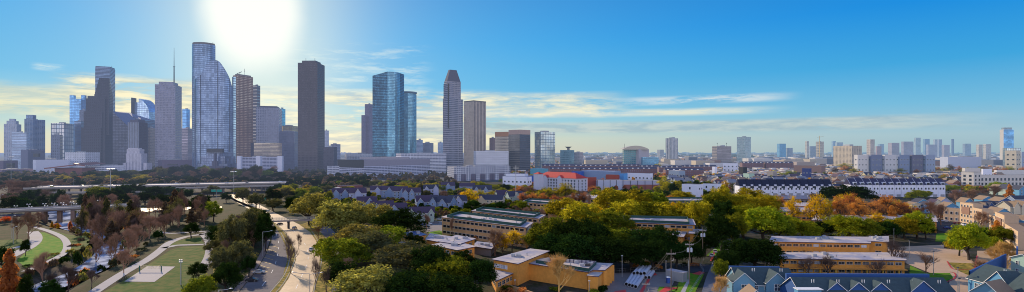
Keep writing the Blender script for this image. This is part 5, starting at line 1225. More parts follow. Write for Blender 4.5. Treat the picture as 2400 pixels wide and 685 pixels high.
# ================================================================ ochre housing rows
m_ochre = M('ochre_stucco', (.68, .31, .06), .85, .30, .12); m_tanst = M('tan_stucco', (.58, .33, .15), .85, .28, .12)
m_flat = M('white_membrane_roof', (.34, .34, .43), .85, .30, .12, col2=(.52, .44, .38), spec=.15); m_trim = M('dark_roof_trim', (.045, .04, .09), .5, .1)
m_greenp = M('dark_green_parapet', (.02, .075, .065), .6, .15); m_framew = M('cream_window_frame', (.55, .52, .46), .6, .05)
m_glassk = glassmat('dark_window_glass', (.02, .025, .035))
def rooffp(px, H): return [tuple(P(x, y, H).to_2d()) for x, y in px]
def ccw(fp):
    a = sum(fp[i][0]*fp[(i+1) % len(fp)][1]-fp[(i+1) % len(fp)][0]*fp[i][1] for i in range(len(fp)))
    return fp if a > 0 else fp[::-1]
def ochre(label, fp, H, wins, wallm=None, green=False, rows=None, storeys=2, name='housing_block', z0=0, overhang=.7, vents=True, edges=None, group='flat-roofed ochre housing blocks', roofm=None):
    "wins: window spacing in metres, per camera-facing edge"
    fp = ccw(fp); c = cen(fp); t = thing(name, label, 'housing block', (*c, 0), group); FPS.append((*c, max(math.hypot(p[0]-c[0], p[1]-c[1]) for p in fp)))
    mb = MB(); mb.walls(fp, z0, H); mb.build('wall', wallm or m_ochre, t)
    n = len(fp); q = []
    for i in range(n):
        p0, p1, p2 = Vector(fp[i-1]), Vector(fp[i]), Vector(fp[(i+1) % n]); e1 = (p1-p0).normalized(); e2 = (p2-p1).normalized()
        n1 = Vector((e1.y, -e1.x)); n2 = Vector((e2.y, -e2.x)); b = (n1+n2); b = b/max(.3, b.length_squared/2)
        q.append(tuple(p1+b*overhang))
    mb = MB(); mb.prism(q, H, H+.28, 1, 0, True); mb.build('roof', [roofm or m_flat, m_trim], t)
    for i in range(n):
        p, r_ = fp[i], fp[(i+1) % n]; e = Vector(r_)-Vector(p); L = e.length; nn = Vector((e.y, -e.x)).normalized(); mid = (Vector(p)+Vector(r_))/2
        if nn.dot(-mid.normalized()) < .03 or L < 3 or not wins: continue
        sh = (H-z0)/storeys
        for s_ in range(storeys):
            zz = z0+s_*sh+sh*.42; nw = max(1, int((L-1.5)/wins)); edge_windows(t, p, r_, [zz], nw, min(wins*.82, 2.6), sh*.36, m_framew, [m_glassk, m_glassk, m_glassk, m_glassw], near=(c[1] < 260), m0=.8, cross=True, lim=100)
    if green:
        A = shrink(q, .86); mb = MB(); mb.walls(A, H+.28, H+1.7); mb.walls(shrink(A, .985)[::-1], H+.28, H+1.7)
        A2 = shrink(A, .985)
        for i in range(n): mb.poly([(*A[i], H+1.7), (*A[(i+1) % n], H+1.7), (*A2[(i+1) % n], H+1.7), (*A2[i], H+1.7)])
        mb.build('roof_screen', m_greenp, t)
    if vents:
        r_ = random.Random(int(c[0]*3+c[1]))
        for k in range(7):
            w = [r_.random() for _ in q]; sw = sum(w); x = sum(a*p[0] for a, p in zip(w, q))/sw; y = sum(a*p[1] for a, p in zip(w, q))/sw
            mb = MB()
            if k % 3: mb.cyl(x, y, .18, H+.28, H+1.1, 8); mb.cyl(x, y, .3, H+1.1, H+1.25, 8); mb.build('roof_vent', m_steel, t)
            else: mb.box(x-.8, x+.8, y-.6, y+.6, H+.28, H+1.3); mb.build('roof_unit', m_unit, t)
    return t
def band_box(t, p, q, z0, z1, d=.6, mat=None, name='band', f0=0.0, f1=1.0):
    a = Vector(p).lerp(Vector(q), f0); b = Vector(p).lerp(Vector(q), f1); e = (b-a); u = e.normalized(); nn = Vector((u.y, -u.x)); c = (a+b)/2+nn*d/2
    mb = MB(); mb.obox((c.x, c.y), (u.x, u.y), e.length, d, z0, z1); return mb.build(name, mat or m_conc, t)
# right rows
R1 = rooffp([(1806, 567), (2037, 571), (2040, 557), (1812, 555)], 6.9)
t = ochre('upper ochre row right of the dark trees, with two bands of windows', R1, 6.9, 3.0)
R1b = rooffp([(2037, 566), (2080, 568), (2079, 555), (2040, 556)], 7.1)
ochre('ochre end block of the upper row with one framed window', R1b, 7.1, 5.0)
R2 = rooffp([(1827, 607), (2120, 611), (2112, 594), (1830, 594)], 6.6)
t = ochre('lower ochre row with a long pale roof, mostly in shade', R2, 6.6, 3.0)
R2 = ccw(R2)
for k in range(8):
    a = Vector(R2[0]).lerp(Vector(R2[1]), (k+.5)/8); mb = MB(); mb.obox((a.x, a.y-1.2), (1, 0), .5, .5, 0, 3.0); mb.build('porch_post', m_yel, t)
band_box(t, R2[0], R2[1], 3.0, 3.3, 1.8, m_ochre, 'porch_slab')
R3 = rooffp([(1905, 517), (2195, 521), (2190, 507), (1910, 505)], 6.5)
ochre('ochre row half hidden behind the yellow-green trees', R3, 6.5, 3.2)
R4 = rooffp([(1830, 497), (1960, 497), (1958, 487), (1830, 487)], 6.5)
ochre('low ochre row behind the yellow tree at centre right', R4, 6.5, 3.5)
R5 = rooffp([(1820, 484), (1990, 484), (1985, 476), (1820, 476)], 6.5)
ochre('farther ochre row seen as a strip below the left white terrace', R5, 6.5, 3.5)
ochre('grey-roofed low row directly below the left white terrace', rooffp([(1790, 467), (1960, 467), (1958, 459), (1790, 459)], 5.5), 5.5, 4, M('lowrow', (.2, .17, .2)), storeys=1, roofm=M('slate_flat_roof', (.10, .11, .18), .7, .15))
ochre('long low row with a green parapet under the white cubes', rooffp([(1525, 475), (1665, 475), (1660, 466), (1530, 466)], 6.5), 6.5, 3.5, M('shade_tan', (.16, .12, .12)), True)  # wall tan darkened, shade put into the colour
# centre
t = ochre('ochre block with a green roof screen behind the black-green trees', rooffp([(1425, 520), (1628, 528), (1622, 514), (1440, 510)], 9.5), 9.5, 3.0, green=True, storeys=3)
ochre('small ochre block with a flat white roof at the foot of the larger block', rooffp([(1617, 548), (1648, 549), (1655, 539), (1620, 538)], 6.0), 6.0, 0, storeys=2)
ochre('small ochre porch block beside the street trees', rooffp([(1578, 555), (1600, 556), (1606, 546), (1580, 545)], 5), 5, 0)
# left centre long blocks
F1 = ccw(rooffp([(1036, 510), (1232, 534), (1247, 523), (1068, 500)], 10.6))
t = ochre('long three-storey ochre block with a green roof screen left of centre', F1, 10.6, 3.3, m_tanst, True, storeys=3)
F2 = ccw(rooffp([(1107, 495), (1262, 513), (1277, 505), (1124, 489)], 10.6))
ochre('long ochre block with a green roof screen behind the first one', F2, 10.6, 3.6, m_tanst, True, storeys=3)
ochre('tan row with dark roof between the autumn bushes', rooffp([(1222, 474), (1345, 484), (1352, 476), (1236, 468)], 7.5), 7.5, 4, m_tanst, True)
ochre('tan row partly behind the yellow tree, nearer one', rooffp([(1285, 495), (1345, 500), (1350, 490), (1290, 486)], 7), 7, 4, m_tanst, True)
ochre('white-roofed low row behind the autumn bushes', rooffp([(1330, 464), (1406, 466), (1402, 458), (1335, 457)], 5.5), 5.5, 4, m_tanst, storeys=1)
# cluster at 920-1120
ochre('small tan pavilion with a blue-grey roof above the oaks', rooffp([(942, 548), (966, 557), (997, 551), (975, 543)], 7.0), 7.0, 4, roofm=M('bluegrey_flat_roof', (.10, .15, .30), .5, .1), storeys=2)
ochre('low blue-white roofed annex left of the tan pavilion', rooffp([(937, 570), (962, 580), (985, 572), (960, 563)], 3.6), 3.6, 0, storeys=1)
ochre('two-storey ochre block with a cream roof above the dark oaks, front part', rooffp([(1015, 575), (1072, 587), (1112, 579), (1058, 565)], 8.2), 8.2, 3.4)
ochre('two-storey ochre block with a cream roof, rear part', rooffp([(1030, 567), (1075, 573), (1112, 561), (1070, 553)], 8.6), 8.6, 5)
ochre('low cream-roofed wing between the pavilion and the ochre block', rooffp([(1000, 562), (1030, 568), (1070, 558), (1010, 549)], 5.5), 5.5, 0, storeys=1)
ochre('low pale-roofed shed right of the ochre block', rooffp([(1110, 578), (1150, 584), (1160, 572), (1120, 568)], 3.6), 3.6, 0, m_conc_d, storeys=1)
# ochre hall at bottom centre
S1 = rooffp([(1157, 609), (1213, 619), (1284, 590), (1244, 585)], 8.2)
t = ochre('ochre hall with a broad pale roof and white window band at bottom centre', S1, 8.2, 0)
S1c = ccw(S1)
e0, e1 = P(1157, 609, 8.2).to_2d(), P(1213, 619, 8.2).to_2d()
edge_windows(t, tuple(e0), tuple(e0.lerp(e1, .62)), [5.4], 6, 1.0, 1.5, m_white, m_glassw, near=True, m0=.3)
ochre('low lean-to roof in front of the ochre hall', rooffp([(1150, 636), (1163, 659), (1205, 639), (1159, 629)], 4.2), 4.2, 3, storeys=1, vents=False)
S2 = rooffp([(1239, 618), (1377, 638), (1388, 633), (1414, 634), (1432, 620), (1395, 618), (1262, 606)], 6.4)
t = ochre('long ochre wing with a walled roof deck right of the hall', S2, 6.4, 0)
q = rooffp([(1256, 610), (1380, 630), (1398, 613), (1284, 604)], 7.8); q = ccw(q)
mb = MB(); mb.walls(q, 6.68, 7.9); mb.build('roof_screen', m_greenp, t); q2 = shrink(q, .985); mb = MB(); mb.walls(q2[::-1], 6.68, 7.9); mb.build('roof_screen', m_flat, t)
for k in range(12):
    a = Vector(q2[2]).lerp(Vector(q2[3]), (k+.5)/12); b = Vector(q2[2])-Vector(q2[3]); b.normalize(); mb = MB(); mb.obox((a.x, a.y-.3), (b.x, b.y), .25, .3, 6.7, 7.9); mb.build('screen_post', m_trim, t)
p = P(1378, 622, 7); mb = MB(); mb.box(p.x-.9, p.x+.9, p.y-.6, p.y+.6, 6.68, 7.6); mb.build('roof_unit', m_dark, t)
ochre('small ochre corner block below the long wing', rooffp([(1378, 647), (1401, 649), (1410, 640), (1388, 638)], 5.6), 5.6, 0, vents=False, overhang=.4)
p0 = P(1414, 634, 6.4).to_2d(); p1 = P(1432, 620, 6.4).to_2d()
for k in range(4):
    a = p0.lerp(p1, k/3.2); mb = MB(); mb.obox((a.x+.7, a.y), (1, 0), 1.4, .5, 0, 6.3); mb.build('buttress', m_ochre, t)

# ================================================================ pipes, toilet, shed, fences, bins
m_pipe = M('precast_pipe', (.46, .50, .58), .65, .1, .5)
def pipe(i, p, q, z, r, label):
    a = Vector((p.x, p.y, z)); b = Vector((q.x, q.y, z)); d = (b-a).normalized()
    mb = MB(); n = 20; x = Vector((-d.y, d.x, 0)); yv = Vector((0, 0, 1))
    ring = lambda c, rr: [c+(x*math.cos(2*math.pi*k/n)+yv*math.sin(2*math.pi*k/n))*rr for k in range(n)]
    A1, A0, B1, B0 = ring(a, r), ring(a, r*.84), ring(b, r), ring(b, r*.84)
    for k in range(n):
        j = (k+1) % n
        mb.poly([A1[j], A1[k], B1[k], B1[j]]); mb.poly([A0[k], A0[j], B0[j], B0[k]], 1); mb.poly([A1[k], A1[j], A0[j], A0[k]]); mb.poly([B1[j], B1[k], B0[k], B0[j]])
    o = mb.build('concrete_pipe', [m_pipe, m_dark], None, tuple(a)); tag(o, label, 'pipe', 'precast concrete pipes stacked on the lot')
OR = ['leftmost', 'second from the left', 'third from the left', 'rightmost']
for k in range(4):
    a = P(1468+k*7.2, 671+k*2, 0).to_2d(); b = P(1483+k*8.2, 648+k*1, 0).to_2d(); pipe(k, a, b, .75, .72, 'precast concrete pipe on the ground in the front row, %s' % OR[k])
for k in range(4):
    a = P(1486+k*8, 652+k*.5, 0).to_2d(); b = P(1499+k*8, 637, 0).to_2d(); pipe(k, a, b, 1.9+(k % 2)*.25, .72, 'precast concrete pipe on the upper heap, %s' % OR[k])
for k in range(3):
    a = P(1505+k*8, 655, 0).to_2d(); b = P(1515+k*8, 641, 0).to_2d(); pipe(k, a, b, .75, .72, 'precast concrete pipe on the ground at the back right, %s' % ['left one', 'middle one', 'right one'][k])
fp = fb(1562, 1600, 1611, YG(663), 2.2)
t = thing('metal_shed', 'pale corrugated metal shed with a flat roof', 'shed', (*cen(fp), 0)); H = 3.6; FPS.append((*cen(fp), 6))
mb = MB()
for i in range(4):
    a, b = Vector(fp[i]), Vector(fp[(i+1) % 4]); e = b-a; L = e.length; u = e.normalized(); nn = Vector((u.y, -u.x)); n = int(L/.35)
    pts = [a+u*(L*k/n)+nn*(.06 if k % 2 else 0) for k in range(n+1)]
    for k in range(n): mb.poly([(*pts[k], 0), (*pts[k+1], 0), (*pts[k+1], H), (*pts[k], H)])
mb.build('wall', M('shed_metal', (.30, .31, .33), .5, .1, metal=.2), t); mb = MB(); mb.prism(shrink(fp, 1.05), H, H+.2, 0, 0, True); mb.build('roof', m_flat, t)
p = P(1566, 664).to_2d(); t = thing('portable_toilet', 'blue portable toilet with a white roof beside the metal shed', 'portable toilet', (p.x, p.y, 0))
mb = MB(); mb.box(p.x-.65, p.x+.65, p.y-.65, p.y+.65, .05, 2.2); mb.build('cabin', M('blue_plastic', (.02, .05, .22), .4, .05), t)
mb = MB(); mb.prism([(p.x-.72, p.y-.72), (p.x+.72, p.y-.72), (p.x+.72, p.y+.72), (p.x-.72, p.y+.72)], 2.2, 2.35); mb.prism([(p.x-.45, p.y-.45), (p.x+.45, p.y-.45), (p.x+.45, p.y+.45), (p.x-.45, p.y+.45)], 2.35, 2.5); mb.build('roof', m_white, t)
mb = MB(); mb.box(p.x-.45, p.x+.45, p.y-.70, p.y-.655, .2, 2.05); mb.build('door', M('toilet_door', (.03, .09, .35), .4, .05), t)
for lab, pts in (('chain-link fence along the grass strip by the street', [(1612, 700), (1650, 640), (1640, 625)]), ('chain-link fence between the trees and the pipes', [(1440, 640), (1490, 636), (1545, 637)]), ('low fence at the foot of the dark trees', [(1560, 628), (1640, 628), (1650, 610)])):
    mb = MB(); a = None
    for x, y in pts:
        b = P(x, y); 
        if a is not None: rail_mb(a, b, 1.6, 2.4, mb, .035, 2)
        a = b
    o = mb.build('fence', m_steel, None, tuple(P(*pts[0]))); tag(o, lab, 'fence')
pp = P(1500, 672).to_2d()
# low wall at bottom centre
mb = MB(); a = P(1160, 668); b = P(1260, 700); mb.wallq((a.x, a.y), (b.x, b.y), 0, 1.6); mb.poly([(a.x, a.y, 1.6), (b.x, b.y, 1.6), (b.x+.3, b.y+.4, 1.6), (a.x+.3, a.y+.4, 1.6)]); o = mb.build('garden_wall', m_tanst, None, tuple(a)); tag(o, 'low ochre garden wall at the bottom centre', 'wall')
# bins by the right lot
for k in range(5):
    p = P(2218+k*5, 582+k*.6).to_2d(); mb = MB(); mb.prism([(p.x-.7, p.y-.7), (p.x+.7, p.y-.7), (p.x+.7, p.y+.7), (p.x-.7, p.y+.7)], .1, 2.6+.2*(k % 2)); mb.box(p.x-.75, p.x+.75, p.y-.75, p.y+.75, 2.62+.2*(k % 2), 2.8+.2*(k % 2))
    o = mb.build('storage_bin', M('brown_bin', (.10, .05, .04), .7, .15), None, (p.x, p.y, 0)); tag(o, 'dark brown storage bin by the right car park, %s of five' % ['first', 'second', 'third', 'fourth', 'last'][k], 'bin', 'storage bins by the right car park')
# ================================================================ gabled houses
def house(name, label, px, base, w, d, He, Hr, yaw, wallm, roofm, wins=True, group=None, gables=(), near=False, Y=None, cat='house', trim=None, wf=None, wg=None, stack=0, hip=False):
    "w along the ridge, yaw of the ridge in degrees from the picture plane"
    Y = Y or YG(base); c = PY(px, Y); a = R(yaw); ux = (math.cos(a), math.sin(a)); uy = (-ux[1], ux[0])
    t = thing(name, label, cat, (c.x, c.y, 0), group); FPS.append((c.x, c.y, max(w, d)*.6)); trim = trim or m_white; wf = wf or m_white; wg = wg or m_glass
    def q(x, y): return (c.x+ux[0]*x+uy[0]*y, c.y+ux[1]*x+uy[1]*y)
    fp = [q(-w/2, -d/2), q(w/2, -d/2), q(w/2, d/2), q(-w/2, d/2)]
    mb = MB(); mb.walls(fp, 0, He)
    if not hip:
        for s in (-1, 1):
            t3 = [(*q(s*w/2, -d/2), He), (*q(s*w/2, d/2), He), (*q(s*w/2, 0), Hr)]; mb.poly(t3 if s > 0 else [t3[1], t3[0], t3[2]])
    mb.build('wall', wallm, t)
    mb = MB(); mb.hip((c.x, c.y), ux, w, d, He, Hr, .5) if hip else mb.gable((c.x, c.y), ux, w, d, He, Hr, .5, 0, 0, walls=False)
    mb.build('roof', [roofm, roofm, trim], t)
    if wins:
        ns = max(1, int(He/2.8)); zs = [.9+k*(He-.4)/ns for k in range(ns)]
        edge_windows(t, fp[0], fp[1], zs, max(1, int(w/3.6)), 1.2, 1.5, wf, wg, near=near); edge_windows(t, fp[1], fp[2], zs, max(1, int(d/4)), 1.1, 1.5, wf, wg, near=near)
        edge_windows(t, fp[3], fp[0], zs, max(1, int(d/4)), 1.1, 1.5, wf, wg, near=near)
    for g in gables:       # (x along ridge, width, projection, eave, peak, window)
        if isinstance(g[0], tuple): g = (min((i*.1 for i in range(-300, 301)), key=lambda v: abs(proj((*q(v, -d/2-g[2]), 9))[0]-g[0][1])),)+tuple(g[1:])
        x, gw, pr, ge, gp = g[:5]; gc = q(x, -d/2-pr/2+d*.2); L = pr+d*.4
        mb = MB(); f = [q(x-gw/2, -d/2-pr), q(x+gw/2, -d/2-pr), q(x+gw/2, -d/2+.5), q(x-gw/2, -d/2+.5)]; mb.walls(f, 0, ge)
        mb.poly([(*q(x-gw/2, -d/2-pr), ge), (*q(x+gw/2, -d/2-pr), ge), (*q(x, -d/2-pr), gp)]); o = mb.build('front_gable', wallm, t)
        mb = MB(); mb.gable(gc, (-uy[0], -uy[1]), L, gw, ge, gp, .35, 0, 0, walls=False); mb.build('gable_roof', [roofm, roofm, trim], o, root_loc(t))
        if len(g) > 5:
            ww, wh, wz = g[5]; p = q(x, -d/2-pr-.03); ol = root_loc(t)
            if near: fm, pm = win_mesh(ww, wh, wf, wg); fr_ = place(fm, t, (p[0]-ol[0], p[1]-ol[1], wz), a, 'window'); place(pm, fr_, (0, 0, 0), 0, 'pane')
            else: place(win_mesh1(ww, wh, wf, wg), t, (p[0]-ol[0], p[1]-ol[1], wz), a)
    for k in range(stack):
        x = -w/2+(k+.7)*w/stack
        for dx in (-.35, .35):
            p = q(x+dx, -d*.12); mb = MB(); zb = Hr-(Hr-He)*.3; mb.tube((p[0], p[1], zb), (p[0], p[1], zb+1.5), .11); mb.tube((p[0], p[1], zb), (p[0], p[1], zb+.4), .25, .12); mb.build('roof_vent', m_white, t)
    return t
m_bgw = M('bluegrey_siding', (.22, .30, .46), .8, .08, .3); m_pl = M('lavender_siding', (.36, .40, .58), .8, .08, .3); m_grn = M('sage_siding', (.34, .44, .40), .8, .08, .3)
m_rfp = M('plum_shingle_roof', (.07, .05, .085), .9, .2, .6); m_rfd = M('slate_shingle_roof', (.05, .055, .085), .9, .2, .6); m_rft = M('tan_shingle_roof', (.27, .19, .125), .9, .15, .6); m_rfg = M('dark_green_shingle_roof', (.045, .075, .085), .9, .3, .9)
m_blw = M('blue_siding', (.10, .30, .50), .7, .08, .3); m_blw2 = M('grey_blue_siding', (.14, .30, .42), .7, .08, .3); m_bld = M('royal_blue_siding', (.025, .09, .28), .7, .1, .3)
m_crm = M('cream_siding', (.62, .54, .40), .8, .08, .3)
gb = 'blue-grey townhouses left of centre'
house('townhouse', 'pale blue townhouse with two front gables and a plum roof beside the small car lot', 985, 519, 20, 10, 6.6, 10.5, 8, m_grn, m_rfp, gables=((-6, 4.6, 1.5, 6.6, 9.8, (1.4, 1.6, 4.3)), (1.5, 4.2, 3.2, 3.0, 5.2), (8, 3.6, 1.5, 7.0, 9.4, (1.3, 1.8, 4.5))), group=gb)
for i, (px, base, w, d, he, hr, yaw, wm, rm, gab, lab) in enumerate((
 (925, 508, 14, 10, 6, 9.5, 10, m_bgw, m_rfp, ((0, 5, 1, 6, 9),), 'plum-roofed townhouse with one white-edged gable, between the oaks and the pale blue one'),
 (895, 500, 14, 10, 5.5, 9, 12, m_bgw, m_rfp, ((-3, 4, 1, 5.5, 8.2),), 'low plum-roofed townhouse just above the oak crowns'),
 (860, 489, 13, 10, 6, 9.5, 15, m_bgw, m_rfp, ((2, 5, 1, 6, 9),), 'plum-roofed townhouse behind the olive oak'),
 (1038, 492, 16, 10, 7, 11, -20, m_bgw, m_rfd, ((-4, 5, 2, 7, 10.5, (1.2, 1.4, 5)), (3, 6, 2, 6, 9.6, (1.2, 1.4, 4.5))), 'blue townhouse with two overlapping white-edged gables above the ochre block'),
 (1072, 488, 12, 9, 7, 10.5, 14, m_pl, m_rfd, ((0, 5, 2, 7, 10.3, (1.2, 1.4, 5)),), 'blue-lavender townhouse with a white-trimmed peak, right of the overlapping gables'),
 (1000, 487, 15, 10, 6, 10, 18, m_bgw, m_rfp, ((-5, 4, 1, 6.2, 8.6, (1, 1.2, 4.4)),), 'plum-roofed townhouse with a small lit gable at its left end'),
 (1010, 466, 12, 10, 11, 14, 10, m_pl, m_rfd, ((-3.5, 4.5, 2, 10, 13.4, (1.2, 1.6, 7)), (4, 4.5, 1, 11, 14.4)), 'tall lavender townhouse with twin peaked gables'),
 (965, 470, 14, 10, 8.5, 12, 12, m_bgw, m_rfp, ((0, 4, 1, 8.5, 11.6, (1.2, 1.3, 6.5)), (-5, 4, 1, 8.5, 11)), 'plum-roofed townhouse left of the tall twin-gabled one'),
 (938, 466, 12, 9, 8.5, 12, 12, m_bgw, m_rfp, ((2, 4, 1, 8.5, 11.6),), 'plum-roofed townhouse with a bright white gable edge, upper left'),
 (912, 462, 12, 9, 8, 11, 14, m_bgw, m_rfp, ((0, 4, 1, 8, 10.8),), 'plum-roofed townhouse at the top left of the group'),
 (885, 462, 12, 9, 8, 11.4, 14, m_pl, m_rfp, ((0, 5, 1, 8, 11),), 'hazy lavender townhouse above the oaks'),
 (838, 470, 13, 9, 8, 12, 20, m_pl, m_rfp, ((0, 5, 1, 8, 11.6),), 'lavender gabled townhouse near the round white-rimmed structure'),
 (800, 468, 14, 9, 7, 11, 18, m_bgw, m_rfp, ((3, 5, 1, 7, 10.4), (-4, 5, 1, 7, 10.4)), 'plum-roofed townhouse below the round white-rimmed structure'),
 (1130, 462, 16, 10, 8, 12, 5, m_bgw, m_rfd, ((-5, 4, 1, 8, 11.2, (1.1, 1.3, 6)), (3, 4, 1, 8, 11.2, (1.1, 1.3, 6))), 'blue-grey townhouse with two white gables behind the yellow tree'),
 (1152, 482, 18, 10, 6, 9, -12, m_crm, m_rfd, ((-6, 5, 1, 6, 9),), 'cream-walled townhouse with dark roof right of the yellow tree'),
 (1206, 476, 12, 10, 7, 10.5, 20, m_grn, m_rfd, ((0, 5, 1, 7, 10.5),), 'sage green gabled house left of the tan rows'),
 (1176, 470, 10, 9, 6, 9.5, 20, m_grn, m_rfp, (), 'small sage house left of the sage green gabled one'),
 (1095, 452, 14, 10, 8, 11, 0, m_bgw, m_rfp, (), 'plum-roofed house top behind the yellow tree, upper row'),
 (1050, 450, 13, 10, 8, 11, 10, m_bgw, m_rfp, ((0, 4, 1, 8, 10.6),), 'plum-roofed house top between the tall twin-gabled one and the yellow tree'))):
    house('townhouse', lab, px, base, w*1.3, d*1.3, he, hr+1.2, yaw, wm, rm, gables=[(g[0]*1.3, g[1]*1.25, *g[2:4], g[4]+.6, *g[5:]) for g in gab], group=gb)
# right side tan-roofed houses
gr = 'gabled houses at the right edge'
for (px, base, w, d, he, hr, yaw, wm, rm, gab, lab) in (
 (2222, 500, 12, 9, 6, 9, 75, m_blw, m_rft, (), 'blue house with tan roof left of the bare tree cluster, beyond the tan facades'),
 (2140, 496, 11, 8, 6.5, 8, 80, m_crm, m_rft, (), 'cream and tan block with flat gable behind the autumn trees'),
 (2156, 492, 9, 9, 7, 10, 85, m_blw, m_rfd, (), 'narrow bright blue house beside the cream and tan block'),
 (2172, 498, 9, 9, 6, 9, 80, m_blw, m_rfd, (), 'low blue gabled house right of the narrow bright blue one'),
 (2190, 494, 9, 9, 6.5, 10, 85, m_crm, m_rfp, (), 'small white gabled house among leafless trees'),
 (2210, 492, 11, 9, 7, 11, 70, m_pl, m_rft, (), 'lavender house with steep tan roof at the foot of the white terrace'),
 (2262, 492, 9, 8, 7, 10.5, 85, m_blw, m_rft, (), 'light blue gabled house with tan roof between bare trees'),
 (2285, 500, 14, 9, 6.5, 9.5, 20, m_crm, m_rft, ((3, 4, 1, 6.5, 9),), 'cream house with tan roof behind the tall tan facade'),
 (2306, 486, 11, 9, 7.5, 10.5, 80, m_blw, m_rft, (), 'bright blue gabled house in the upper right group'),
 (2318, 497, 16, 9, 6, 9, 5, m_bld, m_rfd, ((-4, 4, 1, 6, 8.6), (4, 4, 1, 6, 8.6)), 'royal blue house with dark roof in the upper right group'),
 (2310, 512, 12, 9, 7, 9.5, 10, m_blw, m_rfd, ((2, 6, 2, 7, 9.4),), 'blue house with a broad low gable behind the tan facade'),
 (2338, 517, 12, 10, 6, 9.5, 80, m_blw, m_rft, (), 'small blue gabled house with tan roof between the two tan facades'),
 (2345, 492, 14, 10, 8, 11, 75, m_bld, m_rft, (), 'tall tan-roofed house with blue end wall, upper right'),
 (2368, 507, 14, 10, 8, 12, 10, m_crm, m_rft, ((-3, 6, 2, 8, 12), (4, 6, 2, 8, 12)), 'cream house with two steep gables at the right edge'),
 (2395, 507, 12, 11, 8, 12, 80, m_blw, m_rft, (), 'bright blue gable house touching the right edge'),
 (2372, 540, 13, 10, 7.5, 10, 15, m_blw, m_rft, ((2, 7, 2, 7.5, 10),), 'blue house with tan roof behind the second tan facade'),
 (2400, 562, 16, 10, 6, 9.5, -35, m_tanst, m_rft, (), 'long tan-roofed house behind the lower tan facade at the right edge'),
 (2336, 456, 10, 9, 8, 12, 85, m_grn, m_rft, (), 'pale green gabled house left of the tall orange tree'),
 (2358, 458, 10, 9, 8, 13, 85, m_grn, m_rfd, (), 'mint gabled house right of the tall orange tree'),
 (2388, 462, 12, 9, 9, 13, 85, m_blw, m_rfd, (), 'blue gabled house at the right edge below the modern wing'),
 (2385, 484, 14, 9, 7, 10, 0, m_bgw, m_rfd, (), 'dark-roofed blue-grey house at the right edge')):
    house('house', lab, px, base, w, d, he, hr, yaw, wm, rm, gables=gab, group=gr)
# curved tan facades
m_tf = M('sandstone_facade', (.58, .42, .28), .85, .1, .3)
def tan_facade(label, segs, d=6):
    "segs: (px0, base0, px1, base1, top height)"
    p0 = P(segs[0][0], segs[0][1]); t = thing('facade_block', label, 'apartment block', tuple(p0), 'curved sandstone facades at right')
    for x0, y0, x1, y1, H in segs:
        a = P(x0, y0).to_2d(); b = P(x1, y1).to_2d(); u = (b-a).normalized(); n = Vector((-u.y, u.x)); n = n if n.x > 0 else -n
        fp = ccw([tuple(a), tuple(b), tuple(b+n*d), tuple(a+n*d)]); mb = MB(); mb.prism(fp, 0, H, 0, 1); mb.build('wall', [m_tf, m_rft], t); c = cen(fp); FPS.append((*c, 7))
        p, q = (a, b) if Vector((u.y, -u.x)).dot(-(a+b)/2) > 0 else (b, a)
        L = (b-a).length; rows = max(2, int(H/3.6)); edge_windows(t, tuple(p), tuple(q), [1+k*(H-.8)/rows for k in range(rows)], max(2, int(L/3)), 1.2, 1.7, m_white, m_glass)
        if H > 13: band_box(t, p, q, H*.45, H*.8, .35, M('facade_shutter', (.28, .16, .12), .7, .1), 'balcony_bay', .15, .75)
tan_facade('long stepped sandstone facade catching the sun, first of two', [(2184, 513, 2196, 514, 10.5), (2210, 517, 2250, 521, 9.5), (2250, 521, 2281, 527, 14.5), (2281, 527, 2302, 533, 12.0)])
tan_facade('second sandstone facade curving down to the right edge', [(2318, 544, 2332, 550, 11), (2332, 550, 2354, 562, 14), (2354, 562, 2386, 586, 9.5)])
# near blue terraces at the bottom right
t = house('near_townhouse', 'blue townhouse with two steep front gables at the bottom right', 1781, 0, 18, 12, 6.6, 10.8, -5, m_blw2, m_rfg, wins=False, gables=((('px', 1744), 6.8, 1.0, 7.5, 10.5, (2.0, 2.3, 4.6)), (('px', 1822), 6.8, 1.0, 7.5, 10.7, (2.0, 2.3, 4.9))), near=True, Y=174, stack=2)
o = root_loc(t); a = R(-5); ux = Vector((math.cos(a), math.sin(a))); uy = Vector((-ux.y, ux.x)); cc_ = PY(1781, 174)
for px in (1772, 1796):
    x = min((k*.1 for k in range(-90, 90)), key=lambda k: abs(proj((*(cc_+ux*k-uy*6.06), 5))[0]-px)); q = cc_+ux*x-uy*6.06
    fm, pm = win_mesh(1.3, 1.4, m_white, m_glass); f = place(fm, t, (q.x-o[0], q.y-o[1], 4.9), a, 'window'); place(pm, f, (0, 0, 0), 0, 'pane')
mb = MB(); q = cc_+uy*5; mb.obox(tuple(q), tuple(ux), 17, .8, 6, 10.25); mb.build('roof_parapet', m_bld, t)
house('near_townhouse', 'small dormered house with a tan hip in front of the two-gabled blue townhouse', 1764, 0, 7, 6, 5.8, 8.4, 80, m_blw2, m_rft, wins=False, near=True, Y=158)
tt = house('near_terrace', 'long blue terrace with a dark green shingle roof and small gables along the bottom edge', 2031, 0, 46, 16, 5.8, 11.1, -1, m_bld, m_rfg, wins=False, gables=((('px', 1961), 6.4, -3.6, 8.0, 10.7), (('px', 2012), 6.4, -3.6, 8.0, 10.7), (('px', 2064), 6.4, -3.6, 8.0, 10.7), (('px', 2163), 9.4, -3.0, 7.3, 11.4)), near=True, Y=159, stack=6)
p = PY(2031, 159); mb = MB(); mb.obox((p.x, 163.4), (1, -.017), 45, .8, 6, 11.35); mb.build('roof_parapet', m_bld, tt)
p = PY(1893, 153); mb = MB(); mb.obox((p.x, p.y), (1, 0), 7, 2, 5, 9.3); o2 = mb.build('dormer', m_blw, tt)
mb = MB(); mb.obox((p.x, p.y-.2), (1, 0), 7.6, 2.6, 9.3, 9.5); mb.build('dormer_roof', m_white, o2, root_loc(tt))
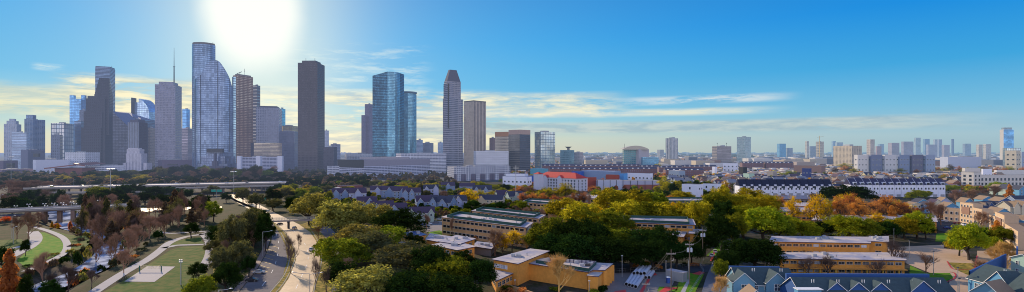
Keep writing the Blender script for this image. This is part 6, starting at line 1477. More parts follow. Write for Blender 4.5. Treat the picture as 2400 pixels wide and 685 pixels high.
# right corner house: ridge runs away from the viewer, front faces left
t = house('near_townhouse', 'light blue townhouse with one large white-edged gable in the bottom right corner', CX+F*161.5/157, 0, 34, 13, 7.5, 11.9, -90, m_blw, m_rfg, wins=False, gables=((-5.5, 9.2, .8, 7.6, 12.2, (1.7, 1.7, 6.0)),), near=True, Y=157, stack=3)
o = root_loc(t)
for y in (170.8, 169.3): fm, pm = win_mesh(1.3, 2.1, m_white, m_glass); f = place(fm, t, (154.93-o[0], y-o[1], 4.4), R(-90), 'window'); place(pm, f, (0, 0, 0), 0, 'pane')
mb = MB(); mb.wallq((157.5, 176), (199, 206), 0, 9.2); mb.wallq((199, 206.6), (157.5, 176.6), 0, 9.2); mb.poly([(157.5, 176, 9.2), (199, 206, 9.2), (199, 206.6, 9.2), (157.5, 176.6, 9.2)]); mb.build('rear_wall', m_bld, t)
house('near_townhouse', 'tan-roofed dormer house poking up in front of the large white-edged gable', 2328, 0, 8, 7, 9.2, 12.4, 25, m_blw2, m_rft, wins=False, near=True, Y=150)
house('near_townhouse', 'dark-roofed blue house peak at the extreme bottom right corner', 2440, 0, 12, 12, 8, 14, 80, m_blw, m_rfg, near=True, Y=146)
house('townhouse', 'pale green and blue townhouse with a tan roof slab above the right corner house', 2428, 632, 12, 8, 9.4, 11.2, 8, M('pale_green_siding', (.36, .52, .44), .8, .06), m_rft, near=True, Y=196)
p = PY(2384, 200); mb = MB(); mb.obox(tuple(p), (.7, .7), 7, .5, 0, 13.0); mb.build('blue_fin', m_bld, THINGS[-1])

# ================================================================ cars
def car_proto():
    r = thing('parked_car', 'proto', 'car', (0, 0, 0), 'cars')
    prof = [(-2.25, .35), (-2.3, .75), (-2.1, .95), (-1.55, 1.02), (-1.0, 1.45), (.35, 1.5), (1.15, 1.02), (2.1, .85), (2.3, .6), (2.25, .35)]
    def body(prof, w, wt, mi=0):
        mb = MB(); n = len(prof)
        def yy(z): return w/2 if z < 1.0 else w/2-(z-1.0)*wt
        L_ = [(x, -yy(z), z) for x, z in prof]; R_ = [(x, yy(z), z) for x, z in prof]
        for i in range(n): j = (i+1) % n; mb.poly([L_[i], R_[i], R_[j], L_[j]])
        mb.poly(L_); mb.poly(R_[::-1]); return mb
    body(prof, 1.8, .35).build('body', [m_car0], r)
    mb = MB()
    def sidewin(s):
        pts = [(-1.5, 1.05), (-.98, 1.38), (.33, 1.42), (.98, 1.05)]
        q = [(x, s*(.9-(max(z, 1)-1)*.35+.012), z) for x, z in pts]; mb.poly(q if s < 0 else q[::-1])
    sidewin(-1); sidewin(1)
    mb.poly([(.42, -.68, 1.46), (1.14, -.82, 1.05), (1.14, .82, 1.05), (.42, .68, 1.46)]); mb.poly([(-1.06, -.68, 1.42), (-1.06, .68, 1.42), (-1.56, .82, 1.05), (-1.56, -.82, 1.05)])
    for v in range(len(mb.v)): x, y, z = mb.v[v]; mb.v[v] = (x*1.01, y, z+.015)
    mb.build('window', m_glassk, r)
    for x in (-1.4, 1.4):
        for s in (-1, 1):
            mb = MB(); mb.tube((x, s*.72, .34), (x, s*.93, .34), .34, n=12); wh = mb.build('wheel', m_tyre, r)
            mb = MB(); mb.tube((x, s*.90, .34), (x, s*.945, .34), .19, n=8); mb.build('rim', m_steel, wh)
    for s in (-1, 1):
        mb = MB(); mb.box(2.2, 2.31, s*.65-.2, s*.65+.2, .58, .72); mb.build('headlight', m_lamp, r)
        mb = MB(); mb.box(-2.32, -2.2, s*.65-.2, s*.65+.2, .68, .86); mb.build('tail_light', M('tail_light_red', (.4, .01, .01), .3, .05), r)
    return r
m_car0 = M('car_paint_base', (.6, .6, .62), .25, .03, spec=.7); m_tyre = M('tyre_rubber', (.02, .02, .02), .9, .1)
CC = {'white': (.75, .76, .78), 'silver': (.42, .45, .50), 'black': (.02, .02, .025), 'blue': (.02, .06, .25), 'red': (.30, .03, .02), 'grey': (.16, .17, .19), 'beige': (.45, .38, .30)}
cprot = None
def car(px, base, yaw, colr, label, sc=1.0, sz=1.0):
    global cprot
    p = P(px, base, .07); m = M('car_paint_'+colr, CC[colr], .25, .03, spec=.7)
    if cprot is None: cprot = car_proto()
    c = dup(cprot, (p.x, p.y, .07), R(yaw), (sc, sc, sc*sz), label, mats={'car_paint_base': m}); c.name = 'car'; return c
car(607, 641, 12, 'silver', 'silver car parked nose-in beside the yellow bay lines'); car(590, 660, 10, 'black', 'dark hatchback parked below the silver car')
car(730, 587, 100, 'white', 'white car driving up the sunlit parkway lane'); car(690, 537, 96, 'beige', 'pale car passing under the footbridge', 1.05, 1.15); car(656, 527, 80, 'black', 'dark car in the left carriageway behind the footbridge')
for px, b, y, c_, l in ((1005, 527, 5, 'white', 'white sedan in the small lot by the pale blue townhouse'), (1000, 534, 0, 'black', 'black pickup-height car in front of the white sedan'), (992, 528, 0, 'blue', 'dark blue car left of the white sedan'), (1022, 523, 10, 'grey', 'grey car at the right of the small lot'), (1030, 516, 5, 'silver', 'silver car at the back of the small lot'),
                        (2216, 520, -10, 'white', 'white sedan parked by the sandstone facade'), (2244, 525, -10, 'red', 'dark red car parked right of the white sedan'), (2259, 530, 70, 'white', 'white van nearest the bright green tree'), (2221, 536, -15, 'blue', 'bright blue car on the dark lot'), (2194, 512, 0, 'grey', 'grey car at the back left of the dark lot'), (2203, 515, 0, 'silver', 'silver car behind the white sedan')):
    car(px, b, y, c_, l, 1.0, 1.5 if 'van' in l else (1.2 if 'pickup' in l else 1.0))
for k, px in enumerate((1288, 1296, 1308, 1318, 1330, 1341, 1352, 1366)):
    car(px, 456+(k % 2), 5, ['grey', 'white', 'black', 'silver', 'blue', 'white', 'grey', 'black'][k], '%s car parked in front of the red-roofed hotel, %s in the line' % (['grey', 'white', 'black', 'silver', 'blue', 'white', 'grey', 'black'][k], ['first', 'second', 'third', 'fourth', 'fifth', 'sixth', 'seventh', 'last'][k]))
for k in range(14):
    px = 860+k*14+rng.uniform(-3, 3); cn = rng.choice(['white', 'grey', 'black', 'silver', 'red']); car(px, 420+rng.uniform(-1.2, 1.5), 0, cn, '%s car in the lot in front of the long garage' % cn)
for k in range(9):
    f = (k+.5)/9; A = P(60, 440, 10); B = P(660, 430.5, 10); x = A.x+(B.x-A.x)*f; cn = rng.choice(['white', 'grey', 'silver', 'black'])
    c = dup(cprot, (x, A.y+(B.y-A.y)*f+8+rng.uniform(0, 25), 10.35), 0, None, '%s car driving on the freeway viaduct' % cn, mats={'car_paint_base': M('car_paint_'+cn, CC[cn])}); c.name = 'car'
for k, px in enumerate((1600, 1606)): pass
car(1668, 601, 60, 'white', 'white car by the red kerb of the narrow street', 1.0)
cprot.location = P(1676, 592, .07); cprot.rotation_euler = (0, 0, R(70)); cprot['label'] = 'pale grey car farther up the narrow street by the red kerb'; cprot.name = 'car'

# ================================================================ trees
def crown_mb(seed, nl, leaf, lobes, rad, hc, h0, lob_r, flat=.8, shell=(.45, 1.2), droop=0):
    r = random.Random(seed); mb = MB(); cs = []
    for i in range(lobes):
        a = r.uniform(0, 2*math.pi); b = math.asin(r.uniform(-.55, 1)); k = r.uniform(.5, 1.12)
        cs.append(Vector((math.cos(a)*math.cos(b)*rad*k, math.sin(a)*math.cos(b)*rad*k, h0+hc/2+math.sin(b)*hc/2*k)))
    V = mb.v; Fc = mb.f
    for i in range(nl):
        c = cs[i % lobes]; lr = lob_r*(.5+.95*((i % lobes)*.618 % 1))
        d = Vector((r.gauss(0, 1), r.gauss(0, 1), r.gauss(0, 1))).normalized()
        if d.z < -.3 and r.random() < .6: d.z = -d.z
        rr = lr*r.uniform(*shell); p = c+Vector((d.x*rr, d.y*rr, d.z*rr*flat))
        nrm = (d+Vector((r.gauss(0, .5), r.gauss(0, .5), r.gauss(0, .5)))).normalized(); t1 = nrm.orthogonal().normalized()
        ang = r.uniform(0, 6.28); t2 = nrm.cross(t1); t1, t2 = t1*math.cos(ang)+t2*math.sin(ang), t2*math.cos(ang)-t1*math.sin(ang)
        s = leaf*r.uniform(.6, 1.3)*.5; j = len(V)
        V.extend([tuple(p-t1*s), tuple(p-t2*s*.7), tuple(p+t1*s), tuple(p+t2*s*.7)]); Fc.append((j, j+1, j+2, j+3))
    mb.uv = [(0, 0)]*(4*nl); mb.mi = [0]*nl
    return mb, cs
def limb(mb, a, b, r0, r1, r, seg=3, wob=.3):
    p = Vector(a); d = (Vector(b)-p); L = d.length
    for k in range(1, seg+1):
        q = Vector(a)+d*(k/seg)+(Vector((r.uniform(-1, 1), r.uniform(-1, 1), r.uniform(-.5, .5)))*wob*L/seg if k < seg else Vector())
        mb.tube(p, q, r0+(r1-r0)*(k-1)/seg, r0+(r1-r0)*k/seg, 5, cap=False); p = q
def trunk_mb(seed, cs, h1, r0, n=7, sc=1.0):
    r = random.Random(seed); mb = MB(); top = Vector((r.uniform(-.3, .3), r.uniform(-.3, .3), h1)); limb(mb, (0, 0, -.3), top, r0, r0*.7, r, 2, .05)
    for c in cs[:n]: limb(mb, top, top+(c-top)*.9, r0*.5, .06, r, 3, .25)
    return mb
def branch_mb(seed, H, spread, r0, depth=4, twig=.035, upright=.5, nt=5, tl=1.0):
    "leafless tree: trunk, limbs, twigs"
    r = random.Random(seed); mb = MB(); tips = []
    def grow(p, d, L, rad, lev):
        q = p+d*L; n = 5 if lev < 2 else 3; mb.tube(p, q, rad, rad*.68, n, cap=False)
        if lev >= depth:
            tips.append((q, d))
            for k in range(nt):
                dd = (d+Vector((r.gauss(0, .55), r.gauss(0, .55), r.gauss(0, .4)+.15))).normalized(); s = p.lerp(q, r.uniform(.2, 1)); e = s+dd*tl*r.uniform(.5, 1.2)
                sd = dd.orthogonal().normalized()*twig; j = len(mb.v); mb.v.extend([tuple(s-sd), tuple(s+sd), tuple(e+sd*.4), tuple(e-sd*.4)]); mb.f.append((j, j+1, j+2, j+3)); mb.uv.extend([(0, 0)]*4); mb.mi.append(0)
            return
        for k in range(r.choice((3, 3, 4)) if lev else 10):
            a = r.uniform(0, 6.28); tilt = r.uniform(.35, .85)*spread if lev else r.uniform(.55, 1.35)*spread*(1.15-.07*k)
            side = d.orthogonal().normalized(); side = side*math.cos(a)+d.cross(side)*math.sin(a)
            nd = (d*math.cos(tilt)+side*math.sin(tilt)+Vector((0, 0, upright*.25))).normalized(); st = p.lerp(q, r.uniform(.55, 1)) if lev else p.lerp(q, .28+.072*k)
            grow(st, nd, (L if lev else H*(.33-.012*k))*r.uniform(.6, .85), rad*.58, lev+1)
    grow(Vector((0, 0, -.2)), Vector((0, 0, 1)), H*.52, r0, 0)
    zmax = max(v[2] for v in mb.v); k = H/zmax; mb.v = [(x*k, y*k, z*k) for x, y, z in mb.v]; return mb, [t[0]*k for t in tips]
m_bark = M('tree_bark', (.085, .065, .05), .95, .2, 1); m_barkd = M('dark_bark', (.045, .036, .032), .95, .2, 1)
m_twig = M('brown_twigs', (.29, .17, .11), .95, .2, 1, spec=.1, tint=.25); m_twigg = M('golden_twigs', (.55, .33, .11), .95, .2, 1, spec=.1, tint=.2); m_twigd = M('dark_twigs', (.13, .09, .075), .95, .2, 1, spec=.1, tint=.2)
LM = {'dark': leafmat('dark_evergreen_leaves', (.005, .016, .005), (.030, .060, .012), .3), 'mid': leafmat('green_leaves', (.025, .060, .010), (.26, .29, .025), .5),
      'olive': leafmat('olive_leaves', (.05, .07, .010), (.52, .44, .03), .55), 'bright': leafmat('bright_green_leaves', (.05, .11, .008), (.38, .39, .025), .5),
      'yellow': leafmat('yellow_leaves', (.22, .17, .010), (.75, .46, .02), .5), 'orange': leafmat('orange_autumn_leaves', (.26, .11, .04), (.60, .29, .09), .5), 'rust': leafmat('rust_brown_leaves', (.26, .10, .045), (.58, .27, .11), .5),
      'sage': leafmat('sage_green_leaves', (.04, .055, .018), (.42, .38, .11), .5), 'brown': leafmat('dull_brown_leaves', (.075, .055, .045), (.17, .12, .085), .35), 'red': leafmat('red_autumn_leaves', (.35, .03, .01), (.60, .09, .02), .5), 'haze': leafmat('grey_green_leaves', (.030, .045, .028), (.15, .14, .06), .4)}
PR = {}
def build_protos():
    # oak: height 10, radius 5
    for k, (nl, lf, lb, lr, fl) in enumerate(((10000, .38, 60, 1.2, .85), (10000, .38, 46, 1.35, .75), (10000, .38, 78, 1.1, .9), (10000, .38, 56, 1.25, .8))):
        mb, cs = crown_mb(100+k, nl, lf, lb, 3.9, 7.6, 1.3, lr, fl); cm = mb.mesh('crown', [LM['mid']]); tm = trunk_mb(k, cs, 2.6, .38).mesh('trunk', [m_barkd]); PR['oak%d' % k] = [('trunk', tm), ('crown', cm)]
    for k in range(2):   # loose deciduous with leaves
        mb, cs = crown_mb(200+k, 3600, .34, 40, 3.6, 7.0, 2.4, 1.35, .9, (.3, 1.15)); cm = mb.mesh('crown', [LM['yellow']]); b, tp = branch_mb(20+k, 9.6, .9, .2, 4, .02, .7, 3, .8); PR['loose%d' % k] = [('trunk', b.mesh('trunk', [m_bark])), ('crown', cm)]
    for k in range(2):   # cypress-like autumn cone
        r = random.Random(300+k); mb = MB(); V, Fc = mb.v, mb.f; nl = 4200
        for i in range(nl):
            z = 1.2+8.6*(1-r.random()**.62); z = min(9.8, z); rad = 2.6*(1-((z-1.2)/8.9))**.75*(.82+.25*math.sin(z*3.1+k))+.12
            a = r.uniform(0, 6.28); q = rad*r.random()**.45; p = Vector((q*math.cos(a)*(1+.15*math.sin(3*a+z)), q*math.sin(a), z)); n_ = Vector((r.gauss(0, 1), r.gauss(0, 1), r.gauss(0, 1))).normalized(); t1 = n_.orthogonal().normalized(); t2 = n_.cross(t1); s = .17*r.uniform(.6, 1.4); j = len(V)
            V.extend([tuple(p-t1*s), tuple(p-t2*s), tuple(p+t1*s), tuple(p+t2*s)]); Fc.append((j, j+1, j+2, j+3))
        mb.uv = [(0, 0)]*(4*nl); mb.mi = [0]*nl; cm = mb.mesh('crown', [LM['orange']]); tb = MB(); tb.tube((0, 0, -.2), (0, 0, 9), .2, .03, 6); PR['cone%d' % k] = [('trunk', tb.mesh('trunk', [m_bark])), ('crown', cm)]
    for k in range(3): b, tp = branch_mb(40+k, 10, .72, .2, 4, .018, .8, 8, 1.1); PR['bare%d' % k] = [('branches', b.mesh('branches', [m_twig]))]
    for k in range(2): b, tp = branch_mb(70+k, 10, .8, .2, 4, .013, .8, 4, 1.1); PR['thin%d' % k] = [('branches', b.mesh('branches', [m_twig]))]
    for k in range(1): b, tp = branch_mb(60+k, 10, .7, .2, 5, .022, 1.0, 4, .8); PR['fine%d' % k] = [('branches', b.mesh('branches', [m_twigg]))]
    for k in range(2): mb, cs = crown_mb(400+k, 620, 1.35, 14, 3.7, 7.0, 1.8, 1.9, .85, (.5, 1.05)); m1 = mb; j = len(m1.v); PR['far%d' % k] = [('far_tree', m1.mesh('far_tree', [LM['mid']]))]
    for k in range(2): mb, cs = crown_mb(450+k, 900, .85, 30, 4.0, 4.2, .2, 1.2, .8, (.4, 1.1)); PR['bush%d' % k] = [('bush', mb.mesh('bush', [LM['mid']]))]
build_protos()
TREES = []
KN = {'oak': 'broad evergreen oak', 'loose': 'open-crowned tree', 'cone': 'narrow feathery tree', 'bare': 'leafless tree', 'fine': 'fine-twigged leafless tree', 'thin': 'slender leafless tree', 'far': 'small rounded tree', 'bush': 'bush'}
CN = {'dark': 'dark green', 'mid': 'green', 'olive': 'olive green', 'bright': 'bright green', 'yellow': 'yellow', 'orange': 'orange', 'rust': 'rusty brown', 'red': 'fiery red', 'haze': 'grey-green', 'sage': 'sage green', 'brown': 'dull brown', 'twig': 'brown', 'twigg': 'golden', 'twigd': 'dark'}
TM = {'twig': m_twig, 'twigg': m_twigg, 'twigd': m_twigd}
REG = [((0, 0, 60, 560), 'in the wooded corner at the left edge'), ((0, 560, 70, 700), 'at the bottom left corner by the garden path'), ((60, 480, 260, 545), 'by the piers of the river bridge'), ((70, 545, 300, 700), 'on the near bank of the stream'), ((200, 480, 360, 700), 'along the far bank of the stream'), ((0, 0, 330, 478), 'between the freeway and the rosy garage'), ((330, 0, 700, 432), 'between the freeway and the foot of downtown'), ((330, 432, 620, 520), 'between the river bridge road and the freeway'),
       ((360, 520, 560, 600), 'on the park lawn beside the forked path'), ((420, 600, 560, 720), 'at the bottom of the park beside the floodlight'), ((520, 470, 660, 640), 'in the dark grove between park and parkway'), ((620, 470, 800, 720), 'on the parkway verge by the footbridge'), ((680, 430, 760, 500), 'beside the far end of the parkway'), ((760, 440, 1020, 520), 'behind the oaks near the plum-roofed townhouses'), ((740, 500, 1160, 720), 'in the oak mass right of the parkway'), ((760, 0, 1200, 440), 'in front of the long low garage'),
       ((1000, 430, 1240, 500), 'among the blue-grey townhouses'), ((1060, 500, 1300, 720), 'beside the ochre hall'), ((1200, 420, 1420, 500), 'in front of the red-roofed hotel'), ((1240, 440, 1700, 560), 'in the green mass at picture centre'), ((1240, 560, 1700, 720), 'in the black-green mass behind the pipes'), ((1400, 400, 1720, 470), 'near the white cube houses'), ((1660, 440, 1870, 720), 'in the tree mass right of the narrow street'), ((1860, 440, 2000, 560), 'behind the upper ochre row'), ((1940, 440, 2200, 570), 'below the long right white terrace'),
       ((2180, 560, 2400, 720), 'in the right car park'), ((2160, 440, 2400, 560), 'among the sandstone facades'), ((1860, 560, 2200, 720), 'in front of the ochre rows')]
def where(px, py):
    for (a, b, c, d), s in REG:
        if a <= px <= c and b <= py <= d: return s
    return 'among the distant houses left of the blue tower' if px > 1700 else 'in the low district beyond the hotel'
def tree(kind, colr, px, base, top, wpx, lab=None, Y=None, name=None):
    Y = Y or YG(base); p = PY(px, Y); h = ZT(top, Y); w = wpx*Y/F
    ks = [k for k in PR if k.startswith(kind)]; key = ks[int(px*7+base*3) % len(ks)]; parts = PR[key]
    gz = ground_z(p.x, p.y); h -= gz; sz = h/(10.0 if kind != 'bush' else 4.6); base_w = {'oak': 10.4, 'loose': 9.4, 'cone': 5.2, 'bare': 9.5, 'thin': 9.0, 'fine': 8.5, 'far': 10, 'bush': 9.5}[kind]; sx = w/base_w
    m = LM.get(colr) or TM[colr]; nm = name or {'oak': 'oak_tree', 'loose': 'leafy_tree', 'cone': 'autumn_tree', 'bare': 'bare_tree', 'thin': 'bare_tree', 'fine': 'bare_tree', 'far': 'tree', 'bush': 'bush'}[kind]
    label = lab or '%s %s %s' % (CN[colr], KN[kind], where(px, (base+top)/2)); grp = '%s %s' % (KN[kind]+'s', where(px, (base+top)/2)) if lab is None else lab.replace('tree', 'trees'); rz = rng.uniform(0, 6.28)
    if kind in ('bare', 'fine', 'thin', 'far', 'bush'):
        o = bpy.data.objects.new(nm, parts[0][1]); COL.objects.link(o); o.location = (p.x, p.y, gz); tag(o, label, 'tree' if kind != 'bush' else 'bush', grp)
        o.material_slots[0].link = 'OBJECT'; o.material_slots[0].material = m
    else:
        o = thing(nm, label, 'tree', (p.x, p.y, gz), grp)
        for n_, me_ in parts:
            c = bpy.data.objects.new(n_, me_); COL.objects.link(c); c.parent = o
            if n_ == 'crown': c.material_slots[0].link = 'OBJECT'; c.material_slots[0].material = m
    o.rotation_euler = (0, 0, rz); o.scale = (sx, sx, sz); TREES.append((o, px, lab)); return o
T = tree
# oak mass right of the parkway
for a in (('sage', 726, 530, 452, 84), ('mid', 752, 520, 465, 50), ('sage', 796, 556, 470, 105), ('sage', 842, 552, 476, 86), ('sage', 888, 540, 482, 80), ('sage', 842, 600, 528, 120), ('dark', 935, 566, 490, 112), ('mid', 800, 640, 556, 118), ('haze', 868, 622, 545, 112), ('mid', 905, 600, 530, 90), ('dark', 800, 690, 615, 80),
          ('sage', 862, 720, 628, 145), ('haze', 955, 660, 565, 150), ('dark', 1010, 676, 578, 100), ('mid', 1045, 690, 598, 100), ('dark', 960, 730, 640, 120), ('dark', 1060, 740, 640, 130), ('dark', 1128, 690, 610, 74), ('mid', 760, 600, 560, 46), ('dark', 1086, 642, 590, 60), ('dark', 970, 598, 548, 46)): T('oak', *(a[0], a[1], a[2], a[3]-4, a[4]*1.3))
# green mass at centre
for a in (('olive', 1322, 520, 466, 90), ('yellow', 1385, 530, 478, 84), ('olive', 1362, 548, 474, 100), ('olive', 1432, 522, 442, 92), ('olive', 1482, 515, 444, 90), ('mid', 1528, 512, 448, 84), ('olive', 1470, 540, 470, 92), ('mid', 1516, 536, 470, 96), ('olive', 1560, 540, 474, 96), ('mid', 1440, 560, 490, 90), ('olive', 1608, 540, 472, 74), ('yellow', 1590, 530, 474, 56), ('olive', 1640, 548, 470, 80), ('mid', 1672, 530, 452, 80),
          ('mid', 1290, 590, 506, 96), ('dark', 1335, 606, 512, 100), ('dark', 1385, 612, 512, 104), ('dark', 1292, 622, 548, 90), ('mid', 1440, 612, 534, 96), ('dark', 1495, 612, 528, 100), ('dark', 1548, 618, 532, 100), ('dark', 1350, 636, 548, 110), ('dark', 1420, 634, 556, 100), ('dark', 1480, 634, 560, 100), ('dark', 1530, 634, 562, 90), ('dark', 1585, 626, 560, 80), ('dark', 1620, 616, 566, 60), ('dark', 1652, 600, 540, 60), ('mid', 1255, 590, 540, 60), ('dark', 1690, 590, 500, 80), ('dark', 1700, 560, 470, 70), ('olive', 1690, 520, 436, 60), ('dark', 1240, 560, 530, 50), ('olive', 1600, 480, 448, 60),
          ('olive', 1735, 520, 448, 80), ('olive', 1760, 500, 440, 80), ('olive', 1796, 515, 450, 60), ('bright', 1742, 560, 480, 96), ('bright', 1790, 572, 485, 110), ('mid', 1722, 580, 500, 60), ('mid', 1826, 570, 498, 70), ('bright', 1878, 566, 512, 84), ('mid', 1846, 560, 508, 50), ('dark', 1730, 640, 560, 90), ('dark', 1772, 640, 556, 110), ('dark', 1812, 632, 568, 50), ('dark', 1700, 650, 590, 60), ('mid', 1690, 660, 610, 40),
          ('bright', 1990, 566, 504, 90), ('bright', 1965, 560, 505, 70), ('mid', 2030, 568, 514, 70), ('dark', 1925, 560, 520, 60), ('dark', 2000, 480, 434, 90), ('dark', 1950, 478, 438, 60), ('olive', 2000, 478, 440, 40), ('bright', 2150, 560, 497, 70), ('olive', 2120, 562, 510, 60), ('dark', 2080, 566, 520, 60), ('dark', 2170, 560, 520, 40), ('bright', 2100, 558, 512, 56),
          ('bright', 2272, 610, 524, 78), ('olive', 2248, 600, 540, 50), ('mid', 2350, 575, 532, 56), ('bright', 2330, 600, 556, 40), ('dark', 2318, 570, 536, 40), ('bright', 2338, 452, 428, 40, ), ('bright', 2150, 470, 446, 34), ('bright', 2165, 466, 446, 36), ('bright', 2134, 470, 452, 24), ('bright', 2224, 455, 432, 46), ('bright', 2205, 452, 438, 26)): T('oak', *(a[0], a[1], a[2], a[3]-2, a[4]*1.2))
# autumn and yellow
for a in (('yellow', 1200, 590, 540, 60), ('yellow', 1178, 600, 552, 40), ('yellow', 1100, 486, 444, 50), ('olive', 1125, 480, 446, 40), ('yellow', 1860, 540, 462, 44), ('yellow', 1915, 548, 458, 64), ('olive', 1935, 530, 466, 40), ('yellow', 1985, 510, 456, 70), ('orange', 1968, 530, 462, 56), ('orange', 2018, 530, 468, 60), ('rust', 1995, 520, 456, 60), ('orange', 2078, 520, 460, 70), ('rust', 2050, 526, 470, 50), ('yellow', 2052, 548, 500, 56), ('rust', 2110, 520, 474, 60), ('olive', 2100, 512, 470, 50), ('yellow', 2130, 516, 478, 40),
          ('rust', 1750, 512, 468, 40), ('rust', 1825, 502, 460, 40), ('red', 1790, 470, 458, 20), ('red', 1650, 472, 458, 22), ('red', 1552, 478, 465, 26), ('rust', 1580, 478, 456, 40), ('red', 12, 525, 508, 30), ('rust', 1390, 458, 436, 30), ('olive', 1326, 478, 430, 60), ('olive', 1278, 478, 440, 60), ('olive', 1545, 408, 384, 34), ('bright', 1652, 425, 412, 20), ('bright', 1852, 424, 400, 40), ('olive', 1982, 402, 383, 40), ('olive', 1838, 400, 386, 18), ('yellow', 1590, 412, 398, 26), ('olive', 1560, 452, 420, 50), ('yellow', 1700, 450, 424, 24)): T('loose', *a)
for a in (('orange', 22, 690, 580, 62), ('orange', 2366, 480, 430, 26), ('rust', 2020, 520, 470, 40), ('orange', 2090, 530, 480, 34), ('yellow', 72, 532, 519, 8), ('yellow', 122, 534, 518, 9), ('yellow', 136, 532, 522, 7), ('orange', 2336, 560, 515, 34), ('orange', 2255, 520, 490, 14), ('rust', 2150, 520, 486, 26)): T('cone', *a)
# leafless
for a in (('twigg', 1310, 700, 588, 110), ('twig', 1160, 600, 530, 80), ('twigg', 1165, 585, 548, 60), ('twig', 1100, 555, 502, 24), ('twig', 1060, 560, 505, 20), ('twig', 2170, 640, 584, 66), ('twigd', 2095, 640, 556, 70), ('twigd', 2060, 660, 600, 60), ('twigd', 1895, 650, 596, 60), ('twigd', 1940, 650, 590, 60), ('twig', 2000, 600, 570, 40), ('twigg', 1880, 600, 572, 30), ('twig', 2300, 655, 604, 60), ('twig', 2205, 528, 474, 60), ('twig', 2180, 520, 468, 50), ('twig', 2300, 545, 490, 50), ('twig', 2330, 470, 432, 60), ('twig', 2240, 480, 440, 60), ('twig', 2280, 480, 440, 50),
          ('twig', 815, 655, 600, 50), ('twig', 746, 560, 524, 36), ('twigd', 680, 640, 560, 50), ('twigd', 676, 610, 540, 36), ('twigd', 740, 680, 590, 36), ('twigd', 766, 700, 610, 40), ('twigd', 700, 585, 545, 20), ('twigg', 650, 470, 440, 40), ('twig', 1240, 470, 436, 50), ('twig', 1360, 468, 446, 60), ('twig', 1300, 476, 446, 50), ('twig', 1840, 470, 455, 40), ('twig', 1905, 485, 450, 44), ('twig', 1040, 470, 445, 30), ('twig', 1000, 540, 500, 30),
          ('twig', 66, 560, 492, 60), ('twig', 40, 560, 500, 50), ('twig', 90, 525, 495, 36), ('twig', 20, 460, 418, 60), ('twig', 50, 462, 420, 60), ('twig', 80, 455, 418, 50), ('twig', 110, 452, 422, 46), ('twig', 140, 446, 420, 40), ('twig', 100, 640, 585, 60), ('twig', 225, 596, 545, 50), ('twig', 270, 610, 540, 60), ('twig', 300, 600, 530, 60), ('twig', 320, 580, 520, 60), ('twig', 350, 560, 500, 60), ('twig', 385, 550, 500, 56), ('twig', 290, 640, 580, 50), ('twig', 240, 560, 495, 60), ('twig', 280, 540, 490, 60), ('twig', 330, 535, 488, 60), ('twig', 420, 530, 480, 60), ('twigd', 160, 680, 620, 60), ('twigd', 120, 690, 630, 60), ('twigd', 215, 672, 630, 40), ('twigd', 560, 545, 500, 40), ('twig', 600, 410, 392, 30), ('twig', 365, 545, 505, 26), ('twigd', 475, 520, 480, 40)): T('thin' if (640 < a[1] < 780 or 1890 < a[1] < 2180) and a[2] > 535 else 'bare', *a)
for a in (('twigg', 1688, 710, 640, 50), ('twigg', 2360, 640, 560, 60), ('twigg', 2330, 625, 575, 50), ('twigg', 1235, 590, 550, 40)): T('fine', *a)
# park and grove on the left
for a in (('dark', 370, 564, 540, 28), ('dark', 448, 556, 520, 40), ('haze', 545, 600, 500, 70), ('haze', 590, 580, 488, 70), ('dark', 622, 590, 496, 54), ('haze', 560, 640, 560, 80), ('haze', 520, 650, 580, 60), ('dark', 595, 560, 495, 50), ('dark', 465, 660, 612, 50), ('mid', 470, 710, 645, 90), ('dark', 530, 690, 610, 80), ('dark', 583, 650, 598, 40), ('haze', 500, 600, 560, 50), ('mid', 500, 520, 470, 46), ('dark', 470, 500, 456, 60), ('dark', 420, 500, 462, 60), ('dark', 380, 490, 455, 60), ('dark', 340, 480, 450, 50), ('dark', 430, 475, 440, 50), ('mid', 230, 480, 436, 60), ('mid', 250, 470, 440, 40), ('dark', 290, 468, 432, 50), ('dark', 320, 460, 430, 50), ('dark', 360, 470, 436, 60), ('dark', 400, 460, 436, 50),
          ('dark', 30, 500, 460, 60), ('dark', 60, 500, 462, 50), ('dark', 5, 640, 575, 50), ('dark', 60, 600, 560, 24), ('dark', 680, 500, 462, 30), ('haze', 640, 495, 462, 50), ('haze', 600, 490, 452, 50), ('haze', 570, 478, 440, 40), ('dark', 640, 480, 440, 50), ('haze', 670, 470, 440, 40), ('dark', 530, 475, 450, 30), ('mid', 706, 470, 440, 40), ('mid', 740, 460, 436, 40), ('dark', 765, 450, 428, 40), ('olive', 822, 452, 436, 30), ('dark', 120, 700, 655, 60), ('dark', 60, 700, 640, 40)): T('oak', *a)
# tree belt before downtown
r_ = random.Random(5)
for k in range(46):
    px = 200+k*10.5+r_.uniform(-5, 5); b = r_.uniform(413, 424) if px < 700 else r_.uniform(420, 430); T('oak' if k % 3 else 'bare', r_.choice(['dark', 'dark', 'haze', 'mid']) if k % 3 else 'twig', px, b, b-r_.uniform(18, 28)+(4 if px < 340 else -2 if px < 660 else 6), r_.uniform(26, 44))
for k in range(16):
    px = 130+k*14; b = r_.uniform(424, 434); T('loose', r_.choice(['olive', 'rust', 'haze', 'olive']), px, b, b-r_.uniform(12, 18), r_.uniform(18, 30))
for k in range(20): px = 800+k*12+r_.uniform(-4, 4); b = r_.uniform(434, 440); T('oak', r_.choice(['dark', 'mid', 'haze']), px, b, b-r_.uniform(13, 18), r_.uniform(20, 30))
for k in range(22): px = 905+k*14+r_.uniform(-5, 5); b = r_.uniform(442, 455); T('oak', r_.choice(['olive', 'mid', 'dark', 'olive', 'bright']), px, b, b-r_.uniform(14, 22), r_.uniform(24, 36))
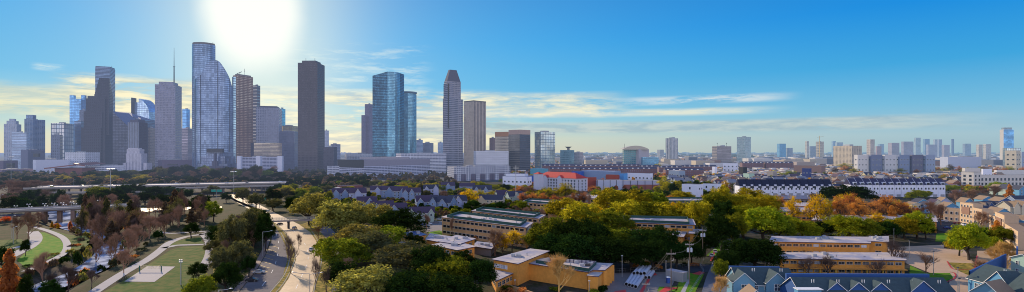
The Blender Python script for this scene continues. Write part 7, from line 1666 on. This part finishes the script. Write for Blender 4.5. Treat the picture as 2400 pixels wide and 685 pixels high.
for k in range(16): px = 1090+k*12+r_.uniform(-5, 5); b = r_.uniform(456, 480); T(r_.choice(['oak', 'loose', 'bare']), 'x', px, b, b-r_.uniform(18, 28), r_.uniform(28, 40)) if False else T('loose', r_.choice(['olive', 'rust', 'mid', 'bright']), px, b, b-r_.uniform(18, 26), r_.uniform(26, 40))
for k in range(14): px = 1225+k*12; T('bare' if k % 2 else 'loose', 'twig' if k % 2 else 'rust', px, r_.uniform(478, 490), r_.uniform(452, 462), r_.uniform(24, 34))
for k in range(14): px = 1190+k*11; T('bare', 'twig', px, r_.uniform(504, 516), r_.uniform(482, 492), r_.uniform(26, 36))
for k in range(14): px = 1400+k*20+r_.uniform(-6, 6); T('oak', r_.choice(['mid', 'dark']), px, r_.uniform(462, 470), r_.uniform(440, 446), r_.uniform(24, 34))
for k in range(12): px = 1560+k*9; T('oak', r_.choice(['mid', 'dark', 'olive']), px, r_.uniform(452, 462), r_.uniform(420, 430), r_.uniform(24, 34))
for k in range(64):
    px = r_.uniform(190, 480); b = r_.uniform(515, 560)-(px-190)*.06
    if 395 < px and b > 540: continue
    kd = r_.choice(['bare', 'thin', 'thin', 'cone', 'loose']); T(kd, r_.choice(['brown', 'brown', 'haze']) if kd in ('cone', 'loose') else r_.choice(['twig', 'twig', 'twigd']), px, b, b-r_.uniform(38, 66), r_.uniform(22, 40))
for k in range(30): px = r_.uniform(500, 612); b = 640-(px-500)*.6+r_.uniform(-60, 10); T('bare', 'twig', px, b, b-r_.uniform(36, 56), r_.uniform(30, 46)) if k % 2 else T('oak', r_.choice(['dark', 'haze']), px, b, b-r_.uniform(40, 60), r_.uniform(36, 56))
for k in range(26): px = r_.uniform(0, 330); b = r_.uniform(470, 492); T('oak' if k % 2 else 'bare', 'twig' if not k % 2 else 'dark', px, b, b-r_.uniform(26, 40), r_.uniform(30, 48))
for k in range(40): px = r_.uniform(650, 1010); b = r_.uniform(452, 486); T('oak', r_.choice(['dark', 'mid', 'haze', 'olive']), px, b, b-r_.uniform(16, 26), r_.uniform(24, 40)) if not (px > 780 and b > 470) else None
for k in range(22): px = r_.uniform(960, 1230); b = r_.uniform(488, 508); T('oak', r_.choice(['dark', 'dark', 'mid']), px, b, b-r_.uniform(16, 26), r_.uniform(26, 40))
for k in range(14): px = (60, 85, 215, 240, 258, 335, 352, 486, 500, 640, 655, 120, 300, 560)[k]; b = r_.uniform(452, 462); T('oak', r_.choice(['dark', 'haze', 'mid', 'dark']), px, b, b-r_.uniform(17, 26), r_.uniform(26, 40))
for k in range(30): px = 1960+k*15+r_.uniform(-5, 5); b = r_.uniform(408, 415); T('loose', r_.choice(['rust', 'olive', 'brown', 'rust']), px, b, b-r_.uniform(17, 24), r_.uniform(18, 28))
for k in range(24): px = 2150+k*11+r_.uniform(-4, 4); b = r_.uniform(428, 440); T('bare' if k % 2 else 'loose', 'twig' if k % 2 else r_.choice(['rust', 'olive']), px, b, b-r_.uniform(16, 24), r_.uniform(20, 30)) if px < 2255 or k % 3 == 0 else None
# scrub on the banks and hedges
for k in range(60):
    f = r_.random(); i = int(f*(len(BAYOU)-5)); q = BAYOU[i].lerp(BAYOU[i+1], r_.random()); s = r_.choice((-1, 1)); x = q.x+s*r_.uniform(9, 20); y = q.y+r_.uniform(-4, 4)
    if y < 170: continue
    pp_ = proj((x, y, 0)); T('bush', r_.choice(['brown', 'dark', 'sage', 'haze', 'rust']), pp_[0], pp_[1], pp_[1]-r_.uniform(.8, 1.8)*F/y, r_.uniform(3, 6)*F/y)
for k in range(40):
    px, b = r_.choice(((r_.uniform(1870, 2200), r_.uniform(556, 566)), (r_.uniform(1460, 1640), r_.uniform(622, 630)), (r_.uniform(1060, 1230), r_.uniform(548, 565)), (r_.uniform(1180, 1420), r_.uniform(676, 690)), (r_.uniform(2200, 2300), r_.uniform(500, 512)))); Y = YG(b)
    T('bush', r_.choice(['dark', 'mid', 'dark', 'rust']), px, b, b-r_.uniform(1.2, 2.6)*F/Y, r_.uniform(3, 6)*F/Y)

# ================================================================ scattered district
WALLC = [('white', (.62, .63, .68)), ('cream', (.58, .50, .38)), ('grey', (.30, .32, .38)), ('tan', (.42, .32, .22)), ('blue-grey', (.20, .28, .40)), ('brick', (.28, .12, .09)), ('pale yellow', (.60, .52, .30))]
ROOFC = [('dark slate', (.045, .05, .09)), ('brown', (.15, .095, .07)), ('plum', (.10, .065, .09)), ('tan', (.28, .20, .14)), ('grey', (.20, .21, .26))]
HP = []
def small_house_mesh(wc, rc, k):
    mb = MB(); r = random.Random(k); w, d, he, hr = 11+r.uniform(-1, 2), 9+r.uniform(-1, 2), r.choice((6.0, 6.5, 8.5)), 0; hr = he+3.2
    mb.walls([(-w/2, -d/2), (w/2, -d/2), (w/2, d/2), (-w/2, d/2)], 0, he, 0); mb.gable((0, 0), (1, 0), w, d, he, hr, .5, 0, 1)
    if k % 2: mb.walls([(-w/4-2, -d/2-2), (-w/4+2, -d/2-2), (-w/4+2, -d/2), (-w/4-2, -d/2)], 0, he, 0); mb.gable((-w/4, -d/2+1), (0, -1), 6, 4, he, he+2.4, .3, 0, 1)
    n = 3
    for z in ([.9, 3.9] if he < 8 else [.9, 3.6, 6.3]):
        for i in range(n): x = -w/2+w*(i+.5)/n; mb.box(x-.6, x+.6, -d/2-.08-(2 if (k % 2 and abs(x+w/4) < 2) else 0), -d/2+.01-(2 if (k % 2 and abs(x+w/4) < 2) else 0), z, z+1.4, 3)
        for s in (-1, 1):
            for i in range(2): y = -d/2+d*(i+.5)/2; mb.box(s*w/2-(.08 if s < 0 else -.01), s*w/2+(.08 if s > 0 else -.01), y-.5, y+.5, z, z+1.4, 3)
    return mb.mesh('house', [M('wall_'+wc[0].replace(' ', '_'), wc[1], .8, .08), M('roof_'+rc[0].replace(' ', '_'), rc[1], .85, .2, .5), m_white, m_glass])
k = 0
for wi, wc in enumerate(WALLC):
    for ri, rc in enumerate(ROOFC):
        if (wi+ri) % 2 == 0: HP.append((wc[0], rc[0], small_house_mesh(wc, rc, k))); k += 1
r_ = random.Random(11); nh = 0; cells = []
def free(x, y, rad):
    for a, b, c_ in FPS:
        if (x-a)**2+(y-b)**2 < (c_*.85+rad)**2: return False
    return True
def marks(px, Y):
    if Y < 760: return 'close behind the white terraces' if px > 1700 else 'near the white cube houses'
    if px < 1560: return 'beyond the red-roofed hotel'
    if Y < 1050: return 'behind the white terraces'
    if px > 2200: return 'below the big blue tower'
    if px > 1900: return 'around the pale apartment row'
    return 'below the wide brown-grey office block'
houses = []; y = 620.0; far_b = []
while y < 2600:
    step = 19 if y < 1100 else 28 if y < 1600 else 44; x = (1200-CX)/F*y+ (0 if y > 900 else .05*y); x1 = 1.02*y
    while x < x1:
        xx = x+r_.uniform(-4, 4); yy = y+r_.uniform(-5, 5); px = CX+F*xx/yy; x += step*(1.0 if r_.random() < .8 else 1.6)
        if px < (1560 if yy < 1000 else 1250): continue
        if yy < 700 and (px < 1700 or px > 2240): continue
        if not free(xx, yy, 7): continue
        houses.append((xx, yy, px)) if len(houses) < 292 else far_b.append((xx, yy))
    y += step*1.25 if y < 1100 else step*1.5
for i, (x, y, px) in enumerate(houses):
    a, b, me_ = r_.choice(HP); o = bpy.data.objects.new('small_house', me_); COL.objects.link(o); o.location = (x, y, 0); o.rotation_euler = (0, 0, r_.choice((0, .1, 1.57, 1.65, -.1))+r_.uniform(-.08, .08)); s = r_.uniform(.85, 1.15); o.scale = (s, s, s*r_.uniform(.95, 1.25))
    tag(o, 'small %s-walled house with a %s roof %s' % (a, b, marks(px, y)), 'house', 'small %s-walled houses with %s roofs %s' % (a, b, marks(px, y)))
# farther roofs and low blocks: one mass
def far_blocks(name, n, y0, y1, seed, cols, smin, smax, hmin, hmax, xl=-1.0, xr=1.15, extra=()):
    r = random.Random(seed); mbs = [MB() for _ in cols]
    allb = MB(); pts = list(extra)
    for i in range(n):
        f = r.random(); Y = 1/(1/y0+(1/y1-1/y0)*f); x = Y*r.uniform(xl, xr); pts.append((x, Y))
    for x, Y in pts:
        if not free(x, Y, 8): continue
        w = r.uniform(smin, smax)*(1+Y/9000); d = r.uniform(smin, smax); h = r.uniform(hmin, hmax)*(1+Y/6000); k = r.randrange(len(cols)); a = r.choice((0, .08, 1.5)); allb.obox((x, Y), (math.cos(a), math.sin(a)), w, d, 0, h, k)
        n0 = len(allb.mi); allb.mi[n0-2] = r.choice((k, len(cols)-1))
    o = allb.build(name, [M('far_wall_%d' % i, c, .8, .1) for i, c in enumerate(cols)]); tag(o, 'sea of far low roofs and blocks reaching to the horizon' if 'far' in name or 'distant' in name else name, 'houses', None, 'stuff'); return o
FC_ = [(.55, .52, .50), (.40, .32, .28), (.30, .32, .40), (.62, .60, .62), (.26, .16, .14), (.48, .40, .30), (.14, .15, .20)]
far_blocks('distant_houses', 900, 1050, 2600, 3, FC_, 9, 18, 6, 10, .0, 1.15, far_b)
o = far_blocks('distant_town', 1300, 2400, 14000, 4, FC_, 20, 60, 8, 16, -.2, 1.2); o['label'] = 'hazy low town buildings along the horizon'
o = far_blocks('distant_street_blocks', 70, 1500, 2600, 8, FC_, 30, 70, 12, 22, .15, 1.1); o['label'] = 'scattered larger low-rise blocks in the middle distance'
# countable trees in the district
cnt = 0; y = 600.0
while cnt < 240 and y < 1700:
    x = (.02 if y > 700 else .32)*y
    while x < 1.02*y and cnt < 240:
        xx = x+r_.uniform(-7, 7); yy = y+r_.uniform(-9, 9); x += r_.uniform(24, 52); px = CX+F*xx/yy
        if not free(xx, yy, 3): continue
        h = r_.uniform(7, 13); kd = r_.choice(('far', 'far', 'bare', 'far')); cl = r_.choice(('olive', 'rust', 'rust', 'mid', 'haze', 'yellow', 'dark')) if kd == 'far' else 'twig'
        py = HY+CAMZ*F/yy; T(kd, cl, px, py, py-h*F/yy, r_.uniform(7, 13)*F/yy, '%s %s %s' % (CN[cl], KN[kd], marks(px, yy))); cnt += 1
    y += 34
def tree_mass(name, label, n, y0, y1, seed, xl, xr, colr, size=8, hh=9, nleaf=26):
    r = random.Random(seed); mb = MB(); V, Fc = mb.v, mb.f; cnt = 0
    for i in range(n):
        f = r.random(); Y = 1/(1/y0+(1/y1-1/y0)*f); X = Y*r.uniform(xl, xr)
        if not free(X, Y, 0): continue
        k = 1+Y/3500; R0 = size*r.uniform(.5, 1.1)*k; H = hh*r.uniform(.6, 1.2)*(1+Y/12000)
        for j in range(nleaf):
            a = r.uniform(0, 6.28); b = r.uniform(0, 1)**.6; q = R0*.5*math.sqrt(max(0, 1-b*b*.9)); p = Vector((X+q*math.cos(a), Y+q*math.sin(a)*.8, H*(.15+.8*b)))
            n_ = Vector((math.cos(a)*.6+r.gauss(0, .5), math.sin(a)*.6+r.gauss(0, .5), b+r.gauss(0, .4))).normalized(); t1 = n_.orthogonal().normalized(); t2 = n_.cross(t1); s = R0*.22*r.uniform(.6, 1.2); m_ = len(V)
            V.extend([tuple(p-t1*s), tuple(p-t2*s), tuple(p+t1*s), tuple(p+t2*s)]); Fc.append((m_, m_+1, m_+2, m_+3)); cnt += 1
    mb.uv = [(0, 0)]*(4*cnt); mb.mi = [0]*cnt; o = mb.build(name, LM[colr]); tag(o, label, 'trees', None, 'stuff'); return o
tree_mass('distant_trees', 'far green treetops between the roofs', 1500, 1000, 5000, 21, .0, 1.2, 'haze')
for nm_, lb_, n_, cl_, sd_ in (('garden_shrubbery', 'olive garden shrubs filling the gaps between the houses', 420, 'olive', 31), ('autumn_shrubbery', 'rusty leafless garden shrubs between the houses', 520, 'rust', 32), ('dark_shrubbery', 'dark hedges and shrubs between the houses', 520, 'mid', 33)): tree_mass(nm_, lb_, n_, 660, 1150, sd_, -.02, 1.1, cl_, 7, 5.5, 60)  # garden trees merged into one mass per colour
for nm_, lb_, cl_, sd_ in (('townhouse_shrubbery', 'dark shrubs filling the yards of the blue-grey townhouses', 'dark', 51), ('townhouse_thicket', 'brown winter shrubs filling the yards of the blue-grey townhouses', 'brown', 52), ('yard_hedges', 'green hedges in the yards of the blue-grey townhouses', 'mid', 53)): tree_mass(nm_, lb_, 170, 390, 640, sd_, -.37, .13, cl_, 6, 4.5, 70)
tree_mass('riverside_thicket', 'dark thicket of street trees between the freeway and the towers', 560, 720, 1180, 41, -1.05, -.28, 'dark', 10, 8, 70)
tree_mass('brown_thicket', 'brown and hazy street trees beyond the freeway', 350, 705, 1150, 42, -1.05, -.1, 'brown', 9, 8, 60)
tree_mass('distant_autumn_trees', 'far brown and rusty treetops between the roofs', 1700, 900, 4500, 22, .0, 1.2, 'rust')
tree_mass('distant_olive_trees', 'far olive treetops between the roofs', 900, 900, 3500, 25, .0, 1.2, 'olive')
tree_mass('horizon_woods', 'hazy woods stretching to the horizon', 2600, 4500, 40000, 23, -.9, 1.4, 'haze', 30, 12, 16)
tree_mass('downtown_trees', 'dark low trees in the streets at the foot of downtown', 500, 1000, 1700, 24, -1.05, .05, 'haze')

# ---------------------------------------------------------------- labels: number the look-alikes that are few
ORD = ['first', 'second', 'third', 'fourth', 'fifth', 'sixth', 'seventh', 'eighth', 'ninth', 'tenth', 'eleventh', 'twelfth', 'thirteenth', 'fourteenth', 'fifteenth', 'sixteenth', 'seventeenth', 'eighteenth', 'nineteenth', 'twentieth']
by = {}
for o in THINGS: by.setdefault(o['label'], []).append(o)
for lab, os_ in by.items():
    if 1 < len(os_) <= 20:
        os_.sort(key=lambda o: o.location.x/max(1, o.location.y))
        for i, o in enumerate(os_):
            nl = lab+', %s from left' % ORD[i]
            if len(nl.split()) <= 16: o['label'] = nl
    elif len(os_) > 20:
        for o in os_: o['group'] = lab.replace('tree', 'trees').replace('house', 'houses').replace('housess', 'houses')
